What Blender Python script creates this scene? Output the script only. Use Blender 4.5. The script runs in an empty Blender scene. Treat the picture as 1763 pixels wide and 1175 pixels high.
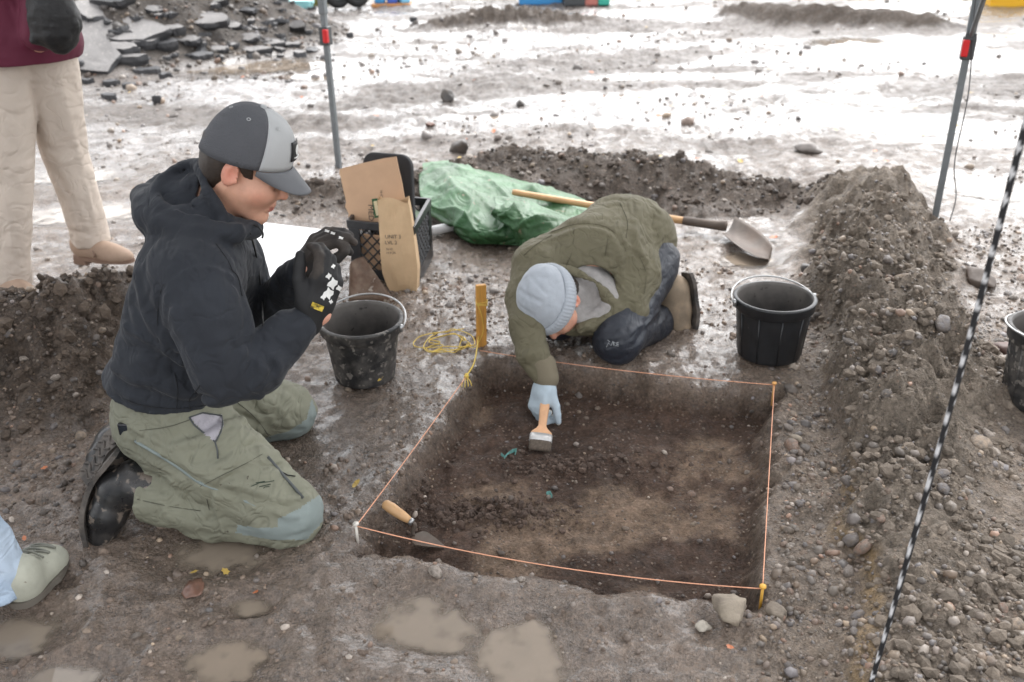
import bpy, bmesh, math, random
import numpy as np
from mathutils import Matrix, Vector

# ------------------------------------------------------------------ camera, sky, sun, exposure
scene = bpy.context.scene
COL = scene.collection
W0, H0, FPX = 1763.0, 1175.0, 1575.0          # photograph size and focal length in its pixels
TH, ROLL, CAMH = math.radians(26.0), math.radians(-1.0), 1.43
CAMP = np.array([0.0, 0.0, CAMH])
_f = np.array([0, math.cos(TH), -math.sin(TH)]); _r = np.array([1.0, 0, 0]); _u = np.array([0, math.sin(TH), math.cos(TH)])
_c, _s = math.cos(ROLL), math.sin(ROLL)
CR = _c * _r + _s * _u; CU = -_s * _r + _c * _u; CF = _f
cam_data = bpy.data.cameras.new('camera')
cam = bpy.data.objects.new('camera', cam_data); COL.objects.link(cam)
cam.matrix_world = Matrix(((CR[0], CU[0], -CF[0], 0), (CR[1], CU[1], -CF[1], 0), (CR[2], CU[2], -CF[2], CAMH), (0, 0, 0, 1)))
cam_data.sensor_width = 36.0
cam_data.lens = 36.0 * FPX / W0
cam_data.clip_start = 0.05; cam_data.clip_end = 600
cam_data.dof.use_dof = True; cam_data.dof.focus_distance = 2.25; cam_data.dof.aperture_fstop = 4.0
scene.camera = cam

SUN_EL, SUN_AZ = math.radians(52), math.radians(25)      # soft overcast light
world = bpy.data.worlds.new('World'); scene.world = world; world.use_nodes = True
wn = world.node_tree; wn.nodes.clear()
sky = wn.nodes.new('ShaderNodeTexSky'); sky.sky_type = 'NISHITA'; sky.sun_disc = False
sky.sun_elevation = SUN_EL; sky.sun_rotation = SUN_AZ; sky.dust_density = 2.0; sky.air_density = 1.0; sky.ozone_density = 1.0
hs = wn.nodes.new('ShaderNodeHueSaturation'); hs.inputs['Saturation'].default_value = 0.10
bg = wn.nodes.new('ShaderNodeBackground'); bg.inputs['Strength'].default_value = 0.15
wo = wn.nodes.new('ShaderNodeOutputWorld')
wn.links.new(sky.outputs[0], hs.inputs['Color']); wn.links.new(hs.outputs[0], bg.inputs[0]); wn.links.new(bg.outputs[0], wo.inputs[0])
sd = bpy.data.lights.new('sun', 'SUN'); sd.energy = 0.6; sd.angle = math.radians(35); sd.color = (1.0, 0.98, 0.96)
sun = bpy.data.objects.new('sun', sd); COL.objects.link(sun)
_sdir = Vector((math.sin(SUN_AZ) * math.cos(SUN_EL), math.cos(SUN_AZ) * math.cos(SUN_EL), math.sin(SUN_EL)))
sun.rotation_euler = _sdir.to_track_quat('Z', 'Y').to_euler()
scene.view_settings.view_transform = 'Standard'; scene.view_settings.look = 'None'
scene.view_settings.gamma = 1.0; scene.view_settings.use_curve_mapping = False
scene.view_settings.exposure = 1.8
scene.render.engine = 'CYCLES'
scene.cycles.max_bounces = 5; scene.cycles.diffuse_bounces = 3; scene.cycles.glossy_bounces = 3
scene.cycles.use_denoising = True
rng = np.random.default_rng(7); random.seed(7)

# ------------------------------------------------------------------ helpers
def ray(x, y): return CF + CR * (x - W0 / 2) / FPX - CU * (y - H0 / 2) / FPX
def at_z(x, y, z=0.0):
    d = ray(x, y); return CAMP + d * ((z - CAMH) / d[2])
def at_y(x, y, Y):
    d = ray(x, y); return CAMP + d * (Y / d[1])
def pix(P):
    d = np.asarray(P, float) - CAMP; k = d @ CF
    return W0 / 2 + FPX * (d @ CR) / k, H0 / 2 - FPX * (d @ CU) / k
def s2l(c):
    return tuple((v / 12.92 if v <= .04045 else ((v + .055) / 1.055) ** 2.4) for v in [q / 255.0 for q in c])
def _hash(ix, iy, iz, seed):
    h = (ix.astype(np.int64) * 374761393 + iy.astype(np.int64) * 668265263 + iz.astype(np.int64) * 2147483647 + seed * 974711) & 0xffffffff
    h = ((h ^ (h >> 13)) * 1274126177) & 0xffffffff
    h = ((h ^ (h >> 16)) * 2246822519) & 0xffffffff
    return ((h ^ (h >> 15)) & 0xffffff) / float(0xffffff)
def vn2(x, y, seed=0):
    x = np.asarray(x, float); y = np.asarray(y, float)
    ix = np.floor(x); iy = np.floor(y); fx = x - ix; fy = y - iy
    fx = fx * fx * fx * (fx * (fx * 6 - 15) + 10); fy = fy * fy * fy * (fy * (fy * 6 - 15) + 10)
    z = np.zeros_like(ix)
    a = _hash(ix, iy, z, seed); b = _hash(ix + 1, iy, z, seed); c = _hash(ix, iy + 1, z, seed); d = _hash(ix + 1, iy + 1, z, seed)
    return (a + (b - a) * fx) * (1 - fy) + (c + (d - c) * fx) * fy
def vn3(P, seed=0):
    I = np.floor(P); Fr = P - I; Fr = Fr * Fr * (3 - 2 * Fr)
    r = 0
    for dx in (0, 1):
        for dy in (0, 1):
            for dz in (0, 1):
                w = (Fr[:, 0] if dx else 1 - Fr[:, 0]) * (Fr[:, 1] if dy else 1 - Fr[:, 1]) * (Fr[:, 2] if dz else 1 - Fr[:, 2])
                r = r + w * _hash(I[:, 0] + dx, I[:, 1] + dy, I[:, 2] + dz, seed)
    return r
def fbm(x, y, s, oct=4, seed=0, gain=.5, ridged=False):
    r = 0; a = 1.0; t = 0
    for k in range(oct):
        # rotate octaves so the lattice does not line up
        ca, sa = math.cos(k * 1.3 + .4), math.sin(k * 1.3 + .4)
        n = vn2((x * ca - y * sa) * s + 17.3 * k, (x * sa + y * ca) * s - 9.1 * k, seed + k)
        if ridged: n = 1 - abs(2 * n - 1)
        r = r + a * n; t += a; a *= gain; s *= 2.03
    return r / t            # 0..1
def sstep(a, b, x):
    t = np.clip((x - a) / (b - a), 0, 1); return t * t * (3 - 2 * t)

def tag(o, label=None, cat=None, group=None, kind=None):
    if label: o['label'] = label
    if cat: o['category'] = cat
    if group: o['group'] = group
    if kind: o['kind'] = kind
    return o
def link(name, me, parent=None):
    o = bpy.data.objects.new(name, me); COL.objects.link(o)
    if parent is not None: o.parent = parent
    return o
def empty(name, loc=(0, 0, 0)):
    o = bpy.data.objects.new(name, None); COL.objects.link(o); o.location = loc; o.empty_display_size = .05
    return o
def mesh(name, verts, faces, mat=None, parent=None, smooth=True, attrs=None):
    """one mesh object given in world coordinates; a parented one keeps its place"""
    verts = np.asarray(verts, float)
    if parent is not None:
        off = np.array(WORLD0.get(parent.name, (0, 0, 0))); verts = verts - off
    me = bpy.data.meshes.new(name)
    if isinstance(faces, np.ndarray):
        n, k = faces.shape
        me.vertices.add(len(verts)); me.vertices.foreach_set('co', verts.astype(np.float32).ravel())
        me.loops.add(n * k); me.loops.foreach_set('vertex_index', faces.astype(np.int32).ravel())
        me.polygons.add(n); me.polygons.foreach_set('loop_start', np.arange(0, n * k, k, dtype=np.int32))
        me.update(calc_edges=True)
    else:
        me.from_pydata([tuple(v) for v in verts], [], faces); me.update()
    me.polygons.foreach_set('use_smooth', np.full(len(me.polygons), smooth))
    if mat is not None: me.materials.append(mat)
    for an, av in (attrs or {}).items():
        if np.ndim(av) == 2:
            a = me.attributes.new(an, 'FLOAT_COLOR', 'POINT')
            a.data.foreach_set('color', np.concatenate([av, np.ones((len(av), 1))], 1).astype(np.float32).ravel())
        else:
            a = me.attributes.new(an, 'FLOAT', 'POINT'); a.data.foreach_set('value', np.asarray(av, np.float32))
    o = link(name, me, parent)
    if parent is not None: WORLD0[o.name] = WORLD0.get(parent.name, (0, 0, 0))
    return o
WORLD0 = {}
def root(name, loc):
    o = empty(name, tuple(float(v) for v in loc)); WORLD0[o.name] = tuple(float(v) for v in loc); return o

class MB:
    """collects simple solids, builds them as one mesh object"""
    def __init__(s): s.v = []; s.f = []
    def add(s, v, f):
        b = len(s.v); s.v += [tuple(map(float, q)) for q in v]; s.f += [tuple(i + b for i in q) for q in f]; return s
    def box(s, c, half, R=None, taper=1.0):
        c = np.array(c, float); R = np.eye(3) if R is None else np.array(R)
        vs = []
        for z in (-1, 1):
            k = 1 if z < 0 else taper
            for x, y in ((-1, -1), (1, -1), (1, 1), (-1, 1)):
                vs.append(c + R @ (np.array([x * k, y * k, z]) * half))
        return s.add(vs, [(3, 2, 1, 0), (4, 5, 6, 7), (0, 1, 5, 4), (1, 2, 6, 5), (2, 3, 7, 6), (3, 0, 4, 7)])
    def hexa(s, vs):      # 8 corners: bottom loop ccw, top loop ccw
        return s.add(vs, [(3, 2, 1, 0), (4, 5, 6, 7), (0, 1, 5, 4), (1, 2, 6, 5), (2, 3, 7, 6), (3, 0, 4, 7)])
    def tube(s, pts, r, n=8, caps=True):
        pts = [np.array(p, float) for p in pts]; m = len(pts)
        rr = [r] * m if np.isscalar(r) else list(r)
        vs = []; prev = None
        for i in range(m):
            t = pts[min(i + 1, m - 1)] - pts[max(i - 1, 0)]; t = t / (np.linalg.norm(t) + 1e-12)
            if prev is None:
                a = np.array([0, 0, 1.0]) if abs(t[2]) < .9 else np.array([1.0, 0, 0])
            else: a = prev
            a = a - t * (a @ t); a /= np.linalg.norm(a); prev = a; b = np.cross(t, a)
            for k in range(n):
                an = 2 * math.pi * k / n
                vs.append(pts[i] + rr[i] * (math.cos(an) * a + math.sin(an) * b))
        fs = []
        for i in range(m - 1):
            for k in range(n):
                k2 = (k + 1) % n
                fs.append((i * n + k, i * n + k2, (i + 1) * n + k2, (i + 1) * n + k))
        if caps:
            fs.append(tuple(range(n - 1, -1, -1))); fs.append(tuple((m - 1) * n + k for k in range(n)))
        return s.add(vs, fs)
    def lathe(s, prof, c, n=40, R=None):
        """prof: list of (r, z); closed around the axis"""
        c = np.array(c, float); R = np.eye(3) if R is None else np.array(R)
        vs = []
        for (r, z) in prof:
            for k in range(n):
                a = 2 * math.pi * k / n; vs.append(c + R @ np.array([r * math.cos(a), r * math.sin(a), z]))
        fs = []
        for i in range(len(prof) - 1):
            for k in range(n):
                k2 = (k + 1) % n; fs.append((i * n + k, i * n + k2, (i + 1) * n + k2, (i + 1) * n + k))
        return s.add(vs, fs)
    def build(s, name, mat, parent=None, smooth=False, bevel=0, seg=2, auto=True):
        o = mesh(name, s.v, s.f, mat, parent, smooth)
        if bevel:
            m = o.modifiers.new('bevel', 'BEVEL'); m.width = bevel; m.segments = seg; m.limit_method = 'ANGLE'; m.angle_limit = math.radians(40)
        return o
def rotz(a):
    c, s = math.cos(a), math.sin(a); return np.array([[c, -s, 0], [s, c, 0], [0, 0, 1.0]])
def frame(z, x=(1, 0, 0)):
    """rotation whose local z is z and whose local x is as close to x as can be"""
    z = np.array(z, float); z /= np.linalg.norm(z); x = np.array(x, float); x = x - z * (x @ z); x /= np.linalg.norm(x)
    return np.stack([x, np.cross(z, x), z], 1)
def curve3(pts, n=8):
    """Catmull-Rom through points"""
    P = [np.array(p, float) for p in pts]; P = [2 * P[0] - P[1]] + P + [2 * P[-1] - P[-2]]
    out = []
    for i in range(1, len(P) - 2):
        for k in range(n):
            t = k / n; a, b, c, d = P[i - 1:i + 3]
            out.append(.5 * (2 * b + (c - a) * t + (2 * a - 5 * b + 4 * c - d) * t * t + (3 * b - a - 3 * c + d) * t ** 3))
    out.append(P[-2]); return out

# ------------------------------------------------------------------ materials
def mat(name, col=(.5, .5, .5), rough=.6, metal=0.0, var=0.0, vscale=8.0, col2=None, bump=0.0, bscale=200.0, attr=None, sheen=0.0,
        spec=.5, speck=None, trans=0.0, emit=None, bdist=.002, stretch=None, coat=0.0, rvar=0.0, bump2=0.0, b2scale=20.0, wr=0.0, wscale=14.0):
    m = bpy.data.materials.new(name); m.use_nodes = True; t = m.node_tree; N = t.nodes; L = t.links
    b = N['Principled BSDF']; b.inputs['Roughness'].default_value = rough; b.inputs['Metallic'].default_value = metal
    b.inputs['Specular IOR Level'].default_value = spec
    tc = N.new('ShaderNodeTexCoord'); vec = tc.outputs['Object']
    if stretch:
        mp = N.new('ShaderNodeMapping'); mp.inputs['Scale'].default_value = stretch; L.new(vec, mp.inputs[0]); vec = mp.outputs[0]
    src = None
    if attr:
        a = N.new('ShaderNodeAttribute'); a.attribute_name = attr; src = a.outputs['Color']
    else:
        c = N.new('ShaderNodeRGB'); c.outputs[0].default_value = (*col, 1); src = c.outputs[0]
    def noise(scale, detail=5, rough_=.6):
        n = N.new('ShaderNodeTexNoise'); n.inputs['Scale'].default_value = scale; n.inputs['Detail'].default_value = detail
        n.inputs['Roughness'].default_value = rough_; L.new(vec, n.inputs['Vector']); return n.outputs['Fac']
    if col2 is not None:
        r = N.new('ShaderNodeMapRange'); r.inputs[1].default_value = .42; r.inputs[2].default_value = .62
        L.new(noise(vscale * .7, 6), r.inputs[0])
        mx = N.new('ShaderNodeMix'); mx.data_type = 'RGBA'; L.new(r.outputs[0], mx.inputs[0]); L.new(src, mx.inputs[6]); mx.inputs[7].default_value = (*col2, 1); src = mx.outputs[2]
    if speck is not None:      # (colour, scale, amount)
        r = N.new('ShaderNodeMapRange'); r.inputs[1].default_value = 1 - speck[2]; r.inputs[2].default_value = min(1, 1.04 - speck[2])
        L.new(noise(speck[1], 3, .5), r.inputs[0])
        mx = N.new('ShaderNodeMix'); mx.data_type = 'RGBA'; L.new(r.outputs[0], mx.inputs[0]); L.new(src, mx.inputs[6]); mx.inputs[7].default_value = (*speck[0], 1); src = mx.outputs[2]
    if var:
        r = N.new('ShaderNodeMapRange'); r.inputs[1].default_value = .3; r.inputs[2].default_value = .7; r.inputs[3].default_value = 1 - var; r.inputs[4].default_value = 1 + var
        L.new(noise(vscale), r.inputs[0])
        mx = N.new('ShaderNodeMix'); mx.data_type = 'RGBA'; mx.blend_type = 'MULTIPLY'; mx.inputs[0].default_value = 1
        L.new(src, mx.inputs[6]); L.new(r.outputs[0], mx.inputs[7]); src = mx.outputs[2]
    L.new(src, b.inputs['Base Color'])
    if rvar:
        r = N.new('ShaderNodeMapRange'); r.inputs[1].default_value = .35; r.inputs[2].default_value = .65; r.inputs[3].default_value = max(.03, rough - rvar); r.inputs[4].default_value = min(1, rough + rvar)
        L.new(noise(vscale * 1.7), r.inputs[0]); L.new(r.outputs[0], b.inputs['Roughness'])
    nrm = None
    for (bs, bw, bd) in ((bscale, bump, bdist), (b2scale, bump2, bdist * 5)):
        if bw:
            bp = N.new('ShaderNodeBump'); bp.inputs['Strength'].default_value = bw; bp.inputs['Distance'].default_value = bd
            L.new(noise(bs, 4), bp.inputs['Height'])
            if nrm is not None: L.new(nrm, bp.inputs['Normal'])
            nrm = bp.outputs[0]
    if wr:          # sharp creases: the thin lines where a warped noise crosses its middle
        for k_, (ws, wd) in enumerate(((wscale, .012), (wscale * 2.3, .006))):
            n = N.new('ShaderNodeTexNoise'); n.inputs['Scale'].default_value = ws; n.inputs['Detail'].default_value = 1.5; n.inputs['Distortion'].default_value = .9
            mp2 = N.new('ShaderNodeMapping'); mp2.inputs['Rotation'].default_value = (.4 + k_, .7, .3 + k_); mp2.inputs['Scale'].default_value = (1, .45, 1); L.new(tc.outputs['Object'], mp2.inputs[0]); L.new(mp2.outputs[0], n.inputs['Vector'])
            s1 = N.new('ShaderNodeMath'); s1.operation = 'SUBTRACT'; L.new(n.outputs['Fac'], s1.inputs[0]); s1.inputs[1].default_value = .5
            s2 = N.new('ShaderNodeMath'); s2.operation = 'ABSOLUTE'; L.new(s1.outputs[0], s2.inputs[0])
            s3 = N.new('ShaderNodeMapRange'); s3.inputs[1].default_value = 0; s3.inputs[2].default_value = .10; s3.interpolation_type = 'SMOOTHSTEP'; L.new(s2.outputs[0], s3.inputs[0])
            bp = N.new('ShaderNodeBump'); bp.inputs['Strength'].default_value = wr; bp.inputs['Distance'].default_value = wd; L.new(s3.outputs[0], bp.inputs['Height'])
            if nrm is not None: L.new(nrm, bp.inputs['Normal'])
            nrm = bp.outputs[0]
    if nrm is not None: L.new(nrm, b.inputs['Normal'])
    if sheen: b.inputs['Sheen Weight'].default_value = sheen; b.inputs['Sheen Roughness'].default_value = .4
    if coat: b.inputs['Coat Weight'].default_value = coat; b.inputs['Coat Roughness'].default_value = .1
    if trans: b.inputs['Transmission Weight'].default_value = trans
    return m
# ------------------------------------------------------------------ terrain: one height field, split into its pieces
PA, PB, PC, PD = (np.array(q) for q in ((-.405, 1.775), (-.110, 2.81), (.838, 2.535), (.538, 1.555)))
PIT_D = .088
def pit_dist(x, y):
    """distance inside the square unit (positive inside)"""
    d = np.full(np.shape(x), 9.0)
    for a, b in ((PA, PD), (PD, PC), (PC, PB), (PB, PA)):
        e = b - a; n = np.array([-e[1], e[0]]); n = n / np.linalg.norm(n)
        d = np.minimum(d, (x - a[0]) * n[0] + (y - a[1]) * n[1])
    return d
def ridge(x, y, pts, ex=1.0):
    """height of a bank along a crest: pts are (x, y, z, width on the left of travel, width on the right)"""
    best = np.full(np.shape(x), 1e9); out = np.zeros(np.shape(x))
    for p, q in zip(pts[:-1], pts[1:]):
        a = np.array(p[:2]); b = np.array(q[:2]); e = b - a; L2 = e @ e
        t = np.clip(((x - a[0]) * e[0] + (y - a[1]) * e[1]) / L2, 0, 1)
        dx = x - a[0] - t * e[0]; dy = y - a[1] - t * e[1]
        d = np.hypot(dx, dy); side = e[0] * dy - e[1] * dx
        w = np.where(side > 0, p[3] + (q[3] - p[3]) * t, p[4] + (q[4] - p[4]) * t)
        z = p[2] + (q[2] - p[2]) * t
        h = z * (1 - sstep(0, 1, d / w)) if ex == 1 else z * np.clip(1 - d / w, 0, 1) ** ex
        m = h > out
        out = np.where(m, h, out)
    return out
# crests travel away from the camera, so "left" is the photograph's left
BANK_R = [(.66, 1.0, .055, .08, .6), (.80, 1.5, .065, .08, .6), (.92, 1.95, .090, .08, .6), (1.03, 2.35, .135, .09, .62), (1.16, 2.75, .185, .13, .60),
          (1.36, 3.2, .22, .30, .45), (1.53, 3.6, .225, .40, .40), (1.68, 4.0, .235, .46, .38), (1.82, 4.4, .20, .48, .36), (1.92, 4.8, .04, .5, .4)]
BANK_L = [(-2.6, 2.25, .22, .55, .42), (-1.78, 2.45, .235, .5, .40), (-1.5, 2.68, .325, .5, .36), (-1.34, 2.84, .345, .4, .28), (-1.24, 2.95, .18, .25, .22), (-1.16, 3.05, .03, .2, .2)]
BANK_F = [(-1.5, 4.55, .08, .3, .3), (-.9, 4.7, .10, .3, .35), (-.35, 5.0, .08, .2, .35), (.0, 5.25, .10, .2, .45), (.6, 5.15, .09, .2, .5), (1.1, 4.9, .10, .2, .5), (1.42, 4.75, .10, .25, .45), (1.55, 4.5, .04, .3, .3)]
HEAP = [(-9, 12.5, 1.5, 3.0, 3.2), (-5.0, 11.2, 1.35, 3.0, 3.0), (-4.1, 10.9, .95, 2.4, 2.3), (-2.9, 10.6, .34, 1.2, 1.1), (-2.2, 10.2, .08, .8, .6)]
MOUND1 = [(-.75, 11.6, .10, .5, .35), (-.2, 11.7, .24, .5, .3), (.3, 11.8, .20, .5, .3), (1.0, 11.9, .06, .5, .4)]
MOUND2 = [(2.95, 12.2, .16, .6, .4), (3.4, 11.5, .22, .5, .4), (4.2, 11.2, .20, .5, .35), (4.75, 11.0, .16, .5, .3)]
# puddles: centre (x, y), radii, depth, rotation ; the water stands a little under the mud
def _pd(px, py, rx, ry, dep, z=-.012, rot=0):
    c = at_z(px, py); a = at_z(px + rx, py); b = at_z(px, py - ry)
    return (c[0], c[1], abs(a[0] - c[0]), abs(b[1] - c[1]), dep, z, rot)
PUDDLES = [_pd(372, 942, 85, 38, .03), _pd(730, 1068, 95, 55, .022), _pd(900, 1130, 80, 80, .028), _pd(915, 1076, 42, 24, .03),
           _pd(385, 1135, 80, 42, .03), _pd(430, 1040, 40, 18, .022), _pd(95, 1165, 90, 30, .02), _pd(30, 1090, 70, 40, .016),
           _pd(1475, 74, 95, 12, .10, -.03), _pd(1585, 216, 115, 20, .03), _pd(1690, 318, 75, 26, .03), _pd(1400, 98, 140, 8, .03),
           _pd(450, 112, 150, 14, .03), _pd(560, 128, 90, 9, .02), _pd(150, 365, 120, 18, .02), _pd(130, 300, 80, 14, .02), _pd(1290, 442, 60, 14, .02),
           _pd(1010, 165, 90, 7, .02), _pd(860, 200, 60, 6, .02), _pd(1130, 130, 120, 7, .016)]
REG = ['ground', 'excavation_pit', 'spoil_bank_right', 'spoil_bank_left', 'trench_edge', 'rubble_heap', 'dirt_mound', 'dirt_mound_right']
WLEV = -.014
def terrain(x, y, full=False):
    x = np.asarray(x, float); y = np.asarray(y, float)
    n1 = fbm(x, y, 1.1, 4, 3); n2 = fbm(x, y, 9.0, 4, 11); n3 = fbm(x, y, 30.0, 3, 23)
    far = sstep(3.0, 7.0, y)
    # trodden mud: broad swells, lumps, wheel ruts far off
    zg = (n1 - .5) * (.045 + .05 * far) + (n2 - .5) * (.032 + .025 * far) + (n3 - .5) * .018 + (fbm(x, y, 62.0, 2, 29) - .5) * .008 * (1 - far)
    rut = fbm(x * .35 + .5 * y * .1, y * 1.9, 1.0, 3, 41)
    zg = zg + far * ((rut - .5) * .06 + (fbm(x, y, 3.2, 4, 47, .55) - .5) * .05)
    smoothz = np.exp(-(((x + .38) / .28) ** 2 + ((y - 2.45) / .42) ** 2))      # the trodden strip beside the pit
    zg = zg * (1 - .55 * smoothz)
    rut2 = fbm(x * .55 + 3, y * 1.5, 1.0, 5, 43, .6); dry = far * sstep(.56, .40, rut2)
    wet = .80 + .10 * far - .42 * dry + .25 * smoothz + .3 * (n1 - .5)
    slick = sstep(1.85, 1.45, y) * sstep(.45, .2, x) * sstep(.42, .58, fbm(x, y, 4.2, 3, 45)); wet = wet + .35 * slick
    # puddle hollows: the mud dips under the water level along an uneven shore
    qm = np.full(np.shape(x), 9.0)
    for (cx, cy, rx, ry, dep, wz, rot) in PUDDLES:
        q = ((x - cx) / rx) ** 2 + ((y - cy) / ry) ** 2; qm = np.minimum(qm, q)
    qm = qm + ((n2 - .5) * 1.1 + (n3 - .5) * .45) * sstep(9, 3, qm)
    pw = sstep(4.5, 1.6, qm); pm = sstep(1.7, .7, qm)
    zg = zg * (1 - pw) + pw * (WLEV + np.clip(qm - 1, -1, 2) * .012 + (n3 - .5) * .005)
    wet = wet + .45 * pm
    # banks
    cl = fbm(x, y, 14.0, 4, 51, .55); cl2 = fbm(x, y, 34.0, 3, 57, .6)
    lump = (cl - .5) * .16 + (cl2 - .5) * .07
    xs = x + (fbm(x, y, 5, 3, 61) - .5) * .16; ys = y + (fbm(x, y, 5, 3, 67) - .5) * .16
    hr = ridge(xs, ys, BANK_R); hl = ridge(xs, ys, BANK_L, .8); hf = ridge(xs, ys, BANK_F); hh = ridge(xs, ys, HEAP, 1.1)
    m1 = ridge(xs, ys, MOUND1); m2 = ridge(xs, ys, MOUND2)
    hr2 = hr + (lump * .85 + (fbm(x, y, 3.6, 3, 63) - .5) * .15 + (fbm(x, y, 8, 3, 59, .5, True) - .6) * .07) * sstep(.02, .12, hr); hl2 = hl + lump * .9 * sstep(.03, .2, hl); hf2 = hf + lump * .6 * sstep(.03, .1, hf)
    hh2 = hh + (fbm(x, y, 2.6, 4, 71) - .5) * .4 * sstep(.05, .5, hh)
    m1b = m1 + lump * .7 * sstep(.03, .1, m1); m2b = m2 + lump * .7 * sstep(.03, .1, m2)
    bank = np.maximum.reduce([hr2, hl2, hf2, hh2, m1b, m2b])
    z = zg + bank
    # the hollow in front of the far trench edge
    z = z - .13 * np.exp(-(((x - .55) / .95) ** 4 + ((y - 4.62) / .30) ** 4)) * (1 + .8 * (cl - .5))
    # the square pit
    s = pit_dist(x, y) + (fbm(x, y, 7, 3, 81) - .5) * .07 + (fbm(x, y, 24, 3, 83) - .5) * .034
    k = sstep(-.010, .050, s)
    fl = -PIT_D + (fbm(x, y, 6, 4, 85) - .5) * .05 + (fbm(x, y, 26, 3, 87) - .5) * .024
    pile = at_z(850, 885, -.085); pile2 = at_z(700, 850, -.07); pile3 = at_z(960, 800, -.085)
    def bump(c, rx, ry, a, ang=0):
        ca, sa = math.cos(ang), math.sin(ang); dx = x - c[0]; dy = y - c[1]
        return a * np.exp(-(((dx * ca + dy * sa) / rx) ** 2 + ((-dx * sa + dy * ca) / ry) ** 2))
    crumb = bump(pile, .16, .055, 1) + bump(pile2, .07, .13, .8) + bump(pile3, .2, .05, .5)
    fl = fl + crumb * (.022 + .06 * (fbm(x, y, 42, 2, 91) - .5))
    z = z * (1 - k) + fl * k
    lip = np.exp(-((s + .05) / .05) ** 2) * (1 - k); z = z + lip * .012 * (n2 * 2 - .4)
    if not full: return z
    # soil colours (what the soil is, not how it is lit)
    A = lambda c: np.array(c)[None, None, :] if np.ndim(x) == 2 else np.array(c)[None, :]
    E_ = lambda v: np.asarray(v)[..., None]
    mud = A((.180, .135, .104)) * (1 - E_(smoothz) * .12)
    col = mud * E_(.8 + .4 * n1)
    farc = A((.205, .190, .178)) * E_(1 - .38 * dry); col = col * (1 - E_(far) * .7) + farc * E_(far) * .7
    gr = A((.165, .136, .108)); br = sstep(.01, .08, hr); col = col * (1 - E_(br)) + gr * E_(br * (.75 + .5 * cl))
    nearr = sstep(.50, .75, x + .28 * (1.9 - y)) * sstep(3.2, 2.6, y); col = col * (1 - E_(nearr) * .6) + gr * E_(nearr) * .6 * E_(.8 + .4 * cl)
    och = np.exp(-((hr - .03) / .018) ** 2) * sstep(0, .5, xs) * (x < np.interp(y, [1.0, 1.95, 2.75, 3.6], [.66, .93, 1.26, 1.6])) * sstep(3.0, 2.4, y) * sstep(.4, .65, n1)
    col = col * (1 - E_(och) * .6) + A((.28, .18, .07)) * E_(och) * .6
    bl = sstep(.02, .1, hl); col = col * (1 - E_(bl)) + A((.085, .062, .046)) * E_(bl * (.65 + .7 * cl))
    bf = sstep(.02, .08, hf); col = col * (1 - E_(bf)) + A((.075, .058, .046)) * E_(bf * (.7 + .6 * cl))
    hol_ = np.exp(-(((x - .55) / .95) ** 4 + ((y - 4.62) / .30) ** 4)) * .85; col = col * (1 - E_(hol_)) + A((.085, .067, .054)) * E_(hol_ * (.7 + .6 * cl)); wet = wet * (1 - .6 * hol_)
    bh = sstep(.02, .1, hh); col = col * (1 - E_(bh)) + A((.074, .064, .056)) * E_(bh * (.8 + .4 * n2))
    bm = sstep(.02, .06, np.maximum(m1, m2)); col = col * (1 - E_(bm)) + A((.085, .067, .054)) * E_(bm)
    # pit floor: dark humic earth above, paler sandy earth below and right
    u = (x - .1) * .93 - (y - 2.2) * .36; v = (x - .1) * .36 + (y - 2.2) * .93
    pn = fbm(x, y, 5.5, 4, 95)
    tan = sstep(.44, .60, pn * .75 + .30 * np.exp(-(((x - .22) / .26) ** 2 + ((y - 1.98) / .17) ** 2)) + .13 * np.exp(-(((x - .45) / .3) ** 2 + ((y - 2.2) / .25) ** 2)))
    pc = A((.074, .046, .033)) * E_(.7 + .6 * n2); pc = pc * (1 - E_(tan)) + A((.190, .133, .094)) * E_(tan * (.75 + .5 * n2))
    pc = pc * (1 - E_(np.clip(crumb, 0, 1)) * .55) + A((.048, .031, .024)) * E_(np.clip(crumb, 0, 1)) * .55
    wallk = sstep(.075, .02, s); pc = pc * (1 - E_(wallk) * .5) + A((.098, .067, .048)) * E_(wallk) * .5
    col = col * (1 - E_(k)) + pc * E_(k)
    wet = wet * (1 - br * .75) * (1 - bl * .45) * (1 - bf * .75) * (1 - bh * .9) * (1 - bm * .85) * (1 - nearr * .55) * (1 - k) + .12 * k
    reg = np.zeros(np.shape(x), int)
    hol = np.exp(-(((x - .55) / .95) ** 4 + ((y - 4.62) / .30) ** 4)); reg[hol > .3] = 4; reg[hr > .022] = 2; reg[hl > .03] = 3; reg[hf > .03] = 4; reg[hh > .03] = 5; reg[(m1 > .02)] = 6; reg[m2 > .02] = 7; reg[s > -.006] = 1
    return z, np.clip(col, .01, 1), np.clip(wet, 0, 1), reg, br + nearr
def gz(x, y): return float(terrain(np.array([x]), np.array([y]))[0])

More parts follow.
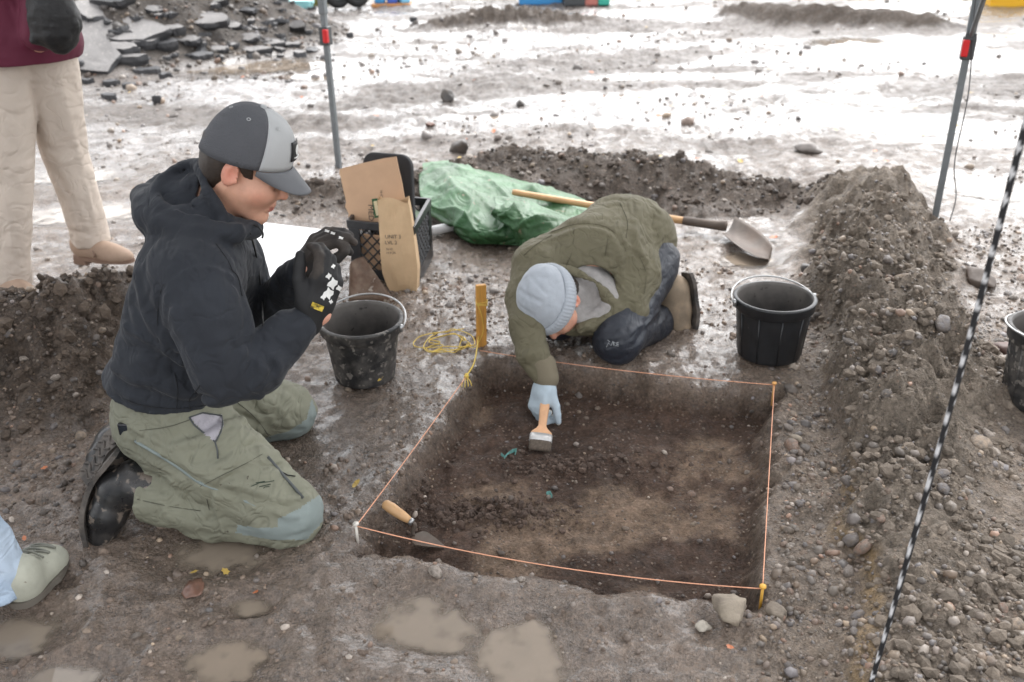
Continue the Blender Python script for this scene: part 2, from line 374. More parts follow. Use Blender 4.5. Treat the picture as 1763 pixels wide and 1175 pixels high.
def spaced(a, b, f):
    out = [a]
    while out[-1] < b: out.append(out[-1] + f(out[-1]))
    return out
_xp = spaced(0, 160, lambda v: .0102 if v < 1.4 else .0102 + (v - 1.4) * .036)
XS = np.array([-v for v in _xp[:0:-1]] + _xp)
YS = np.array([-v for v in spaced(-1.1, 90, lambda v: .05 + (v + 1.1) * .25)[:0:-1]] + spaced(1.1, 300, lambda v: max(.0092, .0056 * v)))
GX, GY = np.meshgrid(XS, YS)
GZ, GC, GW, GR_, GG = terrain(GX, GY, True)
nx = len(XS); ny = len(YS)
idx = np.arange(nx * ny).reshape(ny, nx)
Q = np.stack([idx[:-1, :-1], idx[:-1, 1:], idx[1:, 1:], idx[1:, :-1]], -1).reshape(-1, 4)
freg = GR_[:-1, :-1].reshape(-1)
GV = np.stack([GX, GY, GZ], -1).reshape(-1, 3); GCf = GC.reshape(-1, 3); GWf = GW.reshape(-1)

def soil_material():
    m = bpy.data.materials.new('wet_soil'); m.use_nodes = True; t = m.node_tree; N = t.nodes; L = t.links
    b = N['Principled BSDF']; tc = N.new('ShaderNodeTexCoord'); vec = tc.outputs['Object']
    a = N.new('ShaderNodeAttribute'); a.attribute_name = 'soil'; w = N.new('ShaderNodeAttribute'); w.attribute_name = 'wet'
    def noise(s, d=6, r=.62):
        n = N.new('ShaderNodeTexNoise'); n.inputs['Scale'].default_value = s; n.inputs['Detail'].default_value = d; n.inputs['Roughness'].default_value = r
        L.new(vec, n.inputs['Vector']); return n.outputs['Fac']
    def mr(src, a0, a1, b0, b1):
        r = N.new('ShaderNodeMapRange'); r.inputs[1].default_value = a0; r.inputs[2].default_value = a1; r.inputs[3].default_value = b0; r.inputs[4].default_value = b1
        L.new(src, r.inputs[0]); return r.outputs[0]
    def mul(c1, fac, k=1.0):
        mx = N.new('ShaderNodeMix'); mx.data_type = 'RGBA'; mx.blend_type = 'MULTIPLY'; mx.inputs[0].default_value = k
        L.new(c1, mx.inputs[6]); L.new(fac, mx.inputs[7]); return mx.outputs[2]
    n1 = noise(38, 8, .7); n2 = noise(7, 5)
    c = mul(a.outputs['Color'], mr(n1, .3, .7, .55, 1.5)); c = mul(c, mr(noise(120, 3, .6), .35, .65, .75, 1.25)); c = mul(c, mr(n2, .3, .7, .85, 1.18))
    # grit: tiny stones of differing colour
    vo = N.new('ShaderNodeTexVoronoi'); vo.inputs['Scale'].default_value = 95; L.new(vec, vo.inputs['Vector'])
    sep = N.new('ShaderNodeSeparateColor'); L.new(vo.outputs['Color'], sep.inputs[0])
    ramp = N.new('ShaderNodeValToRGB'); e = ramp.color_ramp.elements; e[0].color = (.05, .045, .045, 1); e[1].color = (.42, .36, .29, 1)
    e.new(.4).color = (.16, .14, .125, 1); e.new(.75).color = (.27, .19, .14, 1); L.new(sep.outputs[0], ramp.inputs[0])
    cellmask = mr(sep.outputs[1], .50, .56, 0, 1); inner = mr(vo.outputs['Distance'], .25, .45, 1, 0)
    mm = N.new('ShaderNodeMath'); mm.operation = 'MULTIPLY'; L.new(cellmask, mm.inputs[0]); L.new(inner, mm.inputs[1])
    m3 = N.new('ShaderNodeMath'); m3.operation = 'MULTIPLY'; L.new(mm.outputs[0], m3.inputs[0]); L.new(mr(noise(11, 3), .42, .6, .1, .75), m3.inputs[1])
    mx = N.new('ShaderNodeMix'); mx.data_type = 'RGBA'; L.new(m3.outputs[0], mx.inputs[0]); L.new(c, mx.inputs[6]); L.new(ramp.outputs[0], mx.inputs[7])
    L.new(mx.outputs[2], b.inputs['Base Color'])
    # wetness: films of water where it is wettest
    wn_ = N.new('ShaderNodeMath'); wn_.operation = 'ADD'; L.new(w.outputs['Fac'], wn_.inputs[0]); L.new(mr(noise(16, 5), .3, .7, -.28, .28), wn_.inputs[1])
    L.new(mr(wn_.outputs[0], .1, .95, .78, .15), b.inputs['Roughness'])
    L.new(mr(wn_.outputs[0], .1, .8, .25, .6), b.inputs['Specular IOR Level'])
    # fine relief
    bp = N.new('ShaderNodeBump'); bp.inputs['Distance'].default_value = .032; bp.inputs['Strength'].default_value = .7; L.new(n1, bp.inputs['Height'])
    bp2 = N.new('ShaderNodeBump'); bp2.inputs['Distance'].default_value = .005; bp2.inputs['Strength'].default_value = .6
    L.new(m3.outputs[0], bp2.inputs['Height']); L.new(bp.outputs[0], bp2.inputs['Normal'])
    bp3 = N.new('ShaderNodeBump'); bp3.inputs['Distance'].default_value = .007; bp3.inputs['Strength'].default_value = .8
    L.new(noise(170, 3, .6), bp3.inputs['Height']); L.new(bp2.outputs[0], bp3.inputs['Normal'])
    v2 = N.new('ShaderNodeTexVoronoi'); v2.inputs['Scale'].default_value = 135
    dn = N.new('ShaderNodeTexNoise'); dn.inputs['Scale'].default_value = 60; L.new(vec, dn.inputs['Vector'])
    dm = N.new('ShaderNodeMix'); dm.data_type = 'RGBA'; dm.inputs[0].default_value = .03; L.new(vec, dm.inputs[6]); L.new(dn.outputs['Color'], dm.inputs[7]); L.new(dm.outputs[2], v2.inputs['Vector'])
    bp4 = N.new('ShaderNodeBump'); bp4.invert = True; bp4.inputs['Distance'].default_value = .006; L.new(v2.outputs['Distance'], bp4.inputs['Height']); L.new(bp3.outputs[0], bp4.inputs['Normal'])
    L.new(mr(noise(5, 4), .40, .6, .15, .75), bp4.inputs['Strength'])
    L.new(bp4.outputs[0], b.inputs['Normal'])
    # a thin film of water over the wettest mud
    L.new(mr(wn_.outputs[0], .62, .95, 0, .9), b.inputs['Coat Weight']); b.inputs['Coat Roughness'].default_value = .16; b.inputs['Coat IOR'].default_value = 1.33
    bpc = N.new('ShaderNodeBump'); bpc.inputs['Distance'].default_value = .02; bpc.inputs['Strength'].default_value = .35; L.new(noise(26, 3, .5), bpc.inputs['Height']); L.new(bpc.outputs[0], b.inputs['Coat Normal'])
    return m
SOIL = soil_material()
TERR = {}
REGINFO = {0: ('ground', 'wet brown trodden mud with grit and shallow ruts across the site'),
           1: ('excavation_pit', 'shallow square pit of dark brown earth inside the orange string'),
           2: ('spoil_bank', 'long gravelly spoil bank along the right of the string square'),
           3: ('spoil_bank', 'dark clumpy earth bank behind the kneeling person in the black hoodie'),
           4: ('trench_bank', 'low dark gravel bank beyond the green tarpaulin'),
           5: ('rubble_heap', 'high heap of earth and broken asphalt slabs at the upper left'),
           6: ('dirt_mound', 'low dirt mound far off near the middle of the yard'),
           7: ('dirt_mound', 'low dirt mound behind the far puddle at upper right')}
for r, (nm, lb) in REGINFO.items():
    fq = Q[freg == r]; use = np.unique(fq); mp = np.full(len(GV), -1); mp[use] = np.arange(len(use))
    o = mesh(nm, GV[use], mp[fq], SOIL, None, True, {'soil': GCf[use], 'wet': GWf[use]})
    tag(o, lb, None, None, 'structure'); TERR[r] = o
# water standing in the hollows
WATER = mat('muddy_water', (.24, .195, .152), .03, var=.12, vscale=5, spec=.5, bump=.05, bscale=22, bdist=.002)
_a = WATER.node_tree.nodes.new('ShaderNodeAttribute'); _a.attribute_name = 'deep'; WATER.node_tree.links.new(_a.outputs['Fac'], WATER.node_tree.nodes['Principled BSDF'].inputs['Alpha'])
for i, (cx, cy, rx, ry, dep, wz, rot) in enumerate(PUDDLES):
    rr = 1.75
    gx = np.linspace(cx - rx * rr, cx + rx * rr, 90); gy = np.linspace(cy - ry * rr, cy + ry * rr, 70); X, Y = np.meshgrid(gx, gy)
    qi = ((X - cx) / rx) ** 2 + ((Y - cy) / ry) ** 2; qo = np.min([((X - p[0]) / p[2]) ** 2 + ((Y - p[1]) / p[3]) ** 2 for j, p in enumerate(PUDDLES) if j != i], 0)
    TZ = terrain(X, Y); below = (TZ < WLEV + .003) & (qi < qo + .08) & (qi < 3) & (pit_dist(X, Y) < -.03)
    cell = below[:-1, :-1] | below[1:, :-1] | below[:-1, 1:] | below[1:, 1:]
    id_ = np.arange(X.size).reshape(X.shape)
    qf = np.stack([id_[:-1, :-1], id_[:-1, 1:], id_[1:, 1:], id_[1:, :-1]], -1)[cell]
    if len(qf) == 0: continue
    use = np.unique(qf); mp = np.full(X.size, -1); mp[use] = np.arange(len(use))
    V = np.stack([X, Y, np.full(X.shape, WLEV + .00025 * (i % 8))], -1).reshape(-1, 3)
    o = mesh('puddle', V[use], mp[qf], WATER, None, True, {'deep': (.05 + .95 * sstep(-.001, .010, WLEV - TZ)).reshape(-1)[use]}); tag(o, None, None, None, 'structure')

# ------------------------------------------------------------------ stones
def ico(sub, seed, jit=.22, flat=(1, .8, .6)):
    bm = bmesh.new(); bmesh.ops.create_icosphere(bm, subdivisions=sub, radius=1.0)
    r = np.random.default_rng(seed); V = np.array([v.co[:] for v in bm.verts]); F = np.array([[v.index for v in f.verts] for f in bm.faces]); bm.free()
    d = 1 + jit * (vn3(V * 1.3 + seed * 3.7, seed) - .5) * 2 + jit * .5 * (vn3(V * 2.7 + seed, seed + 9) - .5) * 2
    V = V * d[:, None]
    for _ in range(3 if jit > .2 else 1):      # broken faces
        n = r.normal(size=3); n /= np.linalg.norm(n); lim = r.uniform(.62, .85); k = V @ n
        V = V - np.where(k > lim, k - lim, 0)[:, None] * n
    return V * np.array(flat), F
SMALL = [ico(1, s, .18, (1, r_, f_)) for s, r_, f_ in ((1, .8, .6), (2, .9, .7), (3, .7, .5), (4, .95, .8), (5, .75, .65))]
BIG = [ico(2, s + 20, j, (1, r_, f_)) for s, r_, f_, j in ((1, .8, .55, .16), (2, .9, .7, .2), (3, .65, .5, .25), (4, .85, .75, .3), (5, .75, .6, .35), (6, .9, .5, .3))]
PAL = np.array([(.30, .26, .22), (.20, .18, .165), (.13, .125, .125), (.34, .27, .20), (.26, .17, .125), (.16, .15, .15), (.40, .36, .32), (.22, .165, .12), (.17, .165, .175), (.09, .085, .085)]) * np.array([1.28, 1.22, 1.18])
def rand_rot(r, tilt=.5):
    a = r.uniform(0, 2 * math.pi); t1, t2 = r.normal(0, tilt, 2)
    ca, sa = math.cos(a), math.sin(a); Rz = np.array([[ca, -sa, 0], [sa, ca, 0], [0, 0, 1]])
    Rx = np.array([[1, 0, 0], [0, math.cos(t1), -math.sin(t1)], [0, math.sin(t1), math.cos(t1)]])
    Ry = np.array([[math.cos(t2), 0, math.sin(t2)], [0, 1, 0], [-math.sin(t2), 0, math.cos(t2)]])
    return Rz @ Rx @ Ry
PEB = mat('pebble', (.2, .18, .15), .48, attr='tint', var=.22, vscale=60, bump=.3, bscale=220, rvar=.15)
CRUMB = mat('earth_crumb', (.1, .08, .06), .9, attr='tint', var=.3, vscale=90, bump=.8, bscale=160, bdist=.004)
def scatter(name, label, n, sample, size, mud=.4, soilc=(.15, .12, .10), parent=None, seed=1, sink=.35, tint=1.0, pure=False):
    r = np.random.default_rng(seed); xy = sample(r, n); n = len(xy); z = terrain(xy[:, 0], xy[:, 1])
    VV = []; FF = []; CC = []; b = 0
    for i in range(n):
        V, F = SMALL[r.integers(len(SMALL))]; s = size(r, xy[i])
        P = (V * s) @ rand_rot(r).T + np.array([xy[i, 0], xy[i, 1], z[i] + s * (.45 - sink)])
        c = PAL[r.integers(len(PAL))] * r.uniform(.75, 1.25); k = r.uniform(0, 1) ** .7 * mud * 1.6; k = min(k, .95); c = np.array(soilc) * r.uniform(.75, 1.3) if pure else c * (1 - k) + np.array(soilc) * k
        VV.append(P); FF.append(F + b); CC.append(np.tile(c * tint, (len(P), 1))); b += len(P)
    o = mesh(name, np.concatenate(VV), np.concatenate(FF), CRUMB if pure else PEB, parent, not pure, {'tint': np.concatenate(CC)})
    tag(o, label, None, None, 'stuff'); return o
def off_pit(xy, m=.0): return xy[pit_dist(xy[:, 0], xy[:, 1]) < -m]
def logn(lo, hi, med, sg): return lambda r, p: float(np.clip(r.lognormal(math.log(med), sg), lo, hi))
def samp_bank_r(r, n):
    y = r.uniform(1.15, 4.1, n * 2) ; t = r.uniform(-.28, .75, n * 2); cx = np.interp(y, [q[1] for q in BANK_R], [q[0] for q in BANK_R])
    xy = np.stack([cx + t, y], 1); keep = r.uniform(0, 1, len(xy)) < np.interp(y, [1.1, 2.6, 4.1], [1, .75, .35])
    clus = fbm(xy[:, 0], xy[:, 1], 4.5, 3, 131) > r.uniform(.25, .62, len(xy)); return off_pit(xy[keep & clus], .03)[:n]
def samp_bank_l(r, n):
    y = r.uniform(1.95, 3.2, n * 2); x = r.uniform(-2.5, -.75, n * 2); xy = np.stack([x, y], 1); return xy[:n]
def samp_clod_r(r, n):
    xy = samp_bank_r(r, n * 2); h = ridge(xy[:, 0], xy[:, 1], BANK_R); return xy[h > .035][:n]
def samp_clod_l(r, n):
    xy = samp_bank_l(r, n * 3); h = ridge(xy[:, 0], xy[:, 1], BANK_L, .8); return xy[h > .03][:n]
def samp_near(r, n):
    y = r.uniform(1.15, 3.6, n * 2); x = r.uniform(-1.7, 1.0, n * 2); xy = np.stack([x, y], 1); xy = off_pit(xy, .0)
    clus = fbm(xy[:, 0], xy[:, 1], 3.5, 3, 133) > r.uniform(.3, .68, len(xy)); return xy[clus][:n]
def samp_far(r, n):
    y = 3.2 * np.exp(r.uniform(0, 1.5, n * 3)); x = r.uniform(-1, 1, n * 3) * y * .62; xy = np.stack([x, y], 1)
    clus = fbm(xy[:, 0], xy[:, 1], .9, 3, 137) > r.uniform(.4, .62, len(xy)); return xy[clus][:n]
def samp_trench(r, n):
    y = r.uniform(4.1, 5.5, n * 2); x = r.uniform(-1.7, 1.75, n * 2); xy = np.stack([x, y], 1); return xy[ridge(x, y, BANK_F) > .02][:n]
def samp_pit(r, n):
    x = r.uniform(-.4, .85, n * 4); y = r.uniform(1.6, 2.9, n * 4); xy = np.stack([x, y], 1); s = pit_dist(x, y)
    keep = (s > .015) & (r.uniform(0, 1, len(xy)) < np.where(s < .07, .9, .22)); return xy[keep][:n]
def samp_crumb(r, n):
    p1 = at_z(850, 885, -.085); p2 = at_z(700, 850, -.07); p3 = at_z(960, 800, -.085); k = r.integers(0, 4, n)
    out = []
    for i in range(n):
        c, sx, sy = ((p1, .10, .035), (p2, .045, .09), (p3, .14, .035), (p1, .08, .03))[k[i]]
        out.append((c[0] + r.normal(0, sx), c[1] + r.normal(0, sy)))
    xy = np.array(out); return xy[pit_dist(xy[:, 0], xy[:, 1]) > .03]
def samp_heap(r, n):
    x = r.uniform(-6.5, -1.7, n * 3); y = r.uniform(7.6, 11.5, n * 3); xy = np.stack([x, y], 1); h = ridge(x, y, HEAP, 1.1)
    return xy[(h > .03) | (r.uniform(0, 1, len(x)) < .25 * (y > 7.9) * (y < 9.8))][:n]
scatter('gravel', 'loose mixed gravel lying on the right spoil bank', 9500, samp_bank_r, logn(.002, .018, .0046, .62), .6, (.15, .124, .10), seed=3, sink=.5, tint=.8)
scatter('gravel', 'small stones bedded in the dark earth bank at left', 2300, samp_bank_l, logn(.003, .016, .0062, .5), .75, (.085, .064, .048), seed=4, sink=.5, tint=.75)
scatter('gravel', 'grit and small stones pressed into the near mud', 5200, samp_near, logn(.0018, .014, .0043, .55), .7, (.165, .125, .098), seed=5, sink=.5)
scatter('gravel', 'stones strewn over the far wet mud', 2600, samp_far, lambda r, p: float(np.clip(r.lognormal(math.log(.0022 * p[1] ** .8), .55), .002, .05)), .8, (.19, .17, .155), seed=6)
scatter('gravel', 'gravel in the low bank beyond the tarpaulin', 1300, samp_trench, logn(.004, .024, .0085, .5), .7, (.07, .058, .049), seed=8, sink=.5, tint=.7)
scatter('gravel', 'tiny stones in the walls and floor of the pit', 520, samp_pit, logn(.002, .012, .0042, .5), .75, (.10, .075, .058), seed=9)
scatter('soil_crumbs', 'loose dark crumbs of earth heaped on the pit floor', 1100, samp_crumb, logn(.0025, .014, .0052, .5), 1.0, (.088, .060, .046), seed=10, pure=True)
scatter('gravel', 'stones and asphalt bits on and before the rubble heap', 3200, samp_heap, logn(.008, .06, .017, .5), .6, (.085, .073, .063), seed=12, sink=.5, tint=.55)
scatter('soil_clods', 'damp clods of brown earth on the right spoil bank', 3000, samp_clod_r, logn(.003, .024, .0075, .6), 1, (.15, .122, .096), seed=31, sink=.4, pure=True)
scatter('soil_clods', 'dark clods of earth on the left bank', 1900, samp_clod_l, logn(.004, .034, .010, .55), 1, (.085, .063, .047), seed=32, sink=.4, pure=True)
scatter('soil_clods', 'dark clods of earth on the low bank beyond the tarpaulin', 1100, samp_trench, logn(.005, .035, .011, .55), 1, (.080, .062, .050), seed=33, sink=.4, pure=True)
scatter('soil_clods', 'lumps of wet mud on the near ground', 2200, samp_near, logn(.003, .016, .0055, .5), 1, (.170, .128, .100), seed=34, sink=.55, pure=True)

# the larger stones one by one
STONE = bpy.data.materials.new('stone'); STONE.use_nodes = True
_t = STONE.node_tree; _b = _t.nodes['Principled BSDF']; _oi = _t.nodes.new('ShaderNodeObjectInfo'); _cr = _t.nodes.new('ShaderNodeValToRGB')
_cr.color_ramp.interpolation = 'CONSTANT'
for i, c in enumerate(PAL * .72):
    e = _cr.color_ramp.elements[0] if i == 0 else _cr.color_ramp.elements.new(i / len(PAL)); e.color = (*c, 1); e.position = i / len(PAL)
_t.links.new(_oi.outputs['Random'], _cr.inputs[0])
_tc = _t.nodes.new('ShaderNodeTexCoord'); _n = _t.nodes.new('ShaderNodeTexNoise'); _n.inputs['Scale'].default_value = 2.2; _n.inputs['Detail'].default_value = 6; _n.inputs['Roughness'].default_value = .7
_t.links.new(_tc.outputs['Object'], _n.inputs['Vector'])
_mr = _t.nodes.new('ShaderNodeMapRange'); _mr.inputs[1].default_value = .36; _mr.inputs[2].default_value = .62; _t.links.new(_n.outputs['Fac'], _mr.inputs[0])
_mx = _t.nodes.new('ShaderNodeMix'); _mx.data_type = 'RGBA'; _t.links.new(_mr.outputs[0], _mx.inputs[0]); _t.links.new(_cr.outputs[0], _mx.inputs[6]); _mx.inputs[7].default_value = (.150, .123, .100, 1)
_t.links.new(_mx.outputs[2], _b.inputs['Base Color']); _b.inputs['Roughness'].default_value = .5
_bp = _t.nodes.new('ShaderNodeBump'); _bp.inputs['Strength'].default_value = .4; _bp.inputs['Distance'].default_value = .15; _t.links.new(_n.outputs['Fac'], _bp.inputs['Height']); _t.links.new(_bp.outputs[0], _b.inputs['Normal'])
BIGME = []
for V, F in BIG:
    o = mesh('stone', V, F, STONE); BIGME.append(o.data); bpy.data.objects.remove(o)
def stone(x, y, s, r, parent=None, sink=.3, name='stone', z=None, tilt=.35):
    o = link(name, BIGME[r.integers(len(BIGME))], parent)
    R = rand_rot(r, tilt) * (s * np.array([1, 1, r.uniform(.8, 1.1)]))[None, :]
    z = gz(x, y) if z is None else z
    M = Matrix.Identity(4)
    for a in range(3):
        for b in range(3): M[a][b] = R[a][b]
        M[a][3] = (x, y, z + s * (.5 - sink))[a]
    o.matrix_world = M; return o
def stones(n, sample, size, parent, seed):
    r = np.random.default_rng(seed); xy = sample(r, n); zz = terrain(xy[:, 0], xy[:, 1])
    for p, z in zip(xy, zz): stone(p[0], p[1], size(r, p), r, parent, z=float(z), sink=.45)
stones(290, samp_bank_r, logn(.009, .036, .015, .45), TERR[2], 21)
stones(110, samp_bank_l, logn(.008, .03, .013, .4), TERR[3], 22)
stones(150, samp_near, logn(.006, .022, .010, .4), TERR[0], 23)
stones(40, samp_trench, logn(.014, .045, .022, .35), TERR[4], 24)
stones(26, samp_pit, logn(.006, .014, .009, .3), TERR[1], 25)
# ------------------------------------------------------------------ canopy tent: its legs stand in view, its roof shades the work
M_GREYMETAL = mat('grey_painted_steel', s2l((112, 117, 120)), .42, .3, var=.12, vscale=30, bump=.1, bscale=300)
M_REDPLASTIC = mat('red_plastic', s2l((200, 22, 28)), .35)
M_DARKPLASTIC = mat('dark_grey_plastic', (.05, .053, .056), .45)
CANVAS = mat('canopy_canvas', (.55, .56, .58), .85, bump=.15, bscale=260, bump2=.2, b2scale=3)
_t = CANVAS.node_tree; _tr = _t.nodes.new('ShaderNodeBsdfTranslucent'); _tr.inputs[0].default_value = (.80, .80, .80, 1)
_ms = _t.nodes.new('ShaderNodeMixShader'); _ms.inputs[0].default_value = .70
_t.links.new(_t.nodes['Principled BSDF'].outputs[0], _ms.inputs[1]); _t.links.new(_tr.outputs[0], _ms.inputs[2]); _t.links.new(_ms.outputs[0], _t.nodes['Material Output'].inputs[0])
LEGS = [np.array(q) for q in ((-1.0, 5.29, 0), (2.02, 4.15, 0), (.88, 1.13, 0), (-2.14, 2.27, 0))]
tent = root('canopy_tent', (LEGS[0] + LEGS[2]) / 2)
tag(tent, 'grey steel canopy tent with red latches whose legs stand behind the dig', 'canopy tent')
e1 = (LEGS[1] - LEGS[0]); e1 /= np.linalg.norm(e1); RT = rotz(math.atan2(e1[1], e1[0])); EAVE = 2.12
slz = [at_y(563, 62, 5.29)[2], at_y(1684, 82, 4.15)[2], 1.3, 1.3]
for i, L0 in enumerate(LEGS):
    z0 = gz(L0[0], L0[1]) - .02 if i != 1 else .0
    lg = MB().box(L0 + [0, 0, (z0 + .88) / 2], (.0145, .0145, (.88 - z0) / 2), RT).build('leg', M_GREYMETAL, tent, bevel=.003)
    MB().box(L0 + [0, 0, (.86 + EAVE) / 2], (.0195, .0195, (EAVE - .86) / 2), RT).build('upper_leg', M_GREYMETAL, tent, bevel=.004)
    MB().box(L0 + [0, 0, z0 + .006], (.045, .045, .005), RT).build('foot_plate', M_GREYMETAL, lg, bevel=.002)
    sz = slz[i]
    sl = MB().box(L0 + [0, 0, sz], (.027, .027, .05), RT).build('slider', M_DARKPLASTIC, tent, bevel=.006)
    nrm = -L0[:2] / np.linalg.norm(L0[:2]); nrm = np.array([nrm[0], nrm[1], 0])
    MB().box(L0 + nrm * .03 + (np.array([-.012, 0, 0]) if i == 1 else 0) + [0, 0, sz + .002], (.014, .014, .036), RT).build('latch', M_REDPLASTIC, sl, bevel=.006)
    cen = (LEGS[0] + LEGS[2]) / 2
    for j in (i - 1, (i + 1) % 4):            # scissor struts towards the neighbours
        d = (LEGS[j] - L0); d /= np.linalg.norm(d); sz = slz[i] if {i, j % 4} == {1, 2} else 1.62
        a = L0 + d * .035 + [0, 0, sz + .055]; mid = (L0 + LEGS[j]) / 2 + [0, 0, EAVE - .03]
        mb = MB(); mb.tube([a, mid], .011, 6); mb.build('truss_bar', M_GREYMETAL, tent)
        mb = MB(); mb.tube([L0 + d * .03 + [0, 0, EAVE - .04], (L0 + LEGS[j]) / 2 + [0, 0, sz + .35]], .011, 6); mb.build('truss_bar', M_GREYMETAL, tent)
        mb = MB(); mb.box(L0 + d * .03 + [0, 0, sz + .05], (.022, .012, .014), RT); mb.build('hinge', M_DARKPLASTIC, sl)
peak = cen + [0, 0, 2.95]
NR = 14; vs = []; fs = []
def roofp(a, b):          # a, b in -1..1 across the square
    P = cen + (LEGS[1] - LEGS[0]) / 2 * a * 1.02 + (LEGS[0] - LEGS[3]) / 2 * b * 1.02
    k = max(abs(a), abs(b)); z = EAVE + (2.95 - EAVE) * (1 - k) - .10 * math.sin(math.pi * k) * (1 - min(abs(a), abs(b)) / max(k, 1e-6)) * .6
    return np.array([P[0], P[1], z + .02])
for j in range(NR + 1):
    for i in range(NR + 1): vs.append(roofp(i / NR * 2 - 1, j / NR * 2 - 1))
for j in range(NR):
    for i in range(NR): fs.append((j * (NR + 1) + i, j * (NR + 1) + i + 1, (j + 1) * (NR + 1) + i + 1, (j + 1) * (NR + 1) + i))
roof = mesh('roof', vs, fs, CANVAS, tent)
roof.modifiers.new('thick', 'SOLIDIFY').thickness = .003
vs = []; fs = []; ring = []
for (a0, b0, a1, b1) in ((-1, -1, 1, -1), (1, -1, 1, 1), (1, 1, -1, 1), (-1, 1, -1, -1)):
    for k in range(12): t = k / 12; ring.append(roofp(a0 + (a1 - a0) * t, b0 + (b1 - b0) * t))
for p in ring: vs += [p + [0, 0, .001], p - [0, 0, .22]]
n = len(ring)
for k in range(n): k2 = (k + 1) % n; fs.append((2 * k, 2 * k2, 2 * k2 + 1, 2 * k + 1))
va = mesh('valance', vs, fs, CANVAS, roof, False); va.modifiers.new('thick', 'SOLIDIFY').thickness = .003
# thin cord slipping down the right-hand leg
c0 = LEGS[1]; mb = MB()
mb.tube(curve3([c0 + [-.03, -.03, 1.5], c0 + [-.022, -.03, 1.0], c0 + [.025, -.032, .62], c0 + [.026, -.03, .30], c0 + [.055, -.05, .14], c0 + [.035, -.08, .03]], 6), .0028, 5)
mb.build('cord', M_DARKPLASTIC, tent, True)

# black and white rope that hangs from the front eave bar
M_ROPE = bpy.data.materials.new('braided_rope'); M_ROPE.use_nodes = True
_t = M_ROPE.node_tree; _b = _t.nodes['Principled BSDF']; _b.inputs['Roughness'].default_value = .75
_a = _t.nodes.new('ShaderNodeAttribute'); _a.attribute_name = 'strand'; _t.links.new(_a.outputs['Color'], _b.inputs['Base Color'])
top = np.array([.585, 1.245, 2.05]); q1 = at_y(1763, 225, 1.245); q2 = at_y(1640, 690, 1.245); q3 = at_y(1500, 1175, 1.245)
line = curve3([np.array([q1[0] + .01, 1.24, 2.06]), np.array([q1[0] + .004, 1.245, 1.4]), q1, q2, q3, np.array([q3[0] - .012, 1.25, .03]), np.array([q3[0] + .03, 1.21, .012]), np.array([q3[0] + .10, 1.25, .015])], 60)
vs = []; fs = []; cc = []; n = 14; R_ = .0042; prev = None
for i, p in enumerate(line):
    t = line[min(i + 1, len(line) - 1)] - line[max(i - 1, 0)]; t /= np.linalg.norm(t)
    a = np.array([1.0, .3, 0]); a -= t * (a @ t); a /= np.linalg.norm(a); b = np.cross(t, a)
    for k in range(n):
        an = 2 * math.pi * k / n; hgt = i * .17
        str_ = math.sin(an * 2 + hgt * 14) ; rr = R_ * (1 + .13 * abs(math.sin(an * 3 + hgt * 18)))
        vs.append(p + rr * (math.cos(an) * a + math.sin(an) * b))
        w1 = (math.sin(an + hgt * 6.2) > .25) and (math.sin(-an * 1 + hgt * 6.2) > -.35)
        cc.append((.62, .62, .63) if w1 else (.012, .012, .014))
for i in range(len(line) - 1):
    for k in range(n): k2 = (k + 1) % n; fs.append((i * n + k, i * n + k2, (i + 1) * n + k2, (i + 1) * n + k))
o = mesh('hanging_rope', vs, np.array(fs), M_ROPE, None, True, {'strand': np.array(cc)})
tag(o, 'black and white braided rope hanging down on the right', 'rope')

# ------------------------------------------------------------------ string square, nails, stake, coil
M_PINK = mat('orange_twine', s2l((226, 164, 132)), .6, var=.15, vscale=300)
M_YEL = mat('yellow_twine', s2l((226, 196, 96)), .65, var=.15, vscale=300)
M_NAIL = mat('pale_nail', (.62, .58, .52), .45, .2)
M_WOODY = mat('fresh_stake_wood', s2l((196, 142, 66)), .55, var=.25, vscale=14, stretch=(9, 9, 1), bump=.2, bscale=90)
S_A = at_z(613, 906, .036); S_B = at_z(803, 648, .03); S_B2 = at_z(826, 604, .035); S_C = at_z(1333, 663, .028); S_D = at_z(1313, 1014, .022)
def sagline(a, b, sag, n=24):
    return [a + (b - a) * t - np.array([0, 0, sag * 4 * t * (1 - t)]) for t in np.linspace(0, 1, n)]
mb = MB(); mb.tube(sagline(S_A, S_D, .030), .0014, 6); mb.tube(sagline(S_D, S_C, .004), .0014, 6)
mb.tube(sagline(S_C, S_B2, .012), .0014, 6); mb.tube(sagline(S_B, S_A, .004), .0014, 6)
tag(mb.build('boundary_string', M_PINK, None, True), 'orange string stretched in a square round the pit', 'string')
def nail(P, lab, m):
    r0 = root('nail', (P[0], P[1], gz(P[0], P[1])))
    MB().tube([P - [0, 0, .075], P + [0, 0, .004]], .0035, 8).build('shaft', m, r0, True)
    MB().lathe([(.0005, .009), (.0075, .008), (.008, .004), (.0045, .001), (.0005, .0)], P + [0, 0, .001], 12).build('head', m, r0, True)
    tag(r0, lab, 'nail')
nail(S_A, 'pale nail at the string corner nearest the trowel', M_NAIL)
nail(S_C, 'small nail at the string corner beside the right bucket', mat('orange_nail', s2l((214, 160, 96)), .5))
nail(S_D, 'small yellow nail at the string corner nearest the pale clod', mat('yellow_nail', s2l((222, 170, 70)), .5))
sp = at_z(830, 600, 0); sp[2] = gz(sp[0], sp[1])
st = root('wooden_stake', sp)
RS = frame((.02, .03, 1), (1, .25, 0))
MB().box(sp + [0, 0, .085], (.0175, .0085, .143), RS).build('post', M_WOODY, st, bevel=.002)
tw = MB()
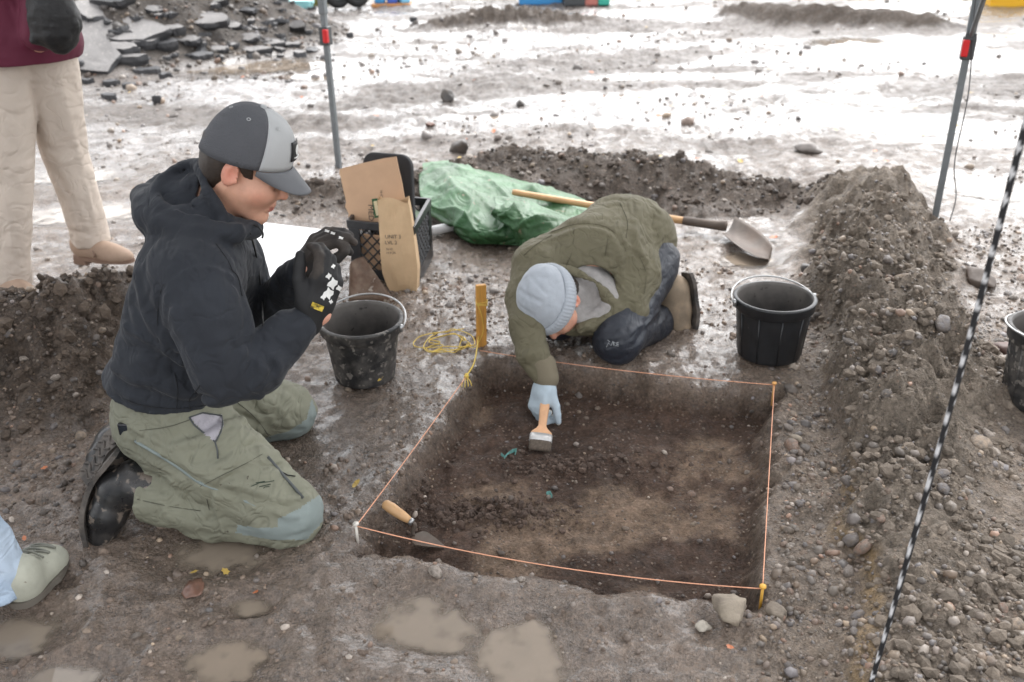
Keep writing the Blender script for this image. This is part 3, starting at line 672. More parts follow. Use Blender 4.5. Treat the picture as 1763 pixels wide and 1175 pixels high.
for k in range(3):
    zz = .155 + k * .006; loop = []
    for q in range(17):
        a = q / 16 * 2 * math.pi; x = .0195 * np.sign(math.cos(a)) * abs(math.cos(a)) ** .4; y = .0105 * np.sign(math.sin(a)) * abs(math.sin(a)) ** .4
        loop.append(sp + RS @ np.array([x, y, zz + .003 * math.sin(a * 2 + k)]))
    tw.tube(loop, .0014, 5)
tw.tube(curve3([sp + RS @ np.array([-.019, -.01, .165]), sp + RS @ np.array([-.004, -.013, .12]), sp + RS @ np.array([.002, -.012, .06]), sp + RS @ np.array([-.014, -.014, .02])], 6), .0014, 5)
tw.build('twine', M_YEL, st, True)
tag(st, 'short orange-brown wooden stake at the far corner of the pit', 'stake')
mb = MB(); P = S_B2 + [0, 0, .0]
mb.tube(curve3([sp + [-.01, -.012, .04], (S_B + S_B2) / 2 + [.004, 0, .004], S_B], 6), .0026, 6)
for k in range(4): mb.tube(curve3([S_B, S_B + [(-.012 + .008 * k), -.012, -.012], S_B + [(-.016 + .011 * k), -.02, -.034 + .003 * k]], 4), .0015, 5)
mb.tube(curve3([S_B + [-.006, 0, -.004], S_B + [0, .006, .006], S_B + [.006, 0, -.002], S_B + [0, -.006, .004], S_B + [-.006, 0, -.004]], 5), .003, 6)
tag(mb.build('string_knot', M_YEL, None, True), 'frayed yellow cord knotted to the string below the stake', 'cord')
cc = at_z(768, 594, 0); pts = []
rr = np.random.default_rng(5)
for k in range(60):
    a = k * .62; ra = .075 * (.75 + .5 * rr.random()); rb = .055 * (.6 + .6 * rr.random())
    px = cc[0] + ra * math.cos(a) * (1.15 if k % 7 else .4) + .015 * math.sin(k * .37); py = cc[1] + rb * math.sin(a) * 1.4 + .02 * math.cos(k * .29)
    pts.append((px, py))
pts += [(cc[0] + .06, cc[1] + .03), (sp[0] - .04, sp[1] - .01), (sp[0] - .018, sp[1] - .012)]
A_ = np.array(pts); zz = terrain(A_[:, 0], A_[:, 1]) + .004 + .008 * rr.random(len(A_))
tag(MB().tube(curve3([(x, y, z) for (x, y), z in zip(pts[22:], zz[22:])], 7), .0017, 5).build('string_coil', M_YEL, None, True), 'loose tangle of yellow twine on the mud beside the stake', 'twine')

# ------------------------------------------------------------------ buckets
M_RUBBER = mat('black_rubber', (.020, .020, .021), .55, col2=(.075, .070, .065), vscale=26, var=.35, bump=.25, bscale=120, rvar=.14, speck=((.17, .155, .14), 48, .42))
M_RUBBERIN = mat('dusty_rubber', (.10, .09, .082), .6, col2=(.045, .042, .04), vscale=9, var=.3, bump=.2, bscale=90, speck=((.03, .026, .022), 30, .34))
M_RUBBERCLEAN = mat('black_rubber_clean', (.014, .015, .017), .4, var=.3, vscale=25, bump=.12, bscale=110, speck=((.10, .10, .10), 40, .30))
M_WIRE = mat('galvanised_wire', (.42, .42, .42), .35, .8)
def bucket(loc, lab, m, rt=.134, rb=.098, h=.215, hang=0.0, tilt=(0, 0), ribs=0, hup=.02):
    b = root('bucket', loc); R = frame((tilt[0], tilt[1], 1)); c = np.array(loc, float)
    out = [(0.0, 0.0), (rb - .012, 0), (rb, .006)]
    for t in np.linspace(.05, .80, 10): out.append((rb + (rt - rb - .008) * t, h * t))
    r8 = rb + (rt - rb - .008) * .82
    out += [(r8 + .001, h * .815), (rt - .003, h * .82), (rt, h * .835), (rt + .001, h * .93), (rt + .004, h * .96), (rt + .005, h * .985), (rt + .001, h), (rt - .006, h)]
    MB().lathe(out, c, 56, R).build('wall', m, b, True)
    ins = [(rt - .006, h), (rt - .010, h * .985)]
    for t in np.linspace(.95, .06, 8): ins.append((rb - .006 + (rt - rb - .004) * t, h * t))
    ins += [(rb - .012, .010), (0, .010)]
    MB().lathe(ins, c, 56, R).build('lining', M_RUBBERIN, b, True)
    if ribs:
        for k in range(ribs):
            a = 2 * math.pi * k / ribs + .3; p0 = c + R @ np.array([(rb + .0005) * math.cos(a), (rb + .0005) * math.sin(a), .01]); p1 = c + R @ np.array([(r8 + .0005) * math.cos(a), (r8 + .0005) * math.sin(a), h * .8])
            MB().tube([p0, p1], .0028, 6).build('rib', m, b, True)
    arc = []
    for s_ in np.linspace(-math.pi / 2, math.pi / 2, 26):
        arc.append(c + R @ (rotz(hang) @ np.array([(rt + .012) * math.cos(s_) * .985, (rt + .010) * math.sin(s_), h * .93 + hup * math.cos(s_)])))
    hd = MB().tube(arc, .0031, 7).build('handle', M_WIRE, b, True)
    for sgn in (-1, 1):
        p = c + R @ (rotz(hang) @ np.array([0, sgn * (rt + .006), h * .93]))
        MB().tube([p - [0, 0, .012], p + [0, 0, .012]], [.006, .007], 8).build('lug', M_WIRE, hd, True)
    tag(b, lab, 'bucket'); return b
def on_ground(x, y, dz=0): return (x, y, gz(x, y) + dz)
bk = bucket(on_ground(-.49, 2.69, .004), 'muddy black bucket with a torn sticker between the two kneeling people', M_RUBBER, hang=1.25, tilt=(.02, -.03), hup=.035)
# torn sticker on its side
vs = []; fs = []; col = []
cb = np.array(on_ground(-.49, 2.69, .004))
for j in range(15):
    for i in range(9):
        a = math.radians(-66 + i * 2.4 + 3 * math.sin(j * 1.7)); t = .12 + j * .042; r_ = .0985 + (.126 - .098) * t + .0012
        vs.append(cb + np.array([r_ * math.cos(a), r_ * math.sin(a), .215 * t]))
rs = np.random.default_rng(3)
for j in range(14):
    for i in range(8):
        w = 3.6 + 2.0 * math.sin(j * .8) + (1.2 if 3 < j < 8 else 0); off = 4 + 1.6 * math.sin(j * .55)
        if abs(i + .5 - off) < w * .62 and rs.random() > .10: fs.append((j * 9 + i, j * 9 + i + 1, (j + 1) * 9 + i + 1, (j + 1) * 9 + i))
mesh('sticker', vs, fs, mat('torn_sticker', s2l((206, 178, 118)), .6, col2=s2l((96, 84, 70)), vscale=45, speck=(s2l((226, 196, 40)), 26, .46)), bk)
bucket(on_ground(.875, 2.785, .003), 'clean black bucket standing on the mud beyond the string square', M_RUBBERCLEAN, rt=.131, rb=.104, h=.215, hang=1.7, ribs=10, hup=.03)
bucket(on_ground(1.60, 2.40, .02), 'black bucket cut off by the right edge of the picture', M_RUBBER, rt=.135, rb=.11, h=.25, hang=3.4, ribs=10)

# ------------------------------------------------------------------ low white box behind the kneeling person
M_WHITE = mat('white_laminate', (.80, .80, .80), .4, var=.03, vscale=6)
M_LINE = mat('black_line', (.02, .02, .02), .5)
bo = at_z(493, 574, 0); wb = root('white_box', bo)
ex = np.array([-.93, .36, 0]); ex /= np.linalg.norm(ex); ey = np.array([.045, .999, 0]); HB = .135
def wq(a, b, z): return bo + ex * a + ey * b + np.array([0, 0, z])
MB().hexa([wq(0, 0, -.03), wq(0, .74, -.03), wq(.52, .74, -.03), wq(.52, 0, -.03)][::-1] + [wq(0, 0, HB - .012), wq(0, .74, HB - .012), wq(.52, .74, HB - .012), wq(.52, 0, HB - .012)][::-1]).build('body', M_WHITE, wb, bevel=.004)
MB().hexa([wq(-.008, -.008, HB - .012), wq(-.008, .75, HB - .012), wq(.53, .75, HB - .012), wq(.53, -.008, HB - .012)][::-1] + [wq(-.008, -.008, HB + .004), wq(-.008, .75, HB + .004), wq(.53, .75, HB + .004), wq(.53, -.008, HB + .004)][::-1]).build('lid', M_WHITE, wb, bevel=.003)
nrmf = np.cross(ex, [0, 0, 1]); nrmf = nrmf if nrmf[1] < 0 else -nrmf
for a, b_, z0, z1 in [(0.0, .52, .040, .0425), (0.0, .52, .088, .0905)] + [(.02 + k * .085 + (.04 if r_ % 2 else 0), .022 + k * .085 + (.04 if r_ % 2 else 0), (0, .0425, .0905)[r_], (.040, .088, .12)[r_]) for r_ in range(3) for k in range(6)]:
    b_ = min(b_, .515)
    if a < b_:
        q = [wq(a, 0, z0) + nrmf * .0035, wq(b_, 0, z0) + nrmf * .0035, wq(b_, 0, z1) + nrmf * .0035, wq(a, 0, z1) + nrmf * .0035]
        mesh('joint_line', q + [p - nrmf * .0045 for p in q], [(0, 1, 2, 3), (4, 7, 6, 5), (0, 4, 5, 1), (1, 5, 6, 2), (2, 6, 7, 3), (3, 7, 4, 0)], M_LINE, wb, False)
tag(wb, 'low white box with black joint lines behind the man in the hoodie', 'box')

# ------------------------------------------------------------------ milk crate and what stands in and against it
M_CRATE = mat('black_crate_plastic', (.016, .016, .018), .38, var=.2, vscale=20, bump=.08, bscale=150)
k0 = np.array([-.380, 3.450, 0]); k0[2] = gz(-.5, 3.6) - .004; cx_ = np.array([-.94, .33, 0]); cx_ /= np.linalg.norm(cx_); cy_ = np.array([.10, .995, 0]); cy_ /= np.linalg.norm(cy_)
CW, CD, CH = .295, .375, .268
crate = root('milk_crate', k0)
def kq(a, b, z): return k0 + cx_ * a + cy_ * b + np.array([0, 0, z])
def kbox(mb, a0, a1, b0, b1, z0, z1):
    mb.hexa([kq(a1, b0, z0), kq(a0, b0, z0), kq(a0, b1, z0), kq(a1, b1, z0), kq(a1, b0, z1), kq(a0, b0, z1), kq(a0, b1, z1), kq(a1, b1, z1)]); return mb
T = .012
mb = MB(); kbox(mb, 0, CW, 0, CD, 0, .012); mb.build('base', M_CRATE, crate, bevel=.002)
rim = MB(); kbox(rim, -.004, CW + .004, -.004, T, CH - .035, CH); kbox(rim, -.004, CW + .004, CD - T, CD + .004, CH - .035, CH); kbox(rim, -.004, T, T, CD - T, CH - .035, CH); kbox(rim, CW - T, CW + .004, T, CD - T, CH - .035, CH)
rim.build('rim', M_CRATE, crate, bevel=.003)
for a in (0, CW - .05):
    for b in (0, CD - .05):
        mb = MB(); kbox(mb, a, a + .05, (b if b == 0 else b + .05 - T), (T if b == 0 else b + .05), .012, CH - .035); kbox(mb, (0 if a == 0 else a + .05 - T), (T if a == 0 else a + .05), (T if b == 0 else b), (b + .05 if b == 0 else b + .05 - T), .012, CH - .035)
        mb.build('corner_post', M_CRATE, crate, bevel=.002)
for b in (0, CD - T):
    mb = MB(); kbox(mb, .05, CW - .05, b + .001, b + T - .001, .012, .06); mb.build('skirt', M_CRATE, crate)
for a in (0, CW - T):
    mb = MB(); kbox(mb, a + .001, a + T - .001, .05, CD - .05, .012, .06); mb.build('skirt', M_CRATE, crate)
def lattice(face):
    L_ = CW if face < 2 else CD; z0, z1 = .055, CH - .03; lo, hi = .045, L_ - .045
    for sgn in (1, -1):
        c = -.3
        while c < .7:
            pts = []
            for t in np.linspace(0, 1, 40):
                u = lo + (hi - lo) * t; z = c + sgn * (u - lo) + (0 if sgn > 0 else .25)
                if z0 <= z <= z1: pts.append((u, z))
            if len(pts) > 1:
                (u0, za), (u1, zb) = pts[0], pts[-1]
                P = lambda u, z: kq(u, T / 2 if face == 0 else CD - T / 2, z) if face < 2 else kq(T / 2 if face == 2 else CW - T / 2, u, z)
                MB().tube([P(u0, za), P(u1, zb)], .0038, 4).build('lattice_bar', M_CRATE, crate)
            c += .045
for f_ in range(4): lattice(f_)
tag(crate, 'black plastic milk crate with lattice sides holding tools and cardboard', 'crate')
M_CARD = mat('cardboard', s2l((192, 158, 128)), .8, var=.06, vscale=12, bump=.1, bscale=160)
M_INK = mat('dark_print', (.03, .035, .03), .7); M_GREENP = mat('green_print', s2l((40, 86, 52)), .7); M_PALEP = mat('pale_print', s2l((210, 196, 160)), .7)
def text_obj(body, size, mat_, P, X, Y, parent, name='lettering', ext=.0004):
    """flat lettering set in the plane spanned by X (reading direction) and Y (up)"""
    cu = bpy.data.curves.new(name, 'FONT'); cu.body = body; cu.size = size; cu.extrude = ext; cu.align_x = 'LEFT'; cu.materials.append(mat_); cu.resolution_u = 2
    o = bpy.data.objects.new(name, cu); COL.objects.link(o); o.parent = parent
    X = np.array(X, float); X /= np.linalg.norm(X); Y = np.array(Y, float); Y -= X * (X @ Y); Y /= np.linalg.norm(Y); Z = np.cross(X, Y)
    off = np.array(WORLD0.get(parent.name, (0, 0, 0))); P = np.array(P, float) - off
    M = Matrix([[X[i], Y[i], Z[i], P[i]] for i in range(3)] + [[0, 0, 0, 1]])
    bpy.context.view_layer.update(); me = bpy.data.meshes.new_from_object(o); bpy.data.objects.remove(o)
    if not me.materials: me.materials.append(mat_)
    o = link(name, me, parent); o.matrix_basis = M; return o
def sheet(pts, th, nrm):
    n = np.array(nrm, float); n /= np.linalg.norm(n); f = [np.array(p) for p in pts]; m = len(f)
    return f + [p - n * th for p in f], [tuple(range(m)), tuple(range(2 * m - 1, m - 1, -1))] + [(i, m + i, m + (i + 1) % m, (i + 1) % m) for i in range(m)]
# the torn cardboard flap: a plane through the crate, leaning back
pO = kq(.25, .05, .16); pX = -cx_; pY = np.array([.0, .20, 1.0]); pX = pX + np.array([0, 0, .06]); pX /= np.linalg.norm(pX); pY -= pX * (pX @ pY); pY /= np.linalg.norm(pY); pN = np.cross(pX, pY)
def on_plane(px, py, O=None, Nn=None):
    O = pO if O is None else O; Nn = pN if Nn is None else Nn
    d = ray(px, py); return CAMP + d * (((O - CAMP) @ Nn) / (d @ Nn))
card = root('cardboard_sheet', kq(.15, .06, .02))
outl = [(602, 396), (599, 378), (600, 368), (594, 356), (596, 348), (590, 322), (587, 308), (584, 298), (585, 291), (620, 282), (660, 273), (682, 270), (686, 290), (692, 315), (697, 345), (700, 398)]
v, f = sheet([on_plane(*p) for p in outl], .004, pN)
mesh('panel', v, f, M_CARD, card, False)
v, f = sheet([on_plane(*p) + pN * .0008 for p in [(640, 343), (653, 341), (657, 374), (645, 376)]], .0006, pN); mesh('printed_block', v, f, M_GREENP, card, False)
v, f = sheet([on_plane(*p) + pN * .0014 for p in [(643, 347), (649, 346), (653, 371), (648, 372)]], .0006, pN); mesh('printed_block', v, f, M_PALEP, card, False)
text_obj('MED', .034, M_INK, on_plane(634, 352) + pN * .0010, -pY, pX, card, ext=.0003)
text_obj('16 CT', .014, M_INK, on_plane(655, 327) + pN * .0010, -pY, pX, card, ext=.0003)
tag(card, 'torn brown cardboard sheet with print standing in the crate', 'cardboard')
# dark rounded kneeling pad behind it
M_FOAM = mat('black_foam', (.028, .028, .03), .85, bump=.3, bscale=160)
def pad(name, lab, O, X, Y, w, h, th, rad, m, cat):
    X = np.array(X) / np.linalg.norm(X); Y = np.array(Y) / np.linalg.norm(Y); Nn = np.cross(X, Y); pts = []
    for (sx, sy, a0) in ((1, 1, 0), (-1, 1, 90), (-1, -1, 180), (1, -1, 270)):
        for k in range(7):
            a = math.radians(a0 + 15 * k); pts.append(O + X * (sx * (w / 2 - rad) + rad * math.cos(a)) + Y * (sy * (h / 2 - rad) + rad * math.sin(a)))
    v, f = sheet(pts, th, Nn); o = mesh(name, v, f, m, None, False); bv = o.modifiers.new('bevel', 'BEVEL'); bv.width = .006; bv.segments = 2; bv.limit_method = 'ANGLE'
    tag(o, lab, cat); return o
pad('kneeling_pad', 'black foam pad with rounded corners standing in the crate behind the cardboard', on_plane(668, 335, kq(.1, .16, .3), cy_) + np.array([0, .0, .0]), -cx_, pY, .22, .33, .028, .05, M_FOAM, 'kneeling pad')
# tools and packets in the crate
o = MB().tube([kq(.06, .10, .05), kq(.05, .17, .29)], [.016, .018], 12).build('tool_handle', mat('red_grip', s2l((150, 62, 48)), .5), None, True); tag(o, 'reddish tool grip sticking up inside the black crate', 'tool')
o = MB().tube([kq(.035, .06, .03), kq(.035, .085, .225), kq(.034, .088, .243)], [.023, .023, .014], 14).build('bottle', mat('dark_bottle', (.035, .037, .04), .35), None, True); tag(o, 'dark grey bottle in the front corner of the crate', 'bottle')
o = MB().hexa([kq(.09, .20, .02), kq(.02, .20, .02), kq(.02, .32, .02), kq(.09, .32, .02), kq(.09, .20, .235), kq(.02, .20, .22), kq(.02, .32, .22), kq(.09, .32, .235)]).build('packet', mat('green_packet', s2l((66, 92, 60)), .55, var=.3, vscale=40), None, bevel=.006); tag(o, 'small green packet at the back of the crate', 'packet')
o = MB().hexa([kq(.27, .03, .014), kq(.125, .03, .014), kq(.125, .045, .014), kq(.27, .045, .014), kq(.27, .03, .20), kq(.125, .03, .20), kq(.125, .045, .20), kq(.27, .045, .20)]).build('cardboard_box', M_CARD, None, bevel=.003); tag(o, 'brown cardboard seen through the lattice of the crate', 'cardboard')
# paper bag leaning on the crate
M_PAPER = mat('kraft_paper', s2l((200, 170, 134)), .75, var=.07, vscale=14, bump=.15, bscale=120, bump2=.5, b2scale=16)
bg0 = at_z(694, 503, .0); bg0[2] = gz(bg0[0], bg0[1]); bag = root('paper_bag', bg0)
bn = cy_ * -.97 + np.array([0, 0, .12]); bn /= np.linalg.norm(bn)
def bp_(px, py, dep=0.0):
    O = bg0 + cy_ * (.012); d = ray(px, py); P = CAMP + d * (((O - CAMP) @ bn) / (d @ bn)); return P + cy_ * dep
rows = [(503, 673, 717), (492, 666, 718), (470, 658, 719), (440, 655, 716), (410, 653.5, 712), (380, 652, 708), (358, 650, 705), (347, 649, 703)]
vs = []; NW = 9; rb_ = np.random.default_rng(8)
for ri, (yy, xl, xr) in enumerate(rows):
    dp = .062 * (1 - .62 * (ri / 7) ** 1.5)
    for side in (0, 1):
        for i in range(NW):
            t = i / (NW - 1); t2 = t if side == 0 else 1 - t
            x = xl + (xr - xl) * t2; bul = .010 * math.sin(math.pi * t2) * math.sin(math.pi * min(1, ri / 7 + .1))
            cr = .0035 * (rb_.random() - .5) + (.006 * math.cos(t2 * 9) if ri >= 6 else 0)
            yy2 = yy - (6 * math.sin(t2 * 5 + side * 2) if ri == 7 else 0) - (3.5 * t2 if ri else 0)
            P = bp_(x, yy2, (0 if side == 0 else dp) - (bul if side == 0 else -bul) + cr)
            vs.append(P)
fs = []; n = 2 * NW
for r_ in range(len(rows) - 1):
    for i in range(n): i2 = (i + 1) % n; fs.append((r_ * n + i, r_ * n + i2, (r_ + 1) * n + i2, (r_ + 1) * n + i))
fs.append(tuple(range(n - 1, -1, -1)))
pb = mesh('bag_wall', vs, fs, M_PAPER, bag, False); pb.modifiers.new('t', 'SOLIDIFY').thickness = .0012
px_ = bp_(700, 400) - bp_(660, 400); py_ = bp_(680, 380) - bp_(680, 420)
M_PEN = mat('marker_ink', (.06, .05, .045), .7)
for body, yy, sz in (('UNIT 3', 409, .021), ('LVL 2', 419, .021), ('2x10', 429, .013), ('10.9.24', 435.5, .013)):
    text_obj(body, sz, M_PEN, bp_(664 + (2 if yy > 425 else 0), yy, -.0135), px_, py_ + px_ * .05, bag, ext=.0002)
tag(bag, 'tall brown paper bag with handwriting leaning on the crate', 'paper bag')
# rusty blade leaning against the crate
M_RUST = mat('rusty_steel', s2l((116, 98, 84)), .5, .35, col2=s2l((92, 66, 52)), vscale=16, var=.3, bump=.2, bscale=60, speck=(s2l((168, 158, 146)), 22, .40))
def blade(name, P, sag, m, parent):
    """curved plate through a 3x2 grid of points: P[row][col]"""
    nu, nv = 14, 10; g = np.zeros((nv, nu, 3)); P = np.array(P, float)
    for j in range(nv):
        t = j / (nv - 1); row = P[0] * (1 - t) + P[1] * t if len(P) == 2 else (P[0] * (1 - t) ** 2 + P[1] * 2 * t * (1 - t) + P[2] * t * t)
        for i in range(nu):
            s_ = i / (nu - 1); p = row[0] * (1 - s_) + row[1] * s_; g[j, i] = p
    nn = np.cross(P[0][1] - P[0][0], P[-1][0] - P[0][0]); nn /= np.linalg.norm(nn)
    if nn[2] < 0: nn = -nn
    for i in range(nu):
        s_ = i / (nu - 1); g[:, i] -= nn * sag * math.sin(math.pi * s_)
    id_ = np.arange(nu * nv).reshape(nv, nu); q = np.stack([id_[:-1, :-1], id_[:-1, 1:], id_[1:, 1:], id_[1:, :-1]], -1).reshape(-1, 4)
    o = mesh(name, g.reshape(-1, 3), q, m, parent); s = o.modifiers.new('t', 'SOLIDIFY'); s.thickness = .003; return o
sb = at_z(660, 520, 0); rs_ = root('steel_scoop', sb)
blade('plate', [[at_z(602, 455, .16), at_z(626, 442, .17)], [at_z(600, 520, .02), at_z(681, 521, .012)]], .018, M_RUST, rs_)
tag(rs_, 'rusty steel scoop leaning between the bucket and the crate', 'scoop')

# ------------------------------------------------------------------ green tarpaulin
M_TARP = mat('green_tarpaulin', s2l((58, 102, 62)), .5, var=.14, vscale=5, col2=s2l((50, 84, 50)), wr=.3, wscale=6, rvar=.08, speck=(s2l((120, 110, 90)), 30, .33))
CT = [[(728, 282, .03), (775, 278, .06), (835, 292, .06), (900, 312, .05), (985, 345, .02)],
      [(722, 308, .12), (775, 296, .20), (840, 306, .20), (910, 325, .18), (995, 358, .10)],
      [(724, 338, .15), (780, 345, .22), (845, 345, .20), (905, 352, .19), (985, 378, .12)],
      [(738, 366, .09), (795, 388, .13), (850, 390, .15), (900, 395, .12), (950, 405, .08)],
      [(758, 378, .015), (806, 416, .012), (850, 420, .012), (900, 424, .012), (945, 428, .012)]]
C3 = np.array([[at_z(x + (22 if i_ == 4 else 0), y, z * .62) for i_, (x, y, z) in enumerate(row)] for row in CT])
def surf(C, nu, nv):
    R1 = np.array([curve3(list(r), nu) for r in C]); R2 = np.array([curve3(list(R1[:, i]), nv) for i in range(R1.shape[1])]); return R2.transpose(1, 0, 2)
def cloth(name, C, m, parent, nu=22, nv=22, amp=.016, seed=1, lift=0.0):
    G = surf(C, nu, nv); h, w = G.shape[:2]
    du = np.gradient(G, axis=1); dv = np.gradient(G, axis=0); N_ = np.cross(du, dv); N_ /= (np.linalg.norm(N_, axis=2, keepdims=True) + 1e-9)
    N_ = np.where(N_[..., 2:3] < 0, -N_, N_)
    u, v = np.meshgrid(np.linspace(0, 1, w), np.linspace(0, 1, h))
    fold = (1 - abs(2 * vn2(u * 2.6 + v * 2.4, v * 2.2 - u * 1.5, seed) - 1)) ** 4 * 1.3 + (1 - abs(2 * vn2(u * 4.5 - v * 3, v * 5 + u * 3, seed + 1) - 1)) ** 6 * .6 + (1 - abs(2 * vn2(u * 11 + v * 7, v * 9 - u * 6, seed + 2) - 1)) ** 8 * .25
    edge = np.minimum(1, 6 * np.minimum(np.minimum(u, 1 - u), np.minimum(v, 1 - v)) + .25)
    G = G + N_ * ((fold - .5) * amp * edge + lift)[..., None]
    id_ = np.arange(h * w).reshape(h, w); q = np.stack([id_[:-1, :-1], id_[:-1, 1:], id_[1:, 1:], id_[1:, :-1]], -1).reshape(-1, 4)
    o = mesh(name, G.reshape(-1, 3), q, m, parent); o.modifiers.new('t', 'SOLIDIFY').thickness = .002; return o
tp = root('tarpaulin', C3[4, 2])
cloth('sheet', C3, M_TARP, tp, amp=.026, seed=5)
C4 = np.array([[at_z(x, y, z) for (x, y, z) in row] for row in
      [[(850, 338, .16), (890, 342, .15), (940, 358, .14), (990, 380, .10)], [(852, 356, .18), (892, 362, .17), (935, 376, .15), (975, 396, .11)], [(846, 372, .14), (888, 392, .11), (915, 404, .09), (955, 416, .07)], [(872, 386, .10), (893, 420, .03), (906, 432, .01), (950, 434, .01)]]])
cloth('folded_flap', C4, M_TARP, tp, 16, 16, .02, 9)
tag(tp, 'crumpled pale green tarpaulin lying behind the man in the olive jacket', 'tarpaulin')
o = MB().tube([at_z(742, 398, .03), at_z(800, 386, .03)], .022, 16).build('white_pipe', mat('white_plastic', (.72, .72, .72), .4), None, True)
tag(o, 'short white pipe poking out from under the tarpaulin', 'pipe')

# ------------------------------------------------------------------ long shovel and a tool handle
M_HANDLE = mat('varnished_handle', s2l((196, 156, 112)), .42, var=.22, vscale=10, bump=.1, bscale=80)
M_SHOVEL = mat('worn_steel', s2l((92, 82, 74)), .6, .15, col2=s2l((80, 66, 56)), vscale=14, var=.25, bump=.15, bscale=60)
h0 = at_z(882, 331, .155); h1 = at_z(1180, 381, .045); h2 = at_z(1250, 390, .05); shv = root('shovel', at_z(1290, 430, 0))
MB().tube([h0, h0 + (h1 - h0) * .02, h0 + (h1 - h0) * .5, h1], [.012, .0155, .017, .018], 12).build('handle', M_HANDLE, shv, True)
MB().tube([h1 - (h1 - h0) * .01, h1 + (h2 - h1) * .5, h2], [.0205, .0215, .024], 12).build('socket', M_SHOVEL, shv, True)
blade('blade', [[at_z(1243, 402, .035), at_z(1266, 374, .06)], [at_z(1290, 446, .03), at_z(1322, 402, .06)], [at_z(1322, 447, .012), at_z(1330, 428, .012)]], .03, M_SHOVEL, shv)
tag(shv, 'long wooden shovel lying behind the man in the olive jacket', 'shovel')
p0 = at_z(232, 326, .04); p1 = at_z(420, 392, .03)
o = MB().tube([p0, p0 + (p1 - p0) * .04, p1], [.012, .017, .017], 12).build('tool_handle', M_HANDLE, None, True); tag(o, 'end of a wooden tool handle behind the dark hood', 'tool handle')

# ------------------------------------------------------------------ trowel in the pit corner
tb = at_z(712, 922, -.058); tr = root('trowel', tb)
w0 = at_z(660, 866, .012); w1 = at_z(706, 897, -.022)
MB().tube([w0, w0 + (w1 - w0) * .06, w0 + (w1 - w0) * .3, w0 + (w1 - w0) * .75, w1], [.007, .0128, .0148, .0125, .009], 14).build('grip', M_HANDLE, tr, True)
MB().tube([w1 - (w1 - w0) * .01, w1 + (w1 - w0) * .10], .0098, 12).build('ferrule', M_WIRE, tr, True)
w2 = w1 + (w1 - w0) * .10
MB().tube(curve3([w2, at_z(715, 905, -.032), at_z(711, 915, -.048), tb], 5), [.005] * 15 + [.0045], 8).build('shank', M_SHOVEL, tr, True)
bt = at_z(768, 943, -.066); ax = bt - tb; ax /= np.linalg.norm(ax); wd = np.cross(ax, [0, 0, 1]); wd /= np.linalg.norm(wd)
Lb = np.linalg.norm(bt - tb)
pl = [tb + ax * Lb * t + wd * w for t, w in ((0, .006), (.12, .026), (.25, .029), (.6, .018), (.9, .006), (1, 0), (.9, -.006), (.6, -.018), (.25, -.029), (.12, -.026), (0, -.006))]
v, f = sheet(pl, .0018, np.cross(wd, ax)); mesh('blade', v, f, M_SHOVEL, tr, False)
tag(tr, 'pointing trowel with pale wooden grip in the near corner of the pit', 'trowel')

# ------------------------------------------------------------------ turquoise scraps on the pit floor
M_TURQ = mat('turquoise_scrap', s2l((84, 132, 126)), .6, var=.35, vscale=90)
for (pts, lab) in (([(862, 783), (868, 790), (874, 782), (882, 779), (889, 775), (886, 782)], 'twisted turquoise scrap on the pit floor beside the brush'),
                   ([(940, 850), (946, 851), (949, 856)], 'small turquoise scrap near the middle of the pit')
                   ):
    P = [at_z(x, y, 0) for x, y in pts]; P = [at_z(x, y, gz(*at_z(x, y, -.085)[:2]) + .004) for x, y in pts]
    vs = []; fs = []
    for i, p in enumerate(P):
        up = np.array([0, 0, .005 + .004 * (i % 2)]); vs += [p - [.0, .004, 0], p + up + [.002, .003, 0]]
    for i in range(len(P) - 1): fs.append((2 * i, 2 * i + 2, 2 * i + 3, 2 * i + 1))
    o = mesh('turquoise_scrap', vs, fs, M_TURQ, None, False); o.modifiers.new('t', 'SOLIDIFY').thickness = .0025; tag(o, lab, 'scrap')

# ------------------------------------------------------------------ single rocks that stand out
rk = np.random.default_rng(77)
def rock(px, py, wpx, lab, zoff=0.0, shape=None, m=None, name='rock', flat=.7):
    P = at_z(px, py, zoff); dpx = FPX / ((P - CAMP) @ CF); s = wpx / dpx / 2
    V, F = ico(3, int(px), .36, (1, .8, flat)); V = V * (1 + .12 * (vn3(V * 5 + px, 3) - .5)[:, None]); zz = gz(P[0], P[1])
    V = V * s @ rotz(rk.uniform(0, 6)).T + np.array([P[0], P[1] + s * .3, zz + s * flat * .55])
    o = mesh(name, V, F, m or M_ROCKD); tag(o, lab, 'rock'); return o
M_ROCKD = mat('dark_rock', (.055, .05, .047), .5, col2=(.11, .092, .078), vscale=12, var=.3, bump=.5, bscale=50)
M_CLOD = mat('pale_clod', (.29, .245, .19), .85, col2=(.20, .165, .13), vscale=20, var=.2, bump=.8, bscale=60, bdist=.006)
rock(1258, 1072, 76, 'large pale clod at the near right corner of the pit', m=M_CLOD, name='clod', flat=.6)
rock(1212, 1082, 26, 'small whitish stone left of the large pale clod', m=mat('whitish_stone', (.42, .38, .32), .7, bump=.5, bscale=60), flat=.8)
rock(1340, 1062, 46, 'lumpy pale clod right of the large clod', m=M_CLOD, name='clod', flat=.55)
rock(1690, 492, 58, 'big dark brown rock on the wet mud beyond the right bank', flat=.55, m=mat('brown_rock', (.075, .055, .043), .6, var=.3, vscale=12, bump=.5, bscale=40))
rock(1385, 483, 24, 'small dark rock on the mud left of the right bank')
rock(770, 170, 30, 'dark rock standing alone on the bright far mud', flat=.85)
rock(896, 178, 17, 'small dark rock right of the lone dark rock')
rock(740, 212, 18, 'flat reddish rock in front of the lone dark rock', flat=.4, m=mat('reddish_rock', (.14, .075, .055), .6, var=.3, vscale=20))
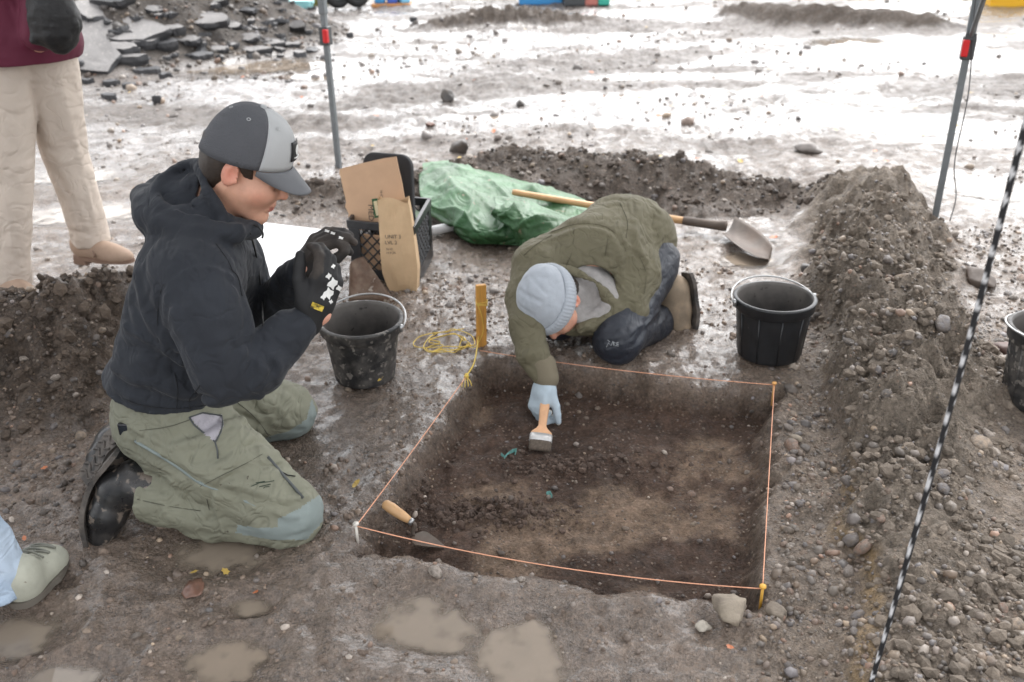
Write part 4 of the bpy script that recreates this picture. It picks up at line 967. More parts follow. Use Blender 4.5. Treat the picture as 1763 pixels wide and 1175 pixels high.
rock(1392, 262, 44, 'pale grey rock behind the far end of the right bank', m=mat('grey_rock', (.2, .18, .165), .6, var=.3, vscale=12), flat=.5)
rock(142, 976, 15, 'round shiny pebble on the mud by the white sneaker', flat=.8)
rock(333, 1022, 46, 'reddish brown wet cobble in the mud near the kneeling knee', flat=.3, m=mat('red_cobble', (.16, .085, .06), .3, var=.35, vscale=30, bump=.3, bscale=60))
rock(1728, 612, 42, 'dark red-brown stone beside the cut-off bucket', m=mat('redbrown_rock', (.10, .055, .043), .6, var=.3, vscale=14, bump=.4, bscale=50), flat=.6)
rock(1300, 672, 10, 'small dark stone in front of the clean bucket')
rock(1362, 672, 24, 'dark clod behind the string corner by the clean bucket', name='clod')
rock(790, 262, 40, 'dark muddy clod behind the tarpaulin', name='clod')
rock(1368, 770, 24, 'rounded brown stone just outside the right string', m=M_CLOD)
rock(562, 972, 1, 'x') if False else None

# ------------------------------------------------------------------ broken asphalt on the rubble heap and before it
M_ASPH = mat('weathered_asphalt', (.20, .19, .185), .7, var=.25, vscale=3, bump=.5, bscale=60, bdist=.006, speck=((.36, .34, .31), 60, .38))
M_ASPHD = mat('dark_asphalt', (.045, .045, .048), .55, var=.3, vscale=6, bump=.6, bscale=50, bdist=.008)
def slab(P, w, d, th, yaw, tilt, seed, parent, lab=None, dark=False, name='asphalt_slab', cat=None):
    r = np.random.default_rng(seed); n = r.integers(6, 10); pts = []
    for k in range(n):
        a = 2 * math.pi * (k + r.uniform(-.3, .3)) / n; q = r.uniform(.75, 1.1); pts.append((w / 2 * math.cos(a) * q, d / 2 * math.sin(a) * q))
    # more edge points so that the break looks rough
    fine = []
    for k in range(n):
        a = np.array(pts[k]); b = np.array(pts[(k + 1) % n])
        for t in (0, .33, .66): fine.append(a + (b - a) * t + r.normal(0, .012 * w, 2))
    R = rotz(yaw) @ np.array([[1, 0, 0], [0, math.cos(tilt), -math.sin(tilt)], [0, math.sin(tilt), math.cos(tilt)]]); m = len(fine)
    top_ = [P + R @ np.array([x, y, th / 2 + r.normal(0, .004)]) for x, y in fine]; mid = [P + R @ np.array([x * 1.03 + r.normal(0, .01 * w), y * 1.03 + r.normal(0, .01 * w), 0]) for x, y in fine]; bot = [P + R @ np.array([x * .93, y * .93, -th / 2]) for x, y in fine]
    vs = top_ + mid + bot; fs = [tuple(range(m)), tuple(range(3 * m - 1, 2 * m - 1, -1))]
    for L0 in (0, m):
        for i in range(m): fs.append((L0 + i, L0 + m + i, L0 + m + (i + 1) % m, L0 + (i + 1) % m))
    o = mesh(name, vs, fs, M_ASPHD if dark else M_ASPH, parent, False); o.data.materials.append(M_ASPHD)
    for pgn in o.data.polygons:
        if pgn.index > 0: pgn.material_index = 1
    if lab: o['label'] = lab
    if cat: o['category'] = cat
    return o
heap = TERR[5]
def heap_at(px, py):
    d = ray(px, py); t = np.linspace(5, 14, 700); P = CAMP[None] + d[None] * t[:, None]; g = terrain(P[:, 0], P[:, 1]); k = np.argmax(P[:, 2] < g); return P[k] if P[k, 2] < g[k] else P[-1]
for i, (px, py, w, d, th, yaw, tilt, lab) in enumerate([
        (158, 62, .75, .6, .10, .35, .50, 'large tilted grey slab low on the heap'), (150, 100, .55, .45, .09, .2, .55, 'pale slab at the foot of the heap'),
        (162, 24, .32, .26, .08, .9, .6, None), (352, 40, .50, .20, .08, -.45, .35, 'long pale slab lying across the slope'), (325, 73, .30, .14, .06, -.5, .2, None),
        (238, 62, .55, .40, .08, .0, .3, None), (250, 78, .30, .25, .09, .3, .1, None), (283, 80, .28, .22, .08, -.2, .1, None), (302, 56, .18, .14, .08, .1, .2, None),
        (205, 90, .35, .25, .09, -.1, .15, None), (215, 108, .42, .16, .09, .1, .1, None), (195, 5, .4, .2, .08, .2, .4, None), (430, 68, .28, .16, .05, -.6, .4, None),
        (512, 52, .16, .10, .14, .2, .9, None), (375, 5, .3, .14, .07, -.6, .5, None), (420, 20, .5, .1, .05, -.75, .3, None), (440, 90, .3, .15, .06, .3, .2, None),
        (470, 78, .25, .18, .06, -.2, .2, None), (270, 20, .2, .12, .05, .5, .4, None), (120, 40, .4, .3, .09, .1, .4, None), (245, 45, .24, .1, .05, .7, .5, None),
        (400, 48, .2, .12, .05, .2, .4, None), (500, 80, .22, .14, .05, .4, .1, None), (348, 100, .2, .14, .06, .6, .2, None), (380, 88, .18, .12, .05, -.3, .3, None)]):
    P = heap_at(px, py); k_ = 1.3 if i < 6 else 1.1; slab(P + [0, 0, th * .2], w * k_, d * k_, th, yaw, tilt, 300 + i, heap, lab, dark=(i % 4 == 3 and lab is None))
for i in range(70):      # smaller broken bits
    r = rng; px = r.uniform(110, 540); py = r.uniform(0, 110); P = heap_at(px, py)
    slab(P, r.uniform(.08, .2), r.uniform(.06, .14), r.uniform(.03, .06), r.uniform(0, 6), r.uniform(-.2, .5), 400 + i, heap, None, dark=r.random() < .45)
for i, (px, py, w, lab) in enumerate([(187, 166, 36, 'flat dark asphalt piece on the mud right of the beige trousers'), (270, 172, 18, 'lumpy dark asphalt piece nearest the grey cap'), (150, 134, 26, 'dark asphalt piece low before the heap, at its left'),
        (190, 136, 30, 'dark asphalt piece before the heap, second from the left'), (222, 146, 26, 'dark asphalt piece before the heap, just above the lumpy one'), (256, 120, 50, 'long dark asphalt piece at the foot of the heap'),
        (285, 130, 24, 'small dark asphalt piece right of the long one'), (712, 38, 16, 'small dark asphalt piece far off right of the tent leg'), (602, 66, 12, 'tiny dark block on the mud beside the tent leg')]):
    P = at_z(px, py, .03); dpx = FPX / ((P - CAMP) @ CF); P[2] = gz(P[0], P[1]) + .02
    slab(P, w / dpx, w / dpx * .6, .06, (i * .7) % 1.2 - .5, .05, 500 + i, None, lab, True, 'asphalt_piece', 'asphalt piece')

# ------------------------------------------------------------------ fallen leaves
M_LEAF = mat('orange_leaf', s2l((176, 104, 66)), .5, var=.3, vscale=40); M_LEAFY = mat('yellow_leaf', s2l((178, 150, 78)), .5, var=.3, vscale=40)
def leaf_mesh(m, seed):
    r = np.random.default_rng(seed); vs = [(0, 0, 0)]; n = 12
    for k in range(n):
        a = 2 * math.pi * k / n; q = (1, .72, .9, .6)[k % 4] if seed % 2 else 1 - .35 * abs(math.sin(a)); vs.append((q * math.cos(a), .72 * q * math.sin(a), .25 * r.random()))
    o = mesh('leaf', vs, [(0, 1 + k, 1 + (k + 1) % n) for k in range(n)], m, None, False); d = o.data; bpy.data.objects.remove(o); return d
LM = [leaf_mesh(M_LEAF, 1), leaf_mesh(M_LEAF, 2), leaf_mesh(M_LEAFY, 3), leaf_mesh(M_LEAFY, 4)]
def leaf(px, py, s, k, lab, grp=None):
    P = at_z(px, py, 0); o = link('fallen_leaf', LM[k]); o.location = (P[0], P[1], gz(P[0], P[1]) + .008 + s * .1); o.scale = (s, s, s * .6); o.rotation_euler = (rk.uniform(-.3, .3), rk.uniform(-.3, .3), rk.uniform(0, 6)); tag(o, lab, 'leaf', grp)
leaf(78, 811, .016, 0, 'orange leaf on the earth left of the muddy boots'); leaf(44, 934, .011, 1, 'orange leaf scrap behind the pale sneaker'); leaf(613, 832, .017, 3, 'curled tan leaf on the mud left of the pit')
leaf(388, 984, .014, 2, 'yellow curled leaf by the puddle at the knee'); leaf(334, 985, .012, 2, 'yellow leaf lying left of the curled one'); leaf(440, 1019, .010, 0, 'reddish leaf right of the wet cobble'); leaf(1332, 416, .030, 0, 'orange leaf beside the shovel blade')
leaf(1255, 1128, .010, 0, 'small orange leaf below the pale clods')
rl = np.random.default_rng(15)
for k in range(56):
    for _ in range(20):
        py = rl.uniform(25, 330); px = rl.uniform(620, 1740) if k > 14 else rl.uniform(150, 520)
        if not (px < 560 and py > 175): break
    leaf(px, py, rl.uniform(.014, .032), int(rl.integers(0, 4)), 'small fallen autumn leaf on the far wet mud', 'autumn leaves strewn over the far mud')

# ------------------------------------------------------------------ things at the far side of the yard
M_BLUE = mat('blue_plastic', s2l((60, 140, 200)), .4); M_GREYB = mat('grey_bin', (.06, .065, .07), .5); M_TYRE = mat('tyre_rubber', (.02, .02, .02), .8, bump=.3, bscale=60)
M_YELLOW = mat('yellow_paint', s2l((224, 170, 30)), .4); M_TEAL = mat('teal_plastic', s2l((60, 170, 150)), .45); M_SKINNY = mat('pink_fabric', s2l((190, 120, 110)), .8)
fb = at_z(474, 28, 0)
bucket((fb[0], fb[1] + .2, 0), 'far dark bin standing at the edge of the grass', M_GREYB, rt=.19, rb=.15, h=.38, ribs=0, hang=.5)
def cooler(px, py, w, d, h, m1, m2, lab, cat='cooler', name='cooler'):
    P = at_z(px, py, 0); P[1] += d / 2; r0 = root(name, P)
    MB().box(P + [0, 0, h * .40], (w / 2, d / 2, h * .40), None, 1.06).build('body', m1, r0, bevel=.02)
    MB().box(P + [0, 0, h * .90], (w * .54, d * .55, h * .1 - .003), None, .95).build('lid', m2, r0, bevel=.02)
    for s_ in (-1, 1): MB().box(P + [s_ * (w * .545), 0, h * .66], (.018, d * .22, .02)).build('handle', m2, r0, bevel=.006)
    tag(r0, lab, cat); return r0
cooler(931, 9, .62, .38, .40, M_BLUE, M_WHITE, 'far blue cooler with a white lid at the top edge'); cooler(989, 11, .30, .34, .36, M_GREYB, M_DARKPLASTIC, 'far dark grey storage box right of the blue cooler', 'storage box', 'storage_box')
cooler(1040, 10, .16, .2, .22, M_TEAL, M_TEAL, 'far small teal box right of the dark storage box', 'box', 'plastic_box'); cooler(1738, 14, .5, .5, .5, M_YELLOW, M_YELLOW, 'far yellow box at the upper right corner', 'box', 'plastic_box')
cooler(508, 17, .42, .3, .12, mat('pale_blue_plastic', s2l((150, 210, 214)), .45), mat('pale_blue_lid', s2l((160, 214, 220)), .45), 'far pale blue tray on the grass beside the dark bin', 'tray', 'tray')
def wheel(P, lab, r0_=.21):
    w = root('loose_wheel', P); prof = []
    for k in range(13):
        a = 2 * math.pi * k / 12; prof.append((r0_ - .055 + .055 * math.cos(a), .06 * math.sin(a)))
    R = frame((.55, -.8, .1)); c = P + [0, 0, r0_]
    MB().lathe(prof, c, 28, R).build('tyre', M_TYRE, w, True); MB().lathe([(.0, .03), (.05, .035), (.06, .02), (r0_ - .1, .02), (r0_ - .1, -.02), (.0, -.03)], c, 24, R).build('rim', M_GREYMETAL, w, True)
    tag(w, lab, 'wheel')
wheel(at_z(583, 15, 0), 'far black wheel just right of the left tent leg'); wheel(at_z(616, 13, 0), 'far black wheel, second right of the left tent leg')
P = at_z(672, 13, 0); bx_ = root('flat_crate', P); MB().box(P + [0, .25, .02], (.28, .2, .02)).build('base', mat('orange_board', s2l((196, 140, 90)), .7), bx_, bevel=.004)
for k, mm in enumerate((M_BLUE, mat('mid_blue', s2l((64, 96, 190)), .5), mat('sky_blue', s2l((120, 190, 230)), .5))): MB().box(P + [-.17 + .17 * k, .25, .14], (.07, .13, .1), rotz(.2 * k)).build('packet', mm, bx_, bevel=.02)
tag(bx_, 'far orange board with blue packets at the top edge', 'board')
P = at_z(1018, 9, 0); tag(cooler(1018, 10, .2, .25, .3, M_SKINNY, mat('red_cloth', s2l((170, 60, 60)), .8), 'far pinkish bag between the dark box and the teal box', 'bag', 'bag'), None)
# rough grass beyond the heap
gv = []; gf = []; gc = []; rg = np.random.default_rng(4)
for k in range(5200):
    px = rg.uniform(395, 566) if k < 4200 else rg.uniform(1180, 1720); py = rg.uniform(-30, 13 if k < 4200 else 0) - (0 if px > 430 or k >= 4200 else 0)
    P = at_z(px, py, 0); h = rg.uniform(.05, .16); a = rg.uniform(0, 6.28); w = .012; b = len(gv); d = np.array([math.cos(a), math.sin(a), 0]); l = np.array([rg.normal(0, .04), rg.normal(0, .04), h])
    gv += [P - d * w, P + d * w, P + l]; gf.append((b, b + 1, b + 2)); c = np.array((.16, .17, .05)) * rg.uniform(.6, 1.3) + np.array((.10, .06, 0)) * rg.random(); gc += [c] * 3
o = mesh('grass', gv, np.array(gf), mat('grass_blades', (.1, .12, .04), .7, attr='tint'), None, False, {'tint': np.array(gc)}); tag(o, 'yellowing rough grass at the far edge of the yard', None, None, 'stuff')
# ------------------------------------------------------------------ people: signed distance shapes turned into smooth meshes
def smin(a, b, k):
    if k <= 0: return np.minimum(a, b)
    h = np.clip(.5 + .5 * (b - a) / k, 0, 1); return b + (a - b) * h - k * h * (1 - h)
def cone(a, b, ra, rb):
    a = np.array(a, float); b = np.array(b, float); e = b - a; L2 = e @ e + 1e-12
    def f(P):
        d = P - a; t = np.clip((d @ e) / L2, 0, 1); q = d - t[:, None] * e
        return np.sqrt((q * q).sum(1)) - (ra + (rb - ra) * t)
    return f
def chain(pts, rad, k=.0):
    fs = [cone(pts[i], pts[i + 1], rad[i], rad[i + 1]) for i in range(len(pts) - 1)]
    def f(P):
        d = fs[0](P)
        for g in fs[1:]: d = smin(d, g(P), k)
        return d
    return f
def ell(c, r, R=None):
    c = np.array(c, float); r = np.array(r, float); R = np.eye(3) if R is None else R
    def f(P):
        q = (P - c) @ R; k0 = np.sqrt(((q / r) ** 2).sum(1)); k1 = np.sqrt(((q / (r * r)) ** 2).sum(1)) + 1e-9
        return k0 * (k0 - 1) / k1
    return f
def rbox(c, h, R, rad):
    c = np.array(c, float); h = np.array(h, float) - rad
    def f(P):
        q = np.abs((P - c) @ R) - h; return np.sqrt((np.maximum(q, 0) ** 2).sum(1)) + np.minimum(q.max(1), 0) - rad
    return f
def blend(parts):
    """parts: list of (field, blend radius) ; a negative marker 'cut' subtracts"""
    def f(P):
        d = None
        for it in parts:
            g, k = it[0], it[1]; v = g(P)
            if d is None: d = v
            elif len(it) > 2: d = -smin(-d, v, k)
            else: d = smin(d, v, k)
        return d
    return f
def seg_dist(P, pts):
    best = np.full(len(P), 1e9)
    for a, b in zip(pts[:-1], pts[1:]):
        e = b - a; d = P - a; t = np.clip((d @ e) / (e @ e + 1e-12), 0, 1); q = d - t[:, None] * e; best = np.minimum(best, (q * q).sum(1))
    return np.sqrt(best)
def folded(f, strokes, noise=0.0, nscale=9.0, seed=1, squash=None):
    """ridges (amp>0) and grooves (amp<0) along polylines plus soft unevenness of the cloth"""
    pre = [(np.array(p), np.array(p).min(0) - 3 * r, np.array(p).max(0) + 3 * r, r, a) for p, r, a in strokes]
    def g(P):
        d = f(P)
        for p, lo, hi, r, a in pre:
            m = ((P > lo) & (P < hi)).all(1)
            if m.any(): d[m] -= a * np.exp(-(seg_dist(P[m], p) / r) ** 2)
        if noise:
            Q_ = P if squash is None else P * np.array(squash)
            d = d + noise * ((1 - abs(2 * vn3(Q_ * nscale, seed) - 1)) - .5) + noise * .55 * ((1 - abs(2 * vn3(Q_ * nscale * 2.1 + 5, seed + 1) - 1)) ** 2 - .4) + noise * .25 * ((1 - abs(2 * vn3(Q_ * nscale * 4.6 + 9, seed + 2) - 1)) ** 3 - .3)
        return d
    return g
def trace(f, px, py, t0=1.2, t1=6.0):
    d = ray(px, py); d = d / np.linalg.norm(d); t = t0
    for _ in range(120):
        v = float(f((CAMP + d * t)[None])[0])
        if v < .0008: break
        t += max(v * .8, .0008)
        if t > t1: return None
    return CAMP + d * t
def trace_many(f, pts, t0=1.2, t1=6.0):
    D = np.array([ray(*p) for p in pts]); D /= np.linalg.norm(D, axis=1)[:, None]; t = np.full(len(D), t0); act = np.ones(len(D), bool); hit = np.zeros(len(D), bool)
    for _ in range(120):
        i = np.flatnonzero(act)
        if len(i) == 0: break
        v = f(CAMP + D[i] * t[i, None]); h = v < .0008; hit[i[h]] = True; t[i[~h]] += np.maximum(v[~h] * .8, .0008); act[i[h]] = False; act[i[~h]] = t[i[~h]] < t1
    P = CAMP + D * t[:, None]; return [p if (k or q < t1) else None for p, k, q in zip(P, hit, t)]
def strokes_px(f, lst):
    out = []; allp = [p for pts, r, a in lst for p in pts]; tr = trace_many(f, allp) if allp else []; k_ = 0
    for pts, r, a in lst:
        P = [p for p in tr[k_:k_ + len(pts)] if p is not None]; k_ += len(pts)
        if len(P) > 1: out.append((curve3(P, 3), r, a))
    return out
def polygonise(f, lo, hi, h):
    lo = np.array(lo, float); hi = np.array(hi, float); B = 4
    n = (np.ceil((hi - lo) / (h * B)).astype(int)) * B
    cs = [lo[i] + h * (np.arange(n[i] // B) * B + B / 2) for i in range(3)]
    C = np.stack(np.meshgrid(*cs, indexing='ij'), -1).reshape(-1, 3)
    dc = np.concatenate([f(c) for c in np.array_split(C, max(1, len(C) // 150000))]).reshape(n // B)
    near = np.abs(dc) < h * B * 1.25 + .012
    D = np.repeat(np.repeat(np.repeat(dc, B, 0), B, 1), B, 2); D = np.pad(D, ((0, 1),) * 3, mode='edge')
    M = np.repeat(np.repeat(np.repeat(near, B, 0), B, 1), B, 2); M = np.pad(M, ((0, 1),) * 3)
    M2 = M.copy()
    for ax in range(3): M2 |= np.roll(M2, 1, ax)
    I = np.argwhere(M2)
    X = lo + I * h
    vals = np.concatenate([f(c) for c in np.array_split(X, max(1, len(X) // 150000))])
    D[M2] = vals
    S = D < 0
    cnt = sum(S[i:i + n[0], j:j + n[1], k:k + n[2]].astype(np.int8) for i in (0, 1) for j in (0, 1) for k in (0, 1))
    A = np.argwhere((cnt > 0) & (cnt < 8))
    vid = np.full(tuple(n), -1, int); vid[A[:, 0], A[:, 1], A[:, 2]] = np.arange(len(A))
    acc = np.zeros((len(A), 3)); num = np.zeros(len(A))
    corners = [(i, j, k) for i in (0, 1) for j in (0, 1) for k in (0, 1)]
    for a in corners:
        for ax in range(3):
            if a[ax]: continue
            b = list(a); b[ax] = 1
            va = D[A[:, 0] + a[0], A[:, 1] + a[1], A[:, 2] + a[2]]; vb = D[A[:, 0] + b[0], A[:, 1] + b[1], A[:, 2] + b[2]]
            m = (va < 0) != (vb < 0); t = va[m] / (va[m] - vb[m]); p = np.tile(np.array(a, float), (m.sum(), 1)); p[:, ax] = t
            acc[m] += p; num[m] += 1
    V = lo + (A + acc / num[:, None]) * h
    F = []
    for ax in range(3):
        u, v = [(1, 2), (2, 0), (0, 1)][ax]
        sl0 = [slice(1, n[q]) for q in range(3)]; sl0[ax] = slice(0, n[ax]); sl1 = list(sl0); sl1[ax] = slice(1, n[ax] + 1)
        s0 = S[tuple(sl0)]; s1 = S[tuple(sl1)]
        E_ = np.argwhere(s0 != s1)
        if len(E_) == 0: continue
        inside = s0[E_[:, 0], E_[:, 1], E_[:, 2]]
        base = E_.copy()
        for q in range(3):
            if q != ax: base[:, q] += 1
        def cell(du, dv):
            c = base.copy(); c[:, u] -= du; c[:, v] -= dv; return vid[c[:, 0], c[:, 1], c[:, 2]]
        q = np.stack([cell(1, 1), cell(0, 1), cell(0, 0), cell(1, 0)], 1)
        q[~inside] = q[~inside][:, ::-1]
        F.append(q[(q >= 0).all(1)])
    return V, np.concatenate(F)
def relax(V, F, it=1, w=.5):
    e = np.concatenate([F[:, [0, 1]], F[:, [1, 2]], F[:, [2, 3]], F[:, [3, 0]]])
    for _ in range(it):
        s = np.zeros_like(V); c = np.zeros(len(V)); np.add.at(s, e[:, 0], V[e[:, 1]]); np.add.at(c, e[:, 0], 1); np.add.at(s, e[:, 1], V[e[:, 0]]); np.add.at(c, e[:, 1], 1)
        V = V * (1 - w) + w * s / np.maximum(c, 1)[:, None]
    return V
def in_poly(x, y, poly):
    r = np.zeros(len(x), bool); n = len(poly)
    for i in range(n):
        x0, y0 = poly[i]; x1, y1 = poly[(i + 1) % n]
        c = ((y0 > y) != (y1 > y)) & (x < (x1 - x0) * (y - y0) / (y1 - y0 + 1e-12) + x0); r ^= c
    return r
def sdf_obj(name, f, lo, hi, h, m, parent=None, splits=(), attrs=None, rlx=1):
    """mesh of the field; splits = [(name, polygon in the photograph or test, material)] cut pieces of its surface off as parts"""
    V, F = polygonise(f, lo, hi, h); V = relax(V, F, rlx, .5)
    own = np.zeros(len(F), int); C = V[F].mean(1)
    e1 = V[F[:, 2]] - V[F[:, 0]]; e2 = V[F[:, 3]] - V[F[:, 1]]; N_ = np.cross(e1, e2)
    front = ((CAMP - C) * N_).sum(1) > 0
    d = C - CAMP; k = d @ CF; sx = W0 / 2 + FPX * (d @ CR) / k; sy = H0 / 2 - FPX * (d @ CU) / k
    for i, (nm, test, mm) in enumerate(splits):
        s = (in_poly(sx, sy, test) & front) if isinstance(test, list) else test(C, N_)
        idx_ = np.flatnonzero(s & (own == 0))
        if len(idx_) and isinstance(test, list):        # keep one connected piece
            lab_ = np.arange(len(idx_)); 
            for _ in range(60):
                vm = np.full(len(V), len(F) + 1); np.minimum.at(vm, F[idx_].ravel(), np.repeat(lab_, 4)); new = vm[F[idx_]].min(1)
                if (new == lab_).all(): break
                lab_ = new
            u_, c_ = np.unique(lab_, return_counts=True); idx_ = idx_[lab_ == u_[c_.argmax()]]
        own[idx_] = i + 1
    objs = []
    for i in range(len(splits) + 1):
        fq = F[own == i]
        if len(fq) == 0: objs.append(None); continue
        use = np.unique(fq); mp = np.full(len(V), -1); mp[use] = np.arange(len(use))
        at = {kk: vv(V[use]) for kk, vv in (attrs or {}).items()} if i == 0 else None
        o = mesh(name if i == 0 else splits[i - 1][0], V[use], mp[fq], m if i == 0 else splits[i - 1][2], parent if i == 0 else objs[0], True, at)
        objs.append(o)
    return objs[0], objs[1:]
def bounds(pts, pad): P = np.array(pts); return P.min(0) - pad, P.max(0) + pad
def J(px, py, Y): return at_y(px, py, Y)

# --- head: local x forward, y left, z up ; origin at the ear holes
def head_field(O, R, scale=1.0, neck_to=None, female=False):
    L = lambda x, y, z: O + R @ (np.array([x, y, z]) * scale)
    s = scale
    parts = [(ell(L(-.012, 0, .050), np.array((.095, .075, .088)) * s, R), 0), (ell(L(.030, 0, -.025), np.array((.066, .060, .085)) * s, R), .03 * s),
             (cone(L(-.015, .050, -.040), L(.062, .016, -.098), .022 * s, .019 * s), .025 * s), (cone(L(-.015, -.050, -.040), L(.062, -.016, -.098), .022 * s, .019 * s), .025 * s),
             (ell(L(.072, 0, -.100), np.array((.021, .025, .019)) * s, R), .02 * s),
             (cone(L(.080, -.032, .028), L(.080, .032, .028), .014 * s, .014 * s), .015 * s),
             (cone(L(.070, .034, -.022), L(.045, .050, -.030), .018 * s, .018 * s), .04 * s), (cone(L(.070, -.034, -.022), L(.045, -.050, -.030), .018 * s, .018 * s), .04 * s),
             (ell(L(.090, .031, .008), np.array((.012, .018, .012)) * s, R), .010 * s, 'cut'), (ell(L(.090, -.031, .008), np.array((.012, .018, .012)) * s, R), .010 * s, 'cut'),
             (ell(L(.078, .031, .008), np.array((.012, .013, .012)) * s, R), .002), (ell(L(.078, -.031, .008), np.array((.012, .013, .012)) * s, R), .002),
             (cone(L(.088, 0, .022), L(.112, 0, -.022), .008 * s, .0105 * s), .010 * s), (cone(L(.098, .011, -.027), L(.098, -.011, -.027), .0085 * s, .0085 * s), .008 * s),
             (ell(L(.090, 0, -.055), np.array((.012, .024, .0075)) * s, R), .006 * s), (ell(L(.088, 0, -.068), np.array((.012, .021, .0080)) * s, R), .006 * s)]
    for sg in (1, -1):
        Re = R @ rotz(sg * .25)
        parts += [(ell(L(-.016, sg * .080, .004), np.array((.022, .011, .034)) * s, Re), .006 * s), (ell(L(-.006, sg * .094, .007), np.array((.0135, .0115, .023)) * s, Re), .002 * s, 'cut'), (cone(L(.002, sg * .084, -.002), L(.004, sg * .084, -.010), .004 * s, .005 * s), .003 * s)]
    if neck_to is not None:
        parts += [(chain([L(-.030, 0, -.050), neck_to], [.054 * s, .060 * s]), .03 * s)]
    return blend(parts), L
SKIN_C = np.array(s2l((206, 158, 134)))
def skin_attr(O, R, s=1.0, tone=SKIN_C):
    def f(V):
        q = (V - O) @ R / s; c = np.tile(tone, (len(V), 1))
        def mixin(w, col): return c * (1 - w[:, None]) + np.array(col) * w[:, None]
        lips = np.exp(-(((q[:, 2] + .061) / .0105) ** 2)) * (q[:, 0] > .086) * (abs(q[:, 1]) < .024); c = mixin(np.clip(lips, 0, 1) * .75, s2l((172, 92, 88)))
        ear = np.exp(-(((q[:, 0] + .016) / .03) ** 2 + ((q[:, 2] - .004) / .04) ** 2)) * (abs(q[:, 1]) > .076); c = mixin(ear * .5, s2l((214, 120, 104)))
        chk = np.exp(-(((q[:, 0] - .06) / .025) ** 2 + ((q[:, 2] + .03) / .025) ** 2)) * (abs(q[:, 1]) > .03); c = mixin(chk * .3, s2l((206, 130, 112)))
        nose = np.exp(-(((q[:, 0] - .112) / .015) ** 2 + ((q[:, 2] + .02) / .02) ** 2)); c = mixin(nose * .3, s2l((204, 120, 104)))
        brow = np.exp(-(((q[:, 2] - .034) / .005) ** 2)) * (q[:, 0] > .07) * (abs(q[:, 1]) > .014) * (abs(q[:, 1]) < .045); c = mixin(brow * .8, (.05, .03, .02))
        far_ = (np.sqrt((q * q).sum(1)) > .25); c[far_] = np.array(s2l((214, 160, 138)))
        return c
    return f
M_SKIN = mat('skin', tuple(SKIN_C), .5, attr='tint', var=.10, vscale=32, bump=.18, bscale=260, speck=((.16, .085, .065), 70, .27))
for n_ in M_SKIN.node_tree.nodes:
    if n_.type == 'BSDF_PRINCIPLED':
        n_.inputs['Subsurface Weight'].default_value = .12; n_.inputs['Subsurface Radius'].default_value = (.01, .004, .002)
M_HAIR = mat('dark_brown_hair', (.03, .02, .014), .5, var=.4, vscale=80, stretch=(1, 1, 3), bump=.6, bscale=180)

# --- hand: y along the fingers, z out of the back of the hand ; side +1 right hand, -1 left hand
def hand_field(wrist, y, z, side, curls, thumb=(.5, .5, .35), s=1.0, fat=1.0, spread=.0, fore=None):
    y = np.array(y, float); y /= np.linalg.norm(y); z = np.array(z, float); z -= y * (z @ y); z /= np.linalg.norm(z)
    x = -np.cross(y, z) * side                       # towards the thumb
    G = lambda a, b, c: wrist + (x * a + y * b + z * c) * s
    Rm = np.stack([x, y, z], 1)
    parts = [(rbox(G(-.002, .052, 0), np.array((.040, .046, .0155)) * s * np.array([1, 1, fat]), Rm, .0145 * s), 0), (cone(G(0, -.02, 0), G(0, .03, 0), .026 * s * fat, .027 * s * fat), .02 * s),
             (cone(G(.022, .02, -.010), G(.030, .05, -.012), .017 * s, .013 * s), .012 * s)]
    names = []
    for i, (bx, by, L_) in enumerate(((.028, .094, .082), (.010, .099, .090), (-.009, .096, .084), (-.027, .088, .066))):
        p = G(bx, by, .002); d = y + x * spread * (1.5 - i) * .2; d /= np.linalg.norm(d); a = 0; q = [p - y * .012 * s, p]; rr = [.0105 * s * fat, .0102 * s * fat]
        c = curls[i]
        for seg, (fl, ang) in enumerate(zip((.46, .30, .24), c)):
            a += ang; dd = d * math.cos(a) - z * math.sin(a); p = p + dd * L_ * fl * s; q.append(p); rr.append((.0096, .0090, .0078)[seg] * s * fat)
        names.append(q); parts.append((chain(q, rr, .003), .006 * s))
    t0 = G(.030, .030, -.008); d1 = x * math.sin(thumb[0]) + y * math.cos(thumb[0]) - z * thumb[1]; d1 /= np.linalg.norm(d1)
    d2 = d1 + y * .25 - x * thumb[2]; d2 /= np.linalg.norm(d2); t1 = t0 + d1 * .042 * s; t2 = t1 + d2 * .030 * s; t3 = t2 + d2 * .022 * s
    parts.append((chain([t0, t1, t2, t3], [.0145 * s * fat, .0118 * s * fat, .0108 * s * fat, .0090 * s * fat], .004), .010 * s))
    names.append([t0, t1, t2, t3])
    if fore is not None: parts.append((cone(G(0, -.005, 0), fore, .026 * s * fat, .033 * s * fat), .015))
    return blend(parts), G, names
# ------------------------------------------------------------------ kneeling person in the dark hoodie
M_HOOD = mat('charcoal_fleece', (.0190, .0220, .0285), .92, var=.16, vscale=4, bump=.3, bscale=420, bump2=.15, b2scale=22, sheen=.06, wr=.35, wscale=7, speck=((.2, .2, .2), 160, .24))
M_OLIVE = mat('olive_trouser_cloth', (.190, .190, .140), .8, var=.12, vscale=5, bump=.25, bscale=500, bump2=.12, b2scale=20, wr=.4, wscale=8, speck=((.07, .06, .045), 45, .29))
M_TEALP = mat('grey_green_patch', (.20, .235, .225), .8, var=.1, vscale=9, bump=.2, bscale=400)
M_LINING = mat('lavender_lining', (.36, .34, .37), .8, bump2=.5, b2scale=60)
M_BOOTR = mat('wet_rubber_boot', (.016, .016, .017), .36, var=.3, vscale=30, bump=.2, bscale=60, rvar=.14, col2=(.035, .032, .030), speck=((.15, .122, .10), 34, .42))
M_SOLE = mat('muddy_sole', (.115, .098, .084), .75, col2=(.05, .045, .042), vscale=30, var=.3, bump=.7, bscale=60, bdist=.006)
